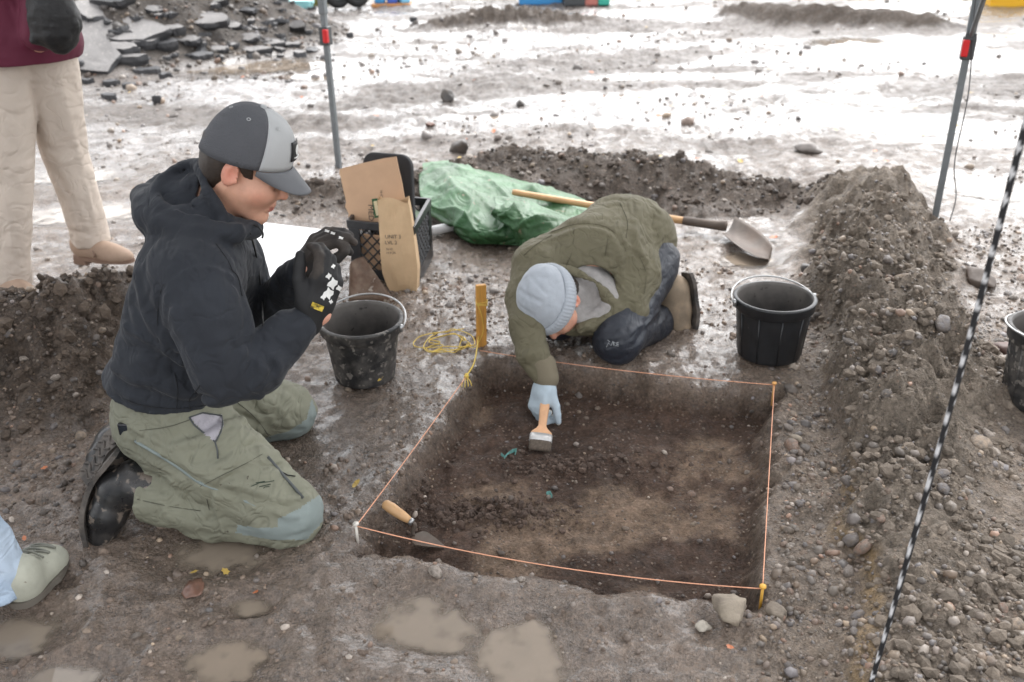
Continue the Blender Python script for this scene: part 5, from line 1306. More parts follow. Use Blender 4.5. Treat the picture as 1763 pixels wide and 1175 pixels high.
M_GLOVE = mat('black_work_glove', (.012, .012, .013), .75, var=.2, vscale=20, bump=.3, bscale=300)
M_GLOVED = mat('muddy_glove', (.045, .036, .030), .8, col2=(.018, .016, .015), vscale=25, var=.3, bump=.3, bscale=200)
M_CUFFBLK = mat('black_trim', (.012, .012, .012), .6)

def on_surf(f, pts, lift):
    return [q + (CAMP - q) / np.linalg.norm(CAMP - q) * lift for q in trace_many(f, pts) if q is not None]
ear = J(394, 300, 2.02); pch = math.radians(27)
hf_ = np.array([math.cos(pch) * math.cos(.02), -math.cos(pch) * math.sin(.02), -math.sin(pch)]); hf_ /= np.linalg.norm(hf_); hl_ = np.cross([0, 0, 1], hf_); hl_ /= np.linalg.norm(hl_); hu_ = np.cross(hf_, hl_)
HR1 = np.stack([hf_, hl_, hu_], 1); HO1 = ear - HR1 @ np.array([-.016, -.080, .004])
sho = J(345, 440, 2.10)
hd, HL1 = head_field(HO1, HR1, .94, neck_to=sho + np.array([.0, 0, .02]))
r_sh, r_el, r_wr = J(335, 472, 1.93), J(392, 640, 1.84), J(533, 550, 1.95)
l_sh, l_el, l_wr = J(395, 450, 2.28), J(440, 560, 2.34), J(519, 472, 2.20)
r_hip, r_kn, r_an = J(285, 722, 1.99), J(497, 885, 1.865), J(262, 848, 1.90)
l_hip, l_kn, l_an = J(320, 700, 2.20), J(497, 708, 2.35), J(235, 745, 2.27)
ch = J(330, 480, 2.1); pe = J(280, 680, 2.1)
inner = [(hd, 0), (chain([sho, ch, pe], [.07, .10, .11]), .03), (chain([sho, r_sh, r_el, r_wr, r_wr + (r_wr - r_el) * .12], [.05, .05, .035, .030, .029]), .03), (chain([sho, l_sh, l_el, l_wr, l_wr + (l_wr - l_el) * .12], [.05, .05, .035, .030, .028]), .03)]
lo, hi = bounds([HO1, HO1 + hf_ * .1, r_el, l_el, r_sh, l_sh, r_wr, pe], .14)
p1, _ = sdf_obj('person', blend(inner), lo, hi, .0042, M_SKIN, None, attrs={'tint': skin_attr(HO1, HR1)})
tag(p1, 'kneeling person in dark hoodie, grey cap and olive trousers, examining a find in gloved hands', 'person')
# hair under the cap
def hair1(P):
    q = (P - HO1) @ HR1
    base = ell(HL1(-.012, 0, .050), (.102, .081, .096), HR1)(P); nape = ell(HL1(-.048, 0, -.005), (.058, .068, .075), HR1)(P)
    d = smin(base, nape, .02) + .004 * (vn3(P * np.array([90, 90, 30]), 5) - .5)
    cut1 = q[:, 0] - (-.030 + .55 * np.clip(q[:, 2] - .03, 0, 1)); side = np.maximum(np.abs(q[:, 0] - .012 + .5 * (q[:, 2] - .03)) - .009 - .25 * np.clip(q[:, 2], -.02, .04), -q[:, 2] + .006)
    keep = np.minimum(cut1, side); return np.maximum(np.maximum(np.maximum(d, keep), -(q[:, 2] + .062)), q[:, 2] - .05)
sdf_obj('hair', hair1, *bounds([HO1], .16), .0035, M_HAIR, p1)
# hooded sweatshirt
tor = [(chain([J(292, 668, 2.0), J(300, 600, 1.99), J(322, 490, 2.0)], [.136, .136, .128]), 0), (chain([J(320, 650, 2.2), J(322, 590, 2.2), J(345, 480, 2.2)], [.138, .138, .125]), .08),
       (cone(J(340, 445, 2.0), J(365, 435, 2.2), .10, .10), .06), (ell(J(245, 640, 2.1), (.078, .16, .070)), .06),
       (chain([r_sh, J(362, 550, 1.87), r_el, J(440, 628, 1.88), r_wr + (r_el - r_wr) * .24, r_wr + (r_el - r_wr) * .15], [.098, .093, .080, .078, .056, .050]), .03),
       (chain([l_sh, l_el, l_wr + (l_el - l_wr) * .2, l_wr], [.095, .075, .056, .047]), .03)]
nk = J(362, 372, 2.10)
hoodring = [J(438, 398, 2.06), J(405, 402, 1.985), J(340, 398, 1.955), J(283, 383, 1.985), J(250, 358, 2.06), J(249, 340, 2.16), J(280, 318, 2.25), J(345, 325, 2.28), J(415, 365, 2.22), J(438, 392, 2.13)]
bowl = blend([(ell(J(325, 360, 2.1), (.125, .145, .080)), 0), (ell(J(308, 334, 2.05), (.040, .060, .026)), .02, 'cut')])
up_edge = [J(300, 372, 1.97), J(268, 345, 2.02), J(272, 318, 2.08), J(300, 292, 2.12), J(335, 280, 2.14), J(352, 296, 2.06)]
tor += [(bowl, .025), (chain(hoodring, [.024, .030, .034, .034, .032, .030, .030, .030, .028, .024], .01), .012), (chain(curve3(up_edge, 3), [.016] * 16, .0), .010), (ell(J(318, 335, 2.13), (.075, .10, .05), frame((-.45, 0, .9), (1, 0, 0))), .02),
        (chain([J(352, 290, 2.10), J(358, 330, 2.02), J(385, 372, 2.005), J(425, 396, 2.05)], [.020, .020, .020, .018]), .015)]
neckcut = cone(HL1(-.02, 0, -.02), J(382, 372, 2.10), .066, .066)
fb_ = blend(tor + [(neckcut, .006, 'cut')])
st1 = strokes_px(fb_, [([(272, 590), (272, 530), (282, 490), (312, 462), (360, 452), (405, 470), (417, 510), (414, 555)], 0.0048, -0.0087), ([(277, 590), (279, 530), (291, 492), (318, 468), (360, 458), (402, 477)], 0.0080, 0.0058),
    ([(425, 588), (436, 625), (424, 672)], 0.0112, -0.0174), ([(432, 590), (462, 614), (472, 634)], 0.0104, -0.0159), ([(440, 588), (480, 598), (496, 606)], 0.0096, -0.0145), ([(428, 605), (452, 640), (448, 685)], 0.0104, 0.0130), ([(447, 600), (474, 622), (482, 636)], 0.0096, 0.0116), ([(408, 600), (410, 640), (400, 690)], 0.0128, -0.0116),
    ([(330, 560), (360, 620), (376, 670)], 0.0176, -0.0145), ([(300, 540), (330, 610), (352, 660)], 0.0160, 0.0116),
    ([(204, 596), (262, 612), (322, 650), (362, 688)], 0.0128, -0.0174), ([(196, 632), (262, 660), (330, 680), (365, 692)], 0.0120, 0.0159), ([(200, 655), (262, 682), (322, 697)], 0.0104, -0.0130), ([(222, 500), (240, 560), (290, 630)], 0.0160, -0.0116), ([(236, 470), (252, 540), (300, 600)], 0.0176, 0.0101), ([(215, 560), (250, 590), (310, 626)], 0.0128, 0.0130), ([(212, 520), (228, 575), (268, 610)], 0.0112, -0.0101),
    ([(203, 684), (240, 702), (300, 712), (370, 706), (420, 694)], 0.0048, -0.0087),
    ([(445, 470), (452, 500), (448, 530)], 0.0096, -0.0101), ([(470, 470), (478, 505), (472, 535)], 0.0088, -0.0087), ([(497, 462), (505, 490), (502, 515)], 0.0064, -0.0072),
    ([(262, 358), (320, 378), (400, 384)], 0.0072, -0.0116), ([(300, 350), (350, 362), (410, 378)], 0.0072, -0.0101), ([(305, 364), (360, 376), (418, 388)], 0.0064, 0.0087), ([(250, 350), (262, 330), (285, 310)], 0.0080, -0.0116), ([(290, 340), (296, 315), (318, 296)], 0.0080, -0.0130),
    ([(425, 408), (440, 470), (446, 560), (448, 610)], 0.0040, -0.0072), ([(418, 500), (428, 560), (420, 590)], 0.0112, -0.0116)])
lo, hi = bounds([J(190, 700, 2.1), r_el, l_el, r_wr, l_sh, r_sh, J(330, 275, 2.1), J(240, 350, 2.1)], .17)
def below_hem(P):        # the waist band ends where the trousers begin
    return None
hem0 = J(300, 714, 1.885)
fh = folded(fb_, st1, .010, 9, 3, (1, 1, .55))
def fh2(P):
    n_ = np.array([-.20, 0, -.98]); return np.maximum(fh(P), (P - hem0) @ n_ - .0)
rib1 = [(190, 682), (205, 690), (250, 706), (300, 713), (370, 707), (430, 690), (480, 650), (490, 760), (180, 760)]
hs_, _ = sdf_obj('hooded_sweatshirt', fh2, lo, hi, .0057, M_HOOD, p1)
# zip line and cord
zp = [trace(fh2, *q) for q in ((431, 402), (441, 440), (447, 480), (451, 520), (453, 560))]
MB().tube(curve3([p for p in zp if p is not None], 4), .0024, 6).build('zip', M_CUFFBLK, hs_, True)
dc_ = J(437, 388, 2.03); MB().tube(curve3([dc_, dc_ + [.012, -.004, -.004], dc_ + [.020, -.006, -.018], dc_ + [.017, -.006, -.03]], 4), .0026, 6).build('drawstring', M_CUFFBLK, hs_, True)
M_SEAM = mat('dark_seam', (.012, .013, .016), .9)
for a in ([(272, 590), (272, 530), (282, 490), (312, 462), (360, 452), (405, 470), (417, 510)], [(300, 640), (306, 672), (304, 704)], [(328, 706), (326, 690), (338, 672), (344, 664)], [(205, 683), (240, 697), (300, 704), (360, 698)], [(372, 420), (392, 448), (402, 470)]):
    q_ = on_surf(fh2, [(p[0], p[1]) for p in curve3([(x, y, 0) for x, y in a], 6)], .0003)
    if len(q_) > 2: MB().tube(q_, .0012, 4).build('seam', M_SEAM, hs_, True)
# trousers
thr = chain([r_hip, J(390, 800, 1.90), r_kn], [.125, .112, .088]); shr_ = chain([r_kn, J(380, 880, 1.885), r_an, r_an + (r_an - r_kn) * .2], [.080, .080, .074, .074]); _dr = (r_an - r_kn) / np.linalg.norm(r_an - r_kn); shr = lambda P: np.maximum(shr_(P), (P - r_an) @ _dr - .02)
thl = chain([l_hip, J(420, 695, 2.28), l_kn], [.13, .112, .085]); shl_ = chain([l_kn, J(350, 755, 2.32), l_an], [.076, .08, .066]); _dl = (l_an - l_kn) / np.linalg.norm(l_an - l_kn); shl = lambda P: np.maximum(shl_(P), (P - l_an) @ _dl - .0)
ft = blend([(thr, 0), (shr, .018), (thl, .04), (shl, .02), (ell(J(280, 702, 2.1), (.125, .17, .100)), .04), (cone(J(295, 690, 2.0), J(310, 690, 2.2), .13, .13), .04)])
stt = strokes_px(ft, [([(232, 770), (290, 806), (350, 836), (420, 862), (475, 893)], 0.0088, -0.0188), ([(240, 762), (310, 798), (380, 826), (440, 846)], 0.0096, 0.0087),
    ([(300, 770), (360, 752), (420, 722)], 0.0112, 0.0116), ([(290, 755), (345, 742), (400, 712)], 0.0096, -0.0101), ([(330, 795), (400, 775), (462, 760)], 0.0112, -0.0116), ([(335, 810), (415, 795), (478, 778)], 0.0104, 0.0101), ([(370, 830), (430, 812), (492, 800)], 0.0080, -0.0087),
    ([(420, 852), (470, 872), (524, 872)], 0.0072, -0.0116), ([(410, 862), (460, 884), (510, 890)], 0.0072, 0.0101), ([(430, 842), (480, 856), (530, 856)], 0.0080, 0.0087), ([(390, 850), (430, 880), (455, 905)], 0.0080, -0.0116),
    ([(358, 850), (362, 885), (372, 915)], 0.0072, -0.0159), ([(372, 852), (374, 885), (386, 916)], 0.0080, 0.0101), ([(325, 835), (322, 870), (330, 905)], 0.0112, -0.0101), ([(296, 830), (286, 862), (290, 895)], 0.0112, 0.0087), ([(258, 820), (246, 852), (250, 884)], 0.0096, -0.0087),
    ([(430, 690), (455, 720), (470, 750)], 0.0096, -0.0116), ([(450, 680), (485, 708), (500, 735)], 0.0104, 0.0087), ([(425, 720), (470, 742), (520, 742)], 0.0080, -0.0101), ([(470, 660), (500, 672), (520, 690)], 0.0096, -0.0087),
    ([(222, 735), (270, 760), (330, 800)], 0.0080, 0.0087)])
kp1 = [(477, 894), (515, 876), (549, 853), (560, 855), (562, 890), (528, 930), (470, 930), (405, 918), (409, 905), (440, 908), (477, 909)]
kp2 = [(537, 686), (548, 720), (525, 750), (470, 766), (450, 756), (500, 741), (528, 722)]
poc = [(326, 719), (349, 711), (383, 715), (384, 732), (371, 761), (350, 745)]
lo, hi = bounds([r_kn, l_kn, r_an, l_an, J(262, 705, 2.1), l_hip], .16)
tr1, sp1 = sdf_obj('trousers', folded(ft, stt, .009, 10, 8, (1, .8, 1.5)), lo, hi, .0057, M_OLIVE, p1, [('knee_patch', kp1, M_TEALP), ('knee_patch', kp2, M_TEALP), ('pocket_lining', poc, M_LINING)])
M_ZIP = mat('grey_zip', (.06, .066, .066), .5)
fz = folded(ft, stt, .009, 10, 8, (1, .8, 1.5))
MB().tube(on_surf(fz, [(326, 719), (334, 732), (350, 745), (370, 761), (374, 775), (375, 790)], .001), .0022, 5).build('pocket_zip', M_ZIP, tr1, True)
MB().tube(on_surf(fz, [(371, 761), (380, 745), (384, 731), (382, 716), (349, 711), (326, 719)], .001), .0022, 5).build('pocket_edge', M_ZIP, tr1, True)
MB().tube(on_surf(fz, [(461, 787), (475, 803), (490, 821), (506, 839), (522, 858)], .001), .0040, 5).build('thigh_zip', M_ZIP, tr1, True)
MB().tube(on_surf(fz, [(484, 812), (495, 818), (508, 820)], .003), .0016, 5).build('zip_pull', M_CUFFBLK, tr1, True)
for a in ([(432, 838), (446, 832), (462, 830), (472, 828)], [(436, 843), (448, 838), (466, 834)], [(440, 832), (456, 829)], [(448, 846), (456, 839), (464, 838)]):
    MB().tube(on_surf(fz, a, .0004), .0013, 4).build('printed_mark', mat('dark_green_print', (.03, .045, .03), .8) if 'dark_green_print' not in bpy.data.materials else bpy.data.materials['dark_green_print'], tr1, True)
MB().tube(on_surf(fz, [(p[0], p[1]) for p in curve3([(233, 760, 0), (300, 800, 0), (346, 832, 0), (400, 852, 0), (440, 872, 0)], 7)], .0), .0042, 5).build('side_seam', M_TEALP, tr1, True)
M_SEAMO = mat('olive_seam', (.10, .10, .075), .9)
for a in ([(452, 782), (420, 800), (380, 820), (345, 838)], [(356, 860), (362, 885), (370, 916)], [(236, 860), (290, 872), (345, 880)], [(405, 690), (440, 720), (466, 755)], [(240, 742), (290, 735), (330, 722)]):
    q_ = on_surf(fz, [(p[0], p[1]) for p in curve3([(x, y, 0) for x, y in a], 6)], .0003)
    if len(q_) > 2: MB().tube(q_, .0012, 4).build('seam', M_SEAMO, tr1, True)
ph = on_surf(fz, [(222, 744)], .004)
if ph:
    o = MB().box(ph[0] + np.array([.004, .012, 0]), (.034, .006, .016), frame((0, 0, 1), (.95, -.1, .2))).build('phone', mat('phone_black', (.008, .008, .01), .15), None, bevel=.003); tag(o, 'black phone half in the back pocket of the olive trousers', 'phone')
# boots
def boot(pts, rad, solepts, soleN, lab, parent, m=M_BOOTR, w=.042, th=.012, hres=.004):
    f = blend([(chain(pts, rad, .015), 0)]); lo, hi = bounds(pts, .10)
    b, _ = sdf_obj('boot', f, lo, hi, hres, m, parent)
    if lab: b['label'] = lab
    # sole: outline swept as a plate; solepts run heel to toe
    P = [np.array(p) for p in solepts]; n_ = np.array(soleN, float); n_ /= np.linalg.norm(n_)
    parts = []
    c = curve3(P, 5); L_ = len(c); ax_ = P[-1] - P[0]; sd_ = np.cross(n_, ax_); sd_ /= np.linalg.norm(sd_)
    vs = []; fs = []
    ww = [w * (.55 + .45 * math.sin(math.pi * min(1, (i + 1.2) / (L_ * .28)) / 2)) * (1 - .18 * math.exp(-((i / L_ - .38) / .14) ** 2)) * (1 if i < L_ * .8 else math.sqrt(max(.08, 1 - ((i - L_ * .8) / (L_ * .21)) ** 2))) for i in range(L_)]
    for i, p in enumerate(c):
        vs += [p - sd_ * ww[i], p + sd_ * ww[i], p + sd_ * ww[i] + n_ * th, p - sd_ * ww[i] + n_ * th]
    for i in range(L_ - 1):
        for k in range(4): k2 = (k + 1) % 4; fs.append((i * 4 + k, i * 4 + k2, (i + 1) * 4 + k2, (i + 1) * 4 + k))
    fs += [(3, 2, 1, 0), tuple((L_ - 1) * 4 + k for k in range(4))]
    s = mesh('sole', vs, fs, M_SOLE, b, False)
    for i in range(3, L_ - 2, 2):       # wavy cleats
        q = []
        for t in np.linspace(-.85, .85, 7): q.append(c[i] + sd_ * ww[i] * t + n_ * (th + .001) + ax_ / np.linalg.norm(ax_) * .006 * math.sin(t * 5))
        MB().tube(q, .0032, 5).build('cleat', M_SOLE, s, True) if False else None
        treads.append((q, s))
    return b
treads = []
b1 = boot([J(275, 845, 1.90), J(232, 832, 1.90), J(205, 842, 1.895), J(186, 885, 1.87), J(176, 925, 1.85)], [.060, .056, .051, .045, .033], [J(205, 780, 1.91), J(166, 830, 1.895), J(152, 885, 1.87), J(162, 945, 1.845)], (-1, -.12, .30), 'black rubber boot, toe dug into the mud', p1)
b2 = boot([J(250, 745, 2.24), J(218, 752, 2.20), J(200, 766, 2.16), J(182, 792, 2.12), J(170, 812, 2.10)], [.060, .058, .055, .048, .036], [J(212, 742, 2.13), J(188, 766, 2.10), J(168, 798, 2.075), J(152, 828, 2.06)], (-.72, -.62, .25), 'black rubber boot with its muddy tread turned up', p1)
for q, s in treads: MB().tube(q, .0034, 5).build('cleat', M_SOLE, s, True) if False else None
by = {}
for q, s in treads: by.setdefault(s.name, (s, MB()))[1].tube(q, .0036, 5)
for s, mb in by.values(): mb.build('tread', M_SOLE, bpy.data.objects[s.parent.name], True)
# gloves
c_r = [(.45, .75, .5), (.55, .8, .5), (.65, .85, .55), (.75, .9, .55)]
rh, RG, rf = hand_field(r_wr + (J(582, 432, 1.99) - r_wr) * .06, J(582, 432, 1.99) - r_wr, (.72, -.66, .08), 1, c_r, thumb=(.45, .45, .25), s=1.08, fat=1.18, fore=None)
lo, hi = bounds([q for f in rf for q in f] + [r_wr], .05)
def mudtips(V):
    return None
gl1, gs1 = sdf_obj('glove', rh, lo, hi, .0026, M_GLOVE, p1, [('muddy_thumb', [(530, 400), (560, 400), (557, 468), (545, 482), (524, 476)], M_GLOVED)])
gl1['label'] = 'black work glove with white print on the back'
M_PRINT = mat('white_glove_print', (.72, .72, .70), .6, var=.1, vscale=60)
yv = J(582, 432, 1.99) - r_wr; yv = yv / np.linalg.norm(yv)
def glove_print(f, parent, base):
    """white blocks printed across the back of the hand and the fingers"""
    rr = np.random.default_rng(12)
    for (cx, cy, w, h, a) in base:
        pts = []; w, h = w * 1.08, h * 1.08
        ca, sa = math.cos(a), math.sin(a)
        for (u, v) in ((-1, -.8), (-.4, -1), (.3, -.75), (1, -1), (.8, -.2), (1, .5), (.4, .9), (-.2, .7), (-.9, 1), (-.75, .1)):
            pts.append((cx + w * u * ca - h * v * sa, cy + w * u * sa + h * v * ca))
        P = on_surf(f, pts, .0012)
        if len(P) == 10:
            c = sum(P) / 10; mesh('print_block', [c + (CAMP - c) / np.linalg.norm(CAMP - c) * .0012] + P, [(0, 1 + i, 1 + (i + 1) % 10) for i in range(10)], M_PRINT, parent, False)
GPR = [(566, 506, 8, 7.5, -.9), (557, 512, 4, 4, -.9), (573, 489, 8.5, 7, -.9), (566, 476, 4.5, 4, -.9), (582, 471, 8, 6.5, -1), (577, 522, 4, 4, -.9), (588, 455, 7, 5.5, -1.1), (584, 497, 4, 4.5, -1), (591, 480, 4.5, 5, -1), (590, 438, 5, 3.5, -1.2), (574, 459, 3.5, 3, -1), (573, 432, 2.5, 2, -1), (570, 520, 3, 3, -.6), (598, 462, 3, 4, -1)]
glove_print(rh, gl1, GPR)
rw_dir = (RG(0, .03, 0) - RG(0, -.02, 0)); rw_dir /= np.linalg.norm(rw_dir)
def cuff_band(P0, d, r0_, w, name, m, parent, sq=.8, xax=(1, 0, 0)):
    R = frame(d, xax); R = R * np.array([1, sq, 1])[None, :]
    return MB().lathe([(r0_ * .86, -w), (r0_, -w), (r0_ * 1.03, -w * .3), (r0_ * 1.03, w * .3), (r0_, w), (r0_ * .86, w)], P0, 28, R).build(name, m, parent, True)
cuff_band(RG(0, .004, 0), rw_dir, .037, .013, 'wrist_strap', M_CUFFBLK, gl1, .85, RG(1, 0, 0) - RG(0, 0, 0))
q = [(538, 520), (558, 528), (554, 537), (534, 529)]
P = [J(x, y, 1.93) for x, y in q]; P = on_surf(lambda A: np.minimum(rh(A), cone(RG(0, -.009, 0), RG(0, .017, 0), .038, .038)(A)), q, .0025)
if len(P) == 4: v, f = sheet(P, .002, np.cross(P[1] - P[0], P[3] - P[0])); o = mesh('yellow_tag', v, f, mat('yellow_tag', s2l((206, 178, 60)), .6, col2=s2l((60, 50, 20)), vscale=120), gl1, False)
# left hand
c_l = [(.75, .85, .5), (.65, .75, .45), (.55, .7, .4), (.5, .65, .4)]
lh, LG, lf = hand_field(l_wr, J(560, 402, 2.20) - l_wr, (-.42, -.35, .85), -1, c_l, thumb=(.35, .5, .3), s=1.08, fat=1.16)
lo, hi = bounds([q for f in lf for q in f] + [l_wr], .05)
gl2, _ = sdf_obj('glove', lh, lo, hi, .0028, M_GLOVED, p1); gl2['label'] = 'muddy black work glove curled over the find'
lw_dir = LG(0, .03, 0) - LG(0, -.02, 0); lw_dir /= np.linalg.norm(lw_dir)
cuff_band(LG(0, .004, 0), lw_dir, .036, .014, 'wrist_strap', M_CUFFBLK, gl2, .85, LG(1, 0, 0) - LG(0, 0, 0))
for (cx, cy) in ((563, 398), (573, 402), (587, 410)): glove_print(lh, gl2, [(cx, cy, 4, 2.2, .3)])
# the find they look at
V, F = ico(2, 9, .3, (1, .7, .5)); o = mesh('small_find', V * .011 + J(553, 424, 2.06), F, mat('earthy_find', (.20, .10, .06), .7, bump=.5, bscale=80)); tag(o, 'small reddish find held between the gloved fingertips', 'find')
# cap
M_CAPD = mat('dark_grey_mesh', (.085, .088, .098), .8, var=.08, vscale=10, bump=.9, bscale=330, bdist=.003); M_CAPL = mat('light_grey_cotton', (.40, .41, .415), .8, var=.06, vscale=10, bump=.2, bscale=400); M_BRIM = mat('grey_brim', (.125, .130, .140), .75, var=.08, vscale=12, bump=.2, bscale=400)
CC = np.array([-.008, 0, .052]); CRd = np.array([.112, .094, .113])
def crown_pt(phi, th, off=0.0):
    """phi round from the front (0) , th from the rim (0) to the top (pi/2)"""
    zr = -.020 + .020 * math.cos(phi)
    x = math.cos(phi) * math.cos(th) ** .80; y = math.sin(phi) * math.cos(th) ** .80; z = math.sin(th) ** .92
    return HL1(*(CC + np.array([x * (CRd[0] + off), y * (CRd[1] + off), zr * (1 - math.sin(th)) + z * (CRd[2] + off)])))
def crown_part(name, p0, p1, m, parent, n=22):
    vs = []; fs = []; nt = 16
    for j in range(nt + 1):
        for i in range(n + 1):
            ph_ = p0 + (p1 - p0) * i / n; th_ = math.pi / 2 * j / nt; seam = .0016 * abs(math.sin(3 * ph_)) ** .25
            vs.append(crown_pt(ph_, th_, seam - .0016))
    for j in range(nt):
        for i in range(n): a = j * (n + 1) + i; fs.append((a, a + 1, a + n + 2, a + n + 1))
    o = mesh(name, vs, fs, m, parent); s = o.modifiers.new('t', 'SOLIDIFY'); s.thickness = .002; s.offset = -1; return o
cap = root('cap', HO1); tag(cap, 'grey trucker cap with light front and dark mesh back on the kneeling person', 'cap'); fp = math.radians(62)
cap.parent = None
crown_part('front_panel', -fp, fp, M_CAPL, cap, 26); crown_part('mesh_panel', fp, 2 * math.pi - fp, M_CAPD, cap, 40)
vs = []; fs = []; nu, nv = 26, 10
for j in range(nv + 1):
    t = j / nv
    for i in range(nu + 1):
        a = (i / nu * 2 - 1) * 1.12; r0x, r0y = CRd[0] * .985, CRd[1] * .985; bx0 = CC[0] + r0x * math.cos(a); by0 = r0y * math.sin(a)
        ln = .064 * (1 - (abs(a) / 1.12) ** 3.2); bx1 = bx0 + ln; by1 = by0 * (1 - .12 * t)
        xx = bx0 + (bx1 - bx0) * t; yy = by0 + (by1 - by0) * t; zz = CC[2] - .002 - .036 * t * (ln / .064) - .030 * (abs(yy) / .085) ** 2 * (.35 + .65 * t)
        vs.append(HL1(xx, yy, zz))
for j in range(nv):
    for i in range(nu): a = j * (nu + 1) + i; fs.append((a, a + 1, a + nu + 2, a + nu + 1))
br = mesh('brim', vs, fs, M_BRIM, cap); br.modifiers.new('t', 'SOLIDIFY').thickness = .004
MB().lathe([(.0, .006), (.006, .005), (.008, .001), (.0075, -.003)], crown_pt(0, math.pi / 2, .0), 14, HR1).build('button', M_CAPL, cap, True)
def crown_patch(name, p0, p1, t0, t1, off, m, parent, n=8):
    vs = []; fs = []
    for j in range(n + 1):
        for i in range(n + 1): vs.append(crown_pt(p0 + (p1 - p0) * i / n, t0 + (t1 - t0) * j / n, off))
    for j in range(n):
        for i in range(n): a = j * (n + 1) + i; fs.append((a, a + 1, a + n + 2, a + n + 1))
    o = mesh(name, vs, fs, m, parent); s = o.modifiers.new('t', 'SOLIDIFY'); s.thickness = .002; s.offset = 1; return o
bd = crown_patch('badge', -.30, .30, .20, .62, .002, M_CUFFBLK, cap)
pc_ = [crown_pt(-.02 + .13 * math.cos(a), .43 + .11 * math.sin(a), .0052) for a in np.linspace(0, 2 * math.pi, 18)[:-1]]
mesh('emblem', [crown_pt(-.02, .43, .0056)] + pc_, [(0, 1 + i, 1 + (i + 1) % 17) for i in range(17)], M_PRINT, bd, False)
crown_patch('emblem_bar', -.2, .2, .26, .285, .0045, M_PRINT, bd, 4)
for ph_ in (-1.75, -.75, .75, 1.75, -2.7):
    P0 = crown_pt(ph_, .95, .001); n_ = P0 - HL1(*CC); MB().lathe([(.0028, 0), (.0042, .001), (.0050, 0)], P0, 10, frame(n_)).build('eyelet', M_CAPL, cap, True)
# ------------------------------------------------------------------ person bent over the pit in the olive jacket
M_JACK = mat('olive_duck_canvas', (.125, .112, .070), .85, var=.12, vscale=5, bump=.3, bscale=420, bump2=.12, b2scale=20, wr=.4, wscale=8, speck=((.09, .08, .05), 60, .3))
M_KNITG = mat('grey_marl_knit', (.30, .285, .275), .95, var=.12, vscale=60, bump=.5, bscale=260, sheen=.2)
M_BEAN = mat('pale_grey_knit', (.37, .40, .44), .95, var=.06, vscale=30, bump=.5, bscale=240, sheen=.2)
M_NAVY = mat('navy_shell', (.020, .024, .034), .5, var=.2, vscale=6, bump=.12, bscale=400, wr=.2, wscale=9)
M_BBOOT = mat('brown_leather_boot', (.33, .245, .165), .75, col2=(.22, .17, .12), vscale=14, var=.2, bump=.4, bscale=120)
M_PGLOVE = mat('pale_blue_glove', (.42, .50, .56), .85, var=.10, vscale=30, bump=.4, bscale=300); M_PTIP = mat('white_fingertip', (.66, .66, .62), .6)
hc = np.array(J(944, 520, 2.76))
up2 = np.array([-.60, -.68, .42]); up2 /= np.linalg.norm(up2); f2 = np.array([.12, -.10, -.98]); f2 -= up2 * (f2 @ up2); f2 /= np.linalg.norm(f2); l2 = np.cross(up2, f2)
HR2 = np.stack([f2, l2, up2], 1); HO2 = hc - up2 * .035
nb = J(1010, 462, 2.93)
hd2, HL2 = head_field(HO2, HR2, 1.0, neck_to=nb)
shc = J(1000, 455, 2.94); hipc = np.array([.46, 3.24, .30])
rs2, re2, rw2 = J(928, 466, 2.89), J(908, 560, 2.70), J(941, 652, 2.575)
ls2, le2, lw2 = J(1085, 478, 2.94), J(1078, 530, 2.84), J(985, 556, 2.80)
kn_l = np.array([.355, 2.75, gz(.355, 2.75) + .085]); an_l = J(1150, 548, 3.08); hp_l = np.array([.50, 3.09, .23])
kn_r = np.array([.16, 2.93, gz(.16, 2.93) + .085]); an_r = np.array([.36, 3.38, .06]); hp_r = np.array([.34, 3.24, .26])
inner2 = [(hd2, 0), (chain([nb, shc, hipc], [.06, .09, .10]), .03), (chain([shc, rs2, re2, rw2], [.05, .05, .034, .028]), .03), (chain([shc, ls2, le2, lw2], [.05, .05, .034, .028]), .03)]
lo, hi = bounds([hc, hipc, rw2, ls2, re2, le2], .15)
p2, _ = sdf_obj('person', blend(inner2), lo, hi, .0048, M_SKIN, None, attrs={'tint': skin_attr(HO2, HR2)})
tag(p2, 'person in olive jacket and pale beanie bent over the pit on hands and knees, brushing', 'person')
def hair2(P):
    q = (P - HO2) @ HR2; d = smin(ell(HL2(-.012, 0, .050), (.104, .083, .098), HR2)(P), ell(HL2(-.050, 0, -.015), (.058, .070, .075), HR2)(P), .02) + .004 * (vn3(P * 60, 5) - .5)
    return np.maximum(np.maximum(d, q[:, 0] - .0), -(q[:, 2] + .075))
sdf_obj('hair', hair2, *bounds([HO2], .17), .004, M_HAIR, p2)
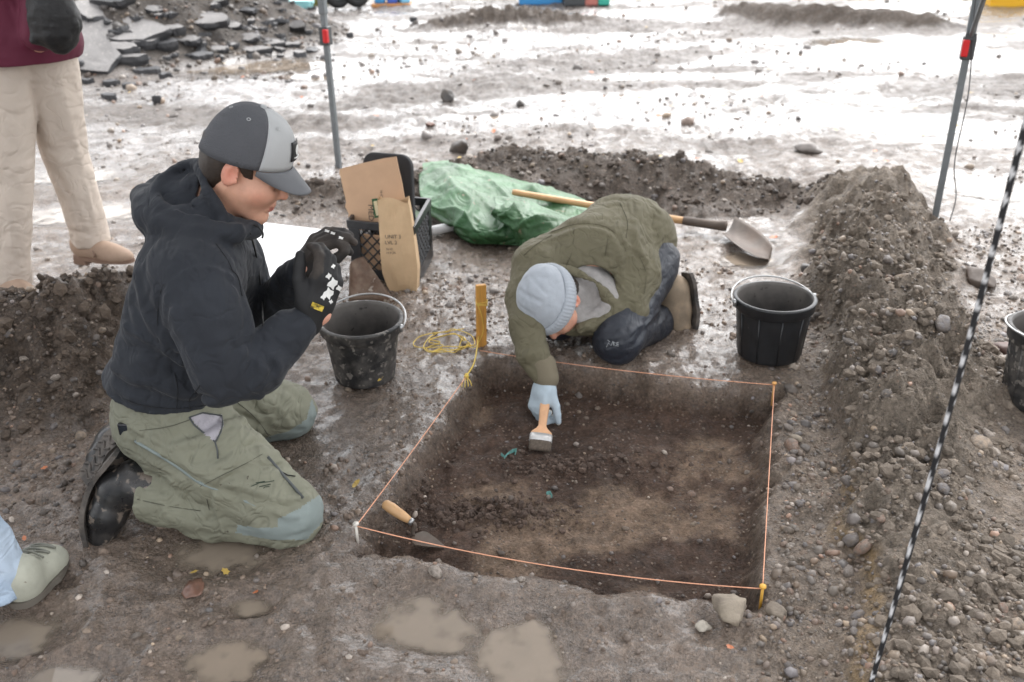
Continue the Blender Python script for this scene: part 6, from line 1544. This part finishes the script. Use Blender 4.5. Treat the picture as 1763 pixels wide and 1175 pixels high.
# jacket
hump = J(1062, 392, 3.16)
tj = [(ell(J(1075, 410, 3.16), (.185, .17, .155), frame((.1, -.25, .95), (.95, .3, 0))), 0), (ell(J(1015, 440, 2.98), (.20, .16, .125), frame((-.15, -.45, .88), (.95, .15, 0))), .09),
      (chain([rs2, J(906, 515, 2.80), re2, J(918, 610, 2.63), rw2 + (re2 - rw2) * .10], [.086, .072, .060, .053, .046], .02), .03),
      (chain([ls2, le2, J(1030, 550, 2.81), lw2], [.105, .078, .060, .050], .02), .03),
      (cone(J(930, 455, 2.95), J(1080, 468, 2.98), .095, .105), .05), (ell(J(1118, 425, 3.17), (.095, .13, .14)), .04)]
hoodj = [(ell(J(1010, 432, 2.93), (.155, .115, .050), frame((-.10, -.62, .78), (.96, .24, .1))), .012), (chain(curve3([J(925, 462, 2.84), J(965, 462, 2.82), J(1010, 482, 2.80), J(1045, 512, 2.79), J(1062, 535, 2.78)], 3), [.022] * 13, .0), .012),
         (chain(curve3([J(1065, 535, 2.78), J(1040, 552, 2.76), J(1000, 566, 2.74)], 3), [.024] * 7, .0), .015)]
fj = blend(tj + hoodj + [(cone(HL2(0, 0, -.02), J(1020, 490, 2.86), .082, .075), .008, 'cut')])
sj = strokes_px(fj, [([(985, 352), (1040, 345), (1100, 352)], .016, -.006), ([(1125, 372), (1115, 400), (1122, 450)], .012, -.010), ([(1100, 362), (1096, 400), (1106, 440)], .012, .008), ([(1140, 400), (1132, 430), (1134, 470)], .012, .008), ([(1085, 400), (1090, 430), (1110, 455)], .010, -.010), ([(1072, 415), (1098, 432), (1118, 452)], .009, .009),
    ([(948, 400), (995, 386), (1045, 392), (1075, 425), (1082, 470)], .007, -.010), ([(956, 408), (998, 394), (1042, 400), (1066, 430), (1072, 480)], .010, .007), ([(988, 392), (986, 430), (975, 458)], .004, -.005), ([(1048, 402), (1040, 450), (1030, 488)], .004, -.005),
    ([(905, 420), (925, 405), (960, 385)], .013, -.008), ([(890, 445), (915, 425), (950, 412)], .012, .007), ([(893, 470), (905, 450), (930, 440)], .010, -.008),
    ([(1075, 520), (1100, 500), (1112, 470)], .011, -.010), ([(1080, 540), (1102, 522), (1115, 495)], .010, .008), ([(1050, 560), (1075, 545), (1090, 520)], .010, -.009), ([(1010, 562), (1030, 572), (1060, 572)], .009, .007), ([(1085, 460), (1100, 470), (1106, 490)], .009, -.010), ([(1090, 440), (1108, 452), (1116, 470)], .009, .009),
    ([(900, 600), (925, 592), (950, 600)], .008, -.008), ([(903, 615), (925, 606), (953, 614)], .009, .008), ([(908, 632), (930, 622), (955, 628)], .006, -.007)])
lo, hi = bounds([J(885, 450, 2.8), hipc + [.15, .1, .1], rw2, hump, re2, le2, J(1155, 430, 3.2)], .16)
jk, _ = sdf_obj('jacket', folded(fj, sj, .009, 9, 21, (1, 1, 1)), lo, hi, .0058, M_JACK, p2)
M_SEAMJ = mat('jacket_seam', (.075, .068, .042), .9); fjf = folded(fj, sj, .009, 9, 21, (1, 1, 1))
for a in ([(948, 400), (995, 386), (1045, 392), (1075, 425), (1082, 470)], [(988, 392), (986, 430), (975, 458)], [(1048, 402), (1040, 450), (1030, 488)], [(1100, 440), (1112, 470), (1110, 505)], [(902, 440), (925, 420), (950, 405)], [(1065, 345), (1080, 380), (1078, 410)]):
    q_ = on_surf(fjf, [(p[0], p[1]) for p in curve3([(x, y, 0) for x, y in a], 6)], .0003)
    if len(q_) > 2: MB().tube(q_, .0013, 4).build('seam', M_SEAMJ, jk, True)
sdf_obj('cuff', cone(rw2 + (re2 - rw2) * .22, rw2 + (re2 - rw2) * .0, .047, .040), *bounds([re2, rw2], .07), .004, mat('olive_rib', (.17, .145, .10), .9, bump=.5, bscale=300), jk)
fk = blend([(ell(J(1020, 500, 2.86), (.085, .075, .055), frame((-.2, -.7, .68), (.85, -.4, .3))), 0), (chain([J(985, 470, 2.88), J(1020, 485, 2.84), J(1050, 515, 2.81), J(1040, 540, 2.78), J(1000, 548, 2.77)], [.030, .036, .034, .030, .026]), .02), (cone(HL2(.0, 0, -.03), nb, .070, .072), .03)])
sdf_obj('inner_hood', folded(fk, strokes_px(fk, [([(985, 478), (1010, 500), (1020, 530)], .008, -.008), ([(1030, 490), (1030, 515), (1010, 540)], .007, -.006)]), .004, 14, 4), *bounds([J(985, 470, 2.88), J(1050, 515, 2.81), nb, HO2], .12), .004, M_KNITG, p2)
# trousers
ft2 = blend([(chain([hp_l, hp_l * .45 + kn_l * .55, kn_l], [.112, .094, .080]), 0), (chain([kn_l, kn_l * .5 + an_l * .5, an_l], [.074, .070, .060]), .03), (chain([hp_r, kn_r], [.125, .082]), .04), (chain([kn_r, an_r], [.074, .06]), .03), (ell((.45, 3.20, .25), (.13, .12, .12)), .05), (ell(kn_l + np.array([-.01, -.025, -.02]), (.068, .050, .062)), .03)])
s2_ = strokes_px(ft2, [([(1040, 570), (1075, 560), (1105, 540)], .010, -.007), ([(1030, 585), (1070, 578), (1105, 560)], .010, .006), ([(1085, 600), (1110, 570), (1140, 545)], .008, -.007), ([(1100, 530), (1125, 505), (1145, 480)], .010, -.008), ([(1030, 612), (1060, 622), (1085, 612)], .007, -.006), ([(1115, 560), (1130, 540), (1150, 530)], .008, .006)])
lo, hi = bounds([kn_l, kn_r, an_l, an_r, hipc, hp_l], .15)
tr2, _ = sdf_obj('trousers', folded(ft2, s2_, .007, 11, 31), lo, hi, .0065, M_NAVY, p2)
fz2 = folded(ft2, s2_, .007, 11, 31)
M_LOGO = mat('pale_print_mark', (.42, .44, .46), .6)
for a in ([(1044, 598), (1048, 590), (1052, 596), (1055, 588)], [(1046, 586), (1050, 589)], [(1056, 589), (1056, 596)], [(1056, 589), (1060, 591), (1056, 593), (1060, 596)], [(1062, 590), (1062, 596), (1065, 596)], [(1062, 593), (1065, 593)], [(1062, 590), (1065, 590)]):
    P = on_surf(fz2, a, .0006)
    if len(P) > 1: MB().tube(P, .0011, 4).build('printed_mark', M_LOGO, tr2, True)
# boots
treads.clear()
boot([J(1146, 548, 3.06), J(1158, 520, 3.06), J(1160, 500, 3.05), J(1166, 535, 3.03), J(1172, 562, 3.0)], [.060, .060, .055, .050, .038], [J(1180, 470, 3.06), J(1187, 505, 3.05), J(1190, 540, 3.03), J(1186, 574, 3.0)], (.93, .30, .05), 'brown leather boot, toe bent on the mud', p2, M_BBOOT, .044, .014)
boot([an_r, an_r + [.03, .04, .0], an_r + [.06, .05, -.01], an_r + [.05, .09, -.02]], [.056, .054, .048, .036], [an_r + [.09, .02, .09], an_r + [.10, .06, .04], an_r + [.09, .10, .0], an_r + [.05, .13, -.035]], (.4, .8, .2), None, p2, M_BBOOT, .04, .014)
# beanie: crown plus folded cuff
bC = HL2(-.008, 0, .055)
fcap = blend([(ell(bC, (.110, .090, .102), HR2), 0), (ell(HL2(-.02, .0, .135), (.055, .05, .030), HR2), .03), (ell(HL2(-.075, .01, .10), (.04, .05, .04), HR2), .03)])
def below(P):
    q = (P - HO2) @ HR2; return q
def fbn(P):
    q = (P - HO2) @ HR2; return np.maximum(fcap(P), -(q[:, 2] - .035 - .10 * q[:, 0]))
stb = strokes_px(fcap, [([(893, 500), (912, 512), (930, 520)], .007, -.007), ([(903, 480), (905, 500), (900, 520)], .007, -.007), ([(912, 475), (925, 490), (940, 505)], .006, -.005), ([(888, 520), (905, 535), (920, 548)], .006, -.004)])
bn_, _ = sdf_obj('beanie', folded(fbn, stb, .003, 22, 6), *bounds([bC], .16), .0035, M_BEAN, None)
tag(bn_, 'pale grey knitted beanie with a turned-up cuff on the bent head', 'beanie')
vs = []; fs = []; n = 240; prof = [(-.036, .002), (-.034, .010), (-.010, .0125), (.016, .0115), (.030, .006), (.031, .0), (.0, -.002)]
for k in range(n):
    a = 2 * math.pi * k / n; ex_, ey_ = math.cos(a), math.sin(a)
    for (dz, off) in prof:
        z = .042 + dz + .010 * ex_; rx = .108 * math.sqrt(max(.05, 1 - ((z - .055) / .125) ** 2)) + off + .0011 * math.cos(k * 2 * math.pi / 4); ry = .088 * math.sqrt(max(.05, 1 - ((z - .055) / .125) ** 2)) + off + .0011 * math.cos(k * 2 * math.pi / 4)
        vs.append(HL2(-.008 + rx * ex_, ry * ey_, z))
m_ = len(prof)
for k in range(n):
    for j in range(m_): fs.append((k * m_ + j, k * m_ + (j + 1) % m_, ((k + 1) % n) * m_ + (j + 1) % m_, ((k + 1) % n) * m_ + j))
cf = mesh('cuff', vs, fs, M_BEAN, bn_)
def cuffp(a, z, off=.0138):
    rx = .108 + off; ry = .088 + off; return HL2(-.008 + rx * math.cos(a), ry * math.sin(a), z + .010 * math.cos(a))
_best = min(((a, z) for a in np.linspace(-math.pi, math.pi, 181) for z in (.018, .024, .030, .036)), key=lambda q: math.hypot(*(np.array(pix(cuffp(q[0], q[1]))) - (918, 571))) + (0 if (cuffp(q[0], q[1]) - HL2(-.008, 0, q[1])) @ (CAMP - HO2) > 0 else 1e3))
a0, zl = _best
lb = []; 
for j in range(5):
    for i in range(7): lb.append(cuffp(a0 - .14 + .28 * i / 6, zl - .017 + .034 * j / 4))
lo_ = mesh('woven_label', lb, [(j * 7 + i, j * 7 + i + 1, (j + 1) * 7 + i + 1, (j + 1) * 7 + i) for j in range(4) for i in range(6)], mat('white_woven_label', (.72, .70, .70), .8), cf); lo_.modifiers.new('t', 'SOLIDIFY').thickness = .002
em = [cuffp(a0 + .065 * math.cos(t), zl + .003 + .0085 * math.sin(t), .0155) for t in np.linspace(0, 2 * math.pi, 15)[:-1]]
mesh('emblem', em, [tuple(range(14))], mat('rust_emblem', s2l((178, 92, 50)), .8), lo_, False)
# gloved hand and brush
brt = at_z(929, 774, -.078); gtop = J(940, 680, 2.562); bax = (gtop - brt); bl_ = np.linalg.norm(bax); bax /= bl_
cdir = CAMP - (brt + gtop) / 2; bw_ = np.cross(bax, cdir); bw_ /= np.linalg.norm(bw_); bnr = np.cross(bw_, bax)
c_2 = [(.75, 1.0, .55), (.8, 1.05, .6), (.85, 1.1, .6), (.9, 1.1, .65)]
ydir = J(926, 708, 2.53) - rw2
rh2, RG2, rf2 = hand_field(rw2 + ydir / np.linalg.norm(ydir) * .012, ydir, (-.74, -.58, .34), 1, c_2, thumb=(.42, .50, .15), s=1.0, fat=1.12, fore=rw2 + (re2 - rw2) * .15)
lo, hi = bounds([q for f in rf2 for q in f] + [rw2], .05)
tips = [f[-1] for f in rf2]
def tiptest(C, N_): 
    r = np.zeros(len(C), bool)
    for t in tips: r |= (np.linalg.norm(C - t, axis=1) < .0145)
    return r
gv_, sp_ = sdf_obj('glove', rh2, lo, hi, .0026, M_PGLOVE, p2); gv_['label'] = 'pale blue knitted glove gripping the brush'
for t, f in zip(tips, rf2):
    d = f[-1] - f[-2]; d /= np.linalg.norm(d); V, F = ico(2, 3, .02, (.0098, .0098, .0125)); mesh('fingertip', V @ frame(d).T + t - d * .001, F, M_PTIP, gv_)
bru = root('paint_brush', brt)
def bsec(t): return brt + bax * t
def bprism(name, secs, m, par):
    """secs: (distance from bristle end, half width, half thickness)"""
    vs = []; fs = []; n = 12
    for t, w, h_ in secs:
        for k in range(n):
            a = 2 * math.pi * k / n; vs.append(bsec(t) + bw_ * w * np.sign(math.cos(a)) * abs(math.cos(a)) ** .6 + bnr * h_ * np.sign(math.sin(a)) * abs(math.sin(a)) ** .6)
    for i in range(len(secs) - 1):
        for k in range(n): k2 = (k + 1) % n; fs.append((i * n + k, i * n + k2, (i + 1) * n + k2, (i + 1) * n + k))
    fs += [tuple(range(n - 1, -1, -1)), tuple((len(secs) - 1) * n + k for k in range(n))]
    return mesh(name, vs, fs, m, par)
M_BWOOD = mat('pale_brush_wood', s2l((206, 160, 122)), .6, var=.15, vscale=20)
bprism('bristles', [(-.004, .031, .004), (.0, .034, .007), (.02, .035, .010), (.032, .034, .0095)], mat('muddy_bristles', (.10, .078, .06), .9, var=.35, vscale=40, stretch=(4, 4, 1), bump=.8, bscale=200), bru)
bprism('ferrule', [(.030, .0355, .0108), (.058, .0355, .0108)], mat('dull_tin', (.55, .54, .53), .4, .5, var=.2, vscale=40), bru)
bprism('grip', [(.056, .0345, .0095), (.066, .033, .0095), (.080, .019, .0095), (.094, .0125, .009), (.125, .0135, .0095), (bl_ * .86, .0165, .0095), (bl_ * .98, .013, .008), (bl_, .006, .004)], M_BWOOD, bru)
tag(bru, 'flat wooden paint brush held in the pale glove above the pit floor', 'brush')

# ------------------------------------------------------------------ standing people
def shoe(heel, toe, h, w, m, msole, parent, name='shoe', lab=None, ankle=None, hres=.0045, heelh=.0):
    heel = np.array(heel, float); toe = np.array(toe, float); d = toe - heel; L_ = np.linalg.norm(d); d /= L_; sd_ = np.cross([0, 0, 1], d)
    z = np.array([0, 0, 1.0]); A = lambda t, s_, q: heel + d * L_ * t + sd_ * s_ + z * q
    parts = [(ell(A(.20, 0, h * .50), (L_ * .22, w * .44, h * .55), frame(z, d)), 0), (ell(A(.52, 0, h * .34), (L_ * .30, w * .46, h * .40), frame(z, d)), .03), (ell(A(.76, 0, h * .22), (L_ * .24, w * .48, h * .30), frame(z, d)), .03)]
    if ankle is not None: parts.append((cone(A(.22, 0, h * .7), ankle, w * .36, w * .40), .02))
    f = blend(parts)
    def g(P): return np.maximum(f(P), -(P[:, 2] - heel[2] - .012 - heelh))
    o, _ = sdf_obj(name, g, *bounds([heel, toe] + ([ankle] if ankle is not None else []), .09), hres, m, parent)
    if lab: o['label'] = lab
    vs = []; fs = []; n = 36
    for zz in (0, .016 + heelh * .0):
        for k in range(n):
            a = 2 * math.pi * k / n; t = .5 + .5 * math.cos(a); ww = w * .5 * (abs(math.sin(a)) ** .75) * (1.0 if math.cos(a) > -.1 else .88) * np.sign(math.sin(a)); lift = 0
            vs.append(A(t * 1.02 - .01, ww * 1.02, zz + .002))
    for k in range(n): k2 = (k + 1) % n; fs.append((k, k2, n + k2, n + k))
    fs += [tuple(range(n - 1, -1, -1)), tuple(n + k for k in range(n))]
    mesh('sole', vs, fs, msole, o, False)
    return o
M_BEIGE = mat('beige_trouser_cloth', (.58, .50, .43), .85, var=.05, vscale=6, bump=.2, bscale=420, wr=.35, wscale=6)
M_BURG = mat('burgundy_jacket', (.105, .008, .030), .75, var=.12, vscale=6, bump=.25, bscale=420, bump2=.12, b2scale=20)
M_TAN = mat('tan_suede', (.38, .27, .20), .8, var=.12, vscale=20, bump=.2, bscale=300); M_TANS = mat('tan_sole', (.22, .14, .10), .6)
M_BLKCLOTH = mat('black_quilted', (.010, .010, .011), .6, bump2=.4, b2scale=30, bump=.2, bscale=300)
gA = J(168, 440, 3.72)[:2]; gB = J(28, 506, 3.42)[:2]; zA = J(168, 440, 3.72)[2]; zB = J(28, 506, 3.42)[2]
ankA = J(155, 408, 3.70); ankB = J(18, 474, 3.42); knA = J(112, 262, 3.66); knB = J(16, 300, 3.46); hiA = J(72, 95, 3.60); hiB = J(-5, 100, 3.50); hipW = (hiA + hiB) / 2
top3 = hipW + np.array([-.02, 0, .62])
p3, _ = sdf_obj('person', blend([(chain([ankA, knA, hiA, hipW], [.03, .045, .05, .05]), 0), (chain([ankB, knB, hiB, hipW], [.03, .045, .05, .05]), .01), (chain([hipW + [0, 0, .1], top3], [.08, .09]), .05), (head_field(top3 + np.array([0, 0, .20]), np.stack([np.array([.8, -.6, 0]), np.array([.6, .8, 0]), np.array([0, 0, 1.0])], 1), 1.0, top3)[0], .03),
     (chain([top3, top3 + [.13, -.14, -.08], hipW + [.20, -.12, .28], hipW + [.16, -.16, .06]], [.05, .045, .035, .028]), .03), (chain([top3, top3 + [-.13, .14, -.08], hipW + [-.14, .20, .25], hipW + [-.06, .22, .04]], [.05, .045, .035, .028]), .03)]),
     *bounds([ankA, ankB, top3 + [0, 0, .4], hipW + [-.3, .3, 0], hipW + [.3, -.3, 0]], .12), .012, M_SKIN, None, attrs={'tint': lambda V: np.tile(SKIN_C, (len(V), 1))})
tag(p3, 'standing person in burgundy jacket and beige trousers, cut off at the upper left', 'person')
sdf_obj('hair', ell(top3 + np.array([-.02, .01, .26]), (.115, .10, .12)), *bounds([top3 + np.array([-.02, .01, .26])], .15), .008, M_HAIR, p3)
fbt = blend([(chain([hiA, J(95, 180, 3.63), knA, J(140, 350, 3.69), ankA + (ankA - knA) * .05], [.125, .108, .092, .080, .079]), 0), (chain([hiB, J(10, 200, 3.48), knB, J(16, 400, 3.44), ankB + (ankB - knB) * .05], [.125, .108, .092, .080, .079]), .008), (ell(hipW + [0, 0, .10], (.17, .15, .14)), .03)])
sbt = strokes_px(fbt, [([(60, 150), (85, 200), (105, 260)], .02, -.008), ([(100, 130), (118, 200), (135, 262)], .016, .008), ([(75, 255), (105, 262), (140, 252)], .014, -.009), ([(80, 275), (110, 280), (142, 270)], .012, .008), ([(100, 300), (125, 350), (145, 400)], .012, -.006), ([(140, 280), (155, 340), (168, 400)], .010, .006), ([(5, 290), (20, 310), (38, 300)], .014, -.009), ([(2, 330), (18, 370), (20, 430)], .012, .008), ([(115, 395), (145, 402), (172, 392)], .010, -.007), ([(0, 450), (20, 458), (40, 448)], .010, -.007)])
fbt2 = folded(fbt, sbt, .010, 7, 41, (1, 1, .5))
dA = (ankA - knA) / np.linalg.norm(ankA - knA); dB = (ankB - knB) / np.linalg.norm(ankB - knB)
hemA = J(150, 418, 3.70); hemB = J(18, 486, 3.42)
def fbt3(P):
    d = fbt2(P); nearA = np.linalg.norm(P - ankA, axis=1) < .25; nearB = np.linalg.norm(P - ankB, axis=1) < .25
    d = np.where(nearA, np.maximum(d, (P - hemA) @ dA), d); return np.where(nearB, np.maximum(d, (P - hemB) @ dB), d)
sdf_obj('trousers', fbt3, *bounds([ankA, ankB, hiA, hiB, hipW], .2), .0088, M_BEIGE, p3)
fjk = blend([(chain([hipW + [.0, 0, -.02], hipW + [0, 0, .22], top3 + [0, 0, -.08]], [.205, .195, .17]), 0), (ell(hipW + [.0, .0, .06], (.235, .20, .16)), .04), (chain([top3, top3 + [.14, -.15, -.09], hipW + [.21, -.13, .28], hipW + [.17, -.17, .10]], [.09, .085, .072, .062]), .03), (chain([top3, top3 + [-.14, .15, -.09], hipW + [-.15, .21, .25], hipW + [-.07, .23, .08]], [.09, .085, .072, .062]), .03)])
hemJ = J(60, 112, 3.40)
nJ = np.array([.0, .0, -1.0])
def fjk2(P): return np.maximum(fjk3(P), (P - hemJ) @ nJ)
fjk3 = folded(fjk, strokes_px(fjk, [([(15, 10), (25, 40), (36, 75)], .007, -.008), ([(19, 8), (29, 40), (39, 72)], .006, .006), ([(0, 92), (50, 90), (105, 84)], .008, -.006)]), .008, 8, 51)
j3, _ = sdf_obj('jacket', fjk2, *bounds([hipW + [.3, .3, .0], hipW + [-.3, -.3, -.1], top3], .14), .008, M_BURG, p3)
mt = J(97, 40, 3.32)
fm = blend([(ell(mt, (.085, .07, .105), frame((.15, 0, 1), (1, 0, 0))), 0), (cone(mt + [-.02, .02, .06], mt + [-.04, .05, .24], .07, .075), .04), (cone(mt + [-.05, -.02, .02], mt + [-.07, -.03, -.05], .024, .02), .02)])
mtt, _ = sdf_obj('mitten', folded(fm, [], .010, 14, 61), *bounds([mt, mt + [0, .05, .3]], .14), .006, M_BLKCLOTH, p3); mtt['label'] = 'bulky black mitten'
sh_a = J(132, 442, 3.72); sh_b = J(226, 432, 3.66)
shoe(J(130, 443, 3.70), np.array([J(226, 436, 3.62)[0], J(226, 436, 3.62)[1], J(130, 443, 3.70)[2]]), .115, .095, M_TAN, M_TANS, p3, 'shoe', 'tan suede shoe pointing right', ankA)
shoe(J(-28, 500, 3.44), np.array([J(58, 508, 3.34)[0], J(58, 508, 3.34)[1], J(-28, 500, 3.44)[2]]), .115, .095, M_TAN, M_TANS, p3, 'shoe', 'tan suede shoe nearest the camera', ankB)
for o_ in [c for c in p3.children if c.name.startswith('shoe')]:
    hh, tt = ((J(130, 443, 3.70), J(226, 436, 3.62)) if 'right' in o_['label'] else (J(-28, 500, 3.44), J(58, 508, 3.34)))
    d_ = tt - hh; d_[2] = 0; L_ = np.linalg.norm(d_); d_ /= L_; s_ = np.cross([0, 0, 1], d_)
    MB().box(hh + d_ * L_ * .16 + [0, 0, .001], (.034, .036, .022), frame((0, 0, 1), d_), .9).build('heel', M_TANS, o_, bevel=.006)
    q = [hh + d_ * L_ * (.34 + .16 * abs(w) / .05) + s_ * w + np.array([0, 0, .070 - 14 * w * w]) for w in (-.052, -.036, -.018, 0, .018, .036, .052)]
    MB().tube(curve3(q, 3), .006, 6).build('strap', M_TANS, o_, True)
# person in jeans at the lower left edge
M_DENIM = mat('light_blue_denim', (.33, .43, .56), .85, var=.14, vscale=7, bump=.35, bscale=420, col2=(.46, .55, .66), wr=.35, wscale=9)
M_SNEAK = mat('pale_canvas_sneaker', (.40, .40, .33), .8, var=.15, vscale=20, bump=.2, bscale=200, speck=((.2, .17, .14), 50, .3)); M_SNS = mat('sneaker_sole', (.13, .115, .095), .7, col2=(.10, .085, .07), vscale=20)
sn_h = at_z(32, 1048, .012); sn_t = at_z(98, 955, .012); sn_h[2] = sn_t[2] = gz(-1.1, 1.68) + .004
an4 = sn_h + (sn_t - sn_h) * .22 + np.array([-.052, -.012, .10]); kn4 = an4 + np.array([-.09, -.03, .36]); hi4 = kn4 + np.array([-.05, -.07, .40])
an5 = an4 + np.array([-.28, -.14, 0]); kn5 = an5 + np.array([-.0, .02, .37]); hi5 = hi4 + np.array([-.18, -.04, 0]); hp4 = (hi4 + hi5) / 2; tp4 = hp4 + np.array([0, 0, .55])
p4_, _ = sdf_obj('person', blend([(chain([an4, kn4, hi4, hp4], [.03, .045, .07, .09]), 0), (chain([an5, kn5, hi5, hp4], [.03, .045, .07, .09]), .03), (chain([hp4, tp4], [.10, .09]), .05), (head_field(tp4 + np.array([0, 0, .20]), np.eye(3), 1.0, tp4)[0], .03),
     (chain([tp4, tp4 + [.17, 0, -.08], hp4 + [.20, .05, .22], hp4 + [.14, .14, .10]], [.05, .045, .035, .028]), .03), (chain([tp4, tp4 + [-.17, 0, -.08], hp4 + [-.2, .05, .22], hp4 + [-.16, .14, .08]], [.05, .045, .035, .028]), .03)]),
     *bounds([an4, an5, tp4 + [0, 0, .4], hp4 + [.3, .2, 0], hp4 + [-.3, -.1, 0]], .12), .014, M_SKIN, None, attrs={'tint': lambda V: np.tile(SKIN_C, (len(V), 1))})
tag(p4_, 'person in light blue jeans and pale sneaker, only a foot showing at lower left', 'person')
fd = blend([(chain([an4 + [0.004, 0.0, -.055], an4 + [0, 0, .06], kn4, hi4], [.066, .064, .08, .11]), 0), (chain([an5 + [0, 0, -.055], an5 + [0, 0, .06], kn5, hi5], [.072, .070, .085, .11]), .01), (ell(hp4 + [0, 0, .05], (.18, .13, .14)), .06)])
sd4 = strokes_px(fd, [([(4, 880), (18, 930), (28, 985)], .008, -.007), ([(14, 900), (26, 950), (34, 1000)], .008, .006), ([(2, 1000), (22, 1012), (44, 1000)], .008, -.008), ([(2, 1022), (20, 1036), (44, 1020)], .006, -.006), ([(0, 960), (18, 985), (38, 975)], .010, .007)])
fd2 = folded(fd, sd4, .008, 10, 71); hz = sn_h[2] + .028
sdf_obj('jeans', lambda P: np.maximum(fd2(P), hz - P[:, 2]), *bounds([an4, an5, hi4, hi5, hp4], .16), .0085, M_DENIM, p4_)
sdf_obj('jacket', folded(blend([(chain([hp4 + [0, 0, .02], tp4 + [0, 0, -.08]], [.16, .16]), 0), (chain([tp4, tp4 + [.18, 0, -.09], hp4 + [.21, .05, .22], hp4 + [.15, .13, .12]], [.08, .075, .065, .055]), .03), (chain([tp4, tp4 + [-.18, 0, -.09], hp4 + [-.21, .05, .22], hp4 + [-.17, .13, .10]], [.08, .075, .065, .055]), .03)]), [], .01, 8, 81), *bounds([hp4 + [.3, .2, 0], hp4 + [-.3, -.1, 0], tp4], .16), .010, M_NAVY, p4_)
sdf_obj('hair', ell(tp4 + np.array([-.02, .0, .26]), (.115, .10, .12)), *bounds([tp4 + np.array([-.02, .01, .26])], .15), .009, M_HAIR, p4_)
s4 = shoe(sn_h, sn_t, .105, .105, M_SNEAK, M_SNS, p4_, 'sneaker', 'pale canvas sneaker with muddy lace', an4)
shoe(sn_h + [-.28, -.14, 0], sn_t + [-.30, -.14, 0], .105, .10, M_SNEAK, M_SNS, p4_, 'sneaker', None, an5, .007)
dd = (sn_t - sn_h); Ls = np.linalg.norm(dd); dd /= Ls; ss_ = np.cross([0, 0, 1], dd); lc = MB()
def top_of(o, x, y):
    V = np.array([v.co[:] for v in o.data.vertices]); d = np.hypot(V[:, 0] - x, V[:, 1] - y); return V[d < .008, 2].max() if (d < .008).any() else None
for k in range(6):
    t = .42 + k * .07; q = []
    for w in (-.034, -.022, -.008, .008, .022, .034):
        P = sn_h + dd * Ls * (t + .03 * (w / .03) * (1 if k % 2 else -1)) + ss_ * w; zt = top_of(s4, P[0], P[1])
        if zt is not None: q.append(np.array([P[0], P[1], zt + .002]))
    if len(q) < 2: continue
    lc.tube(curve3(q, 3), .0026, 5)
lc.build('lace', mat('lace_cord', (.20, .20, .17), .8), s4, True)
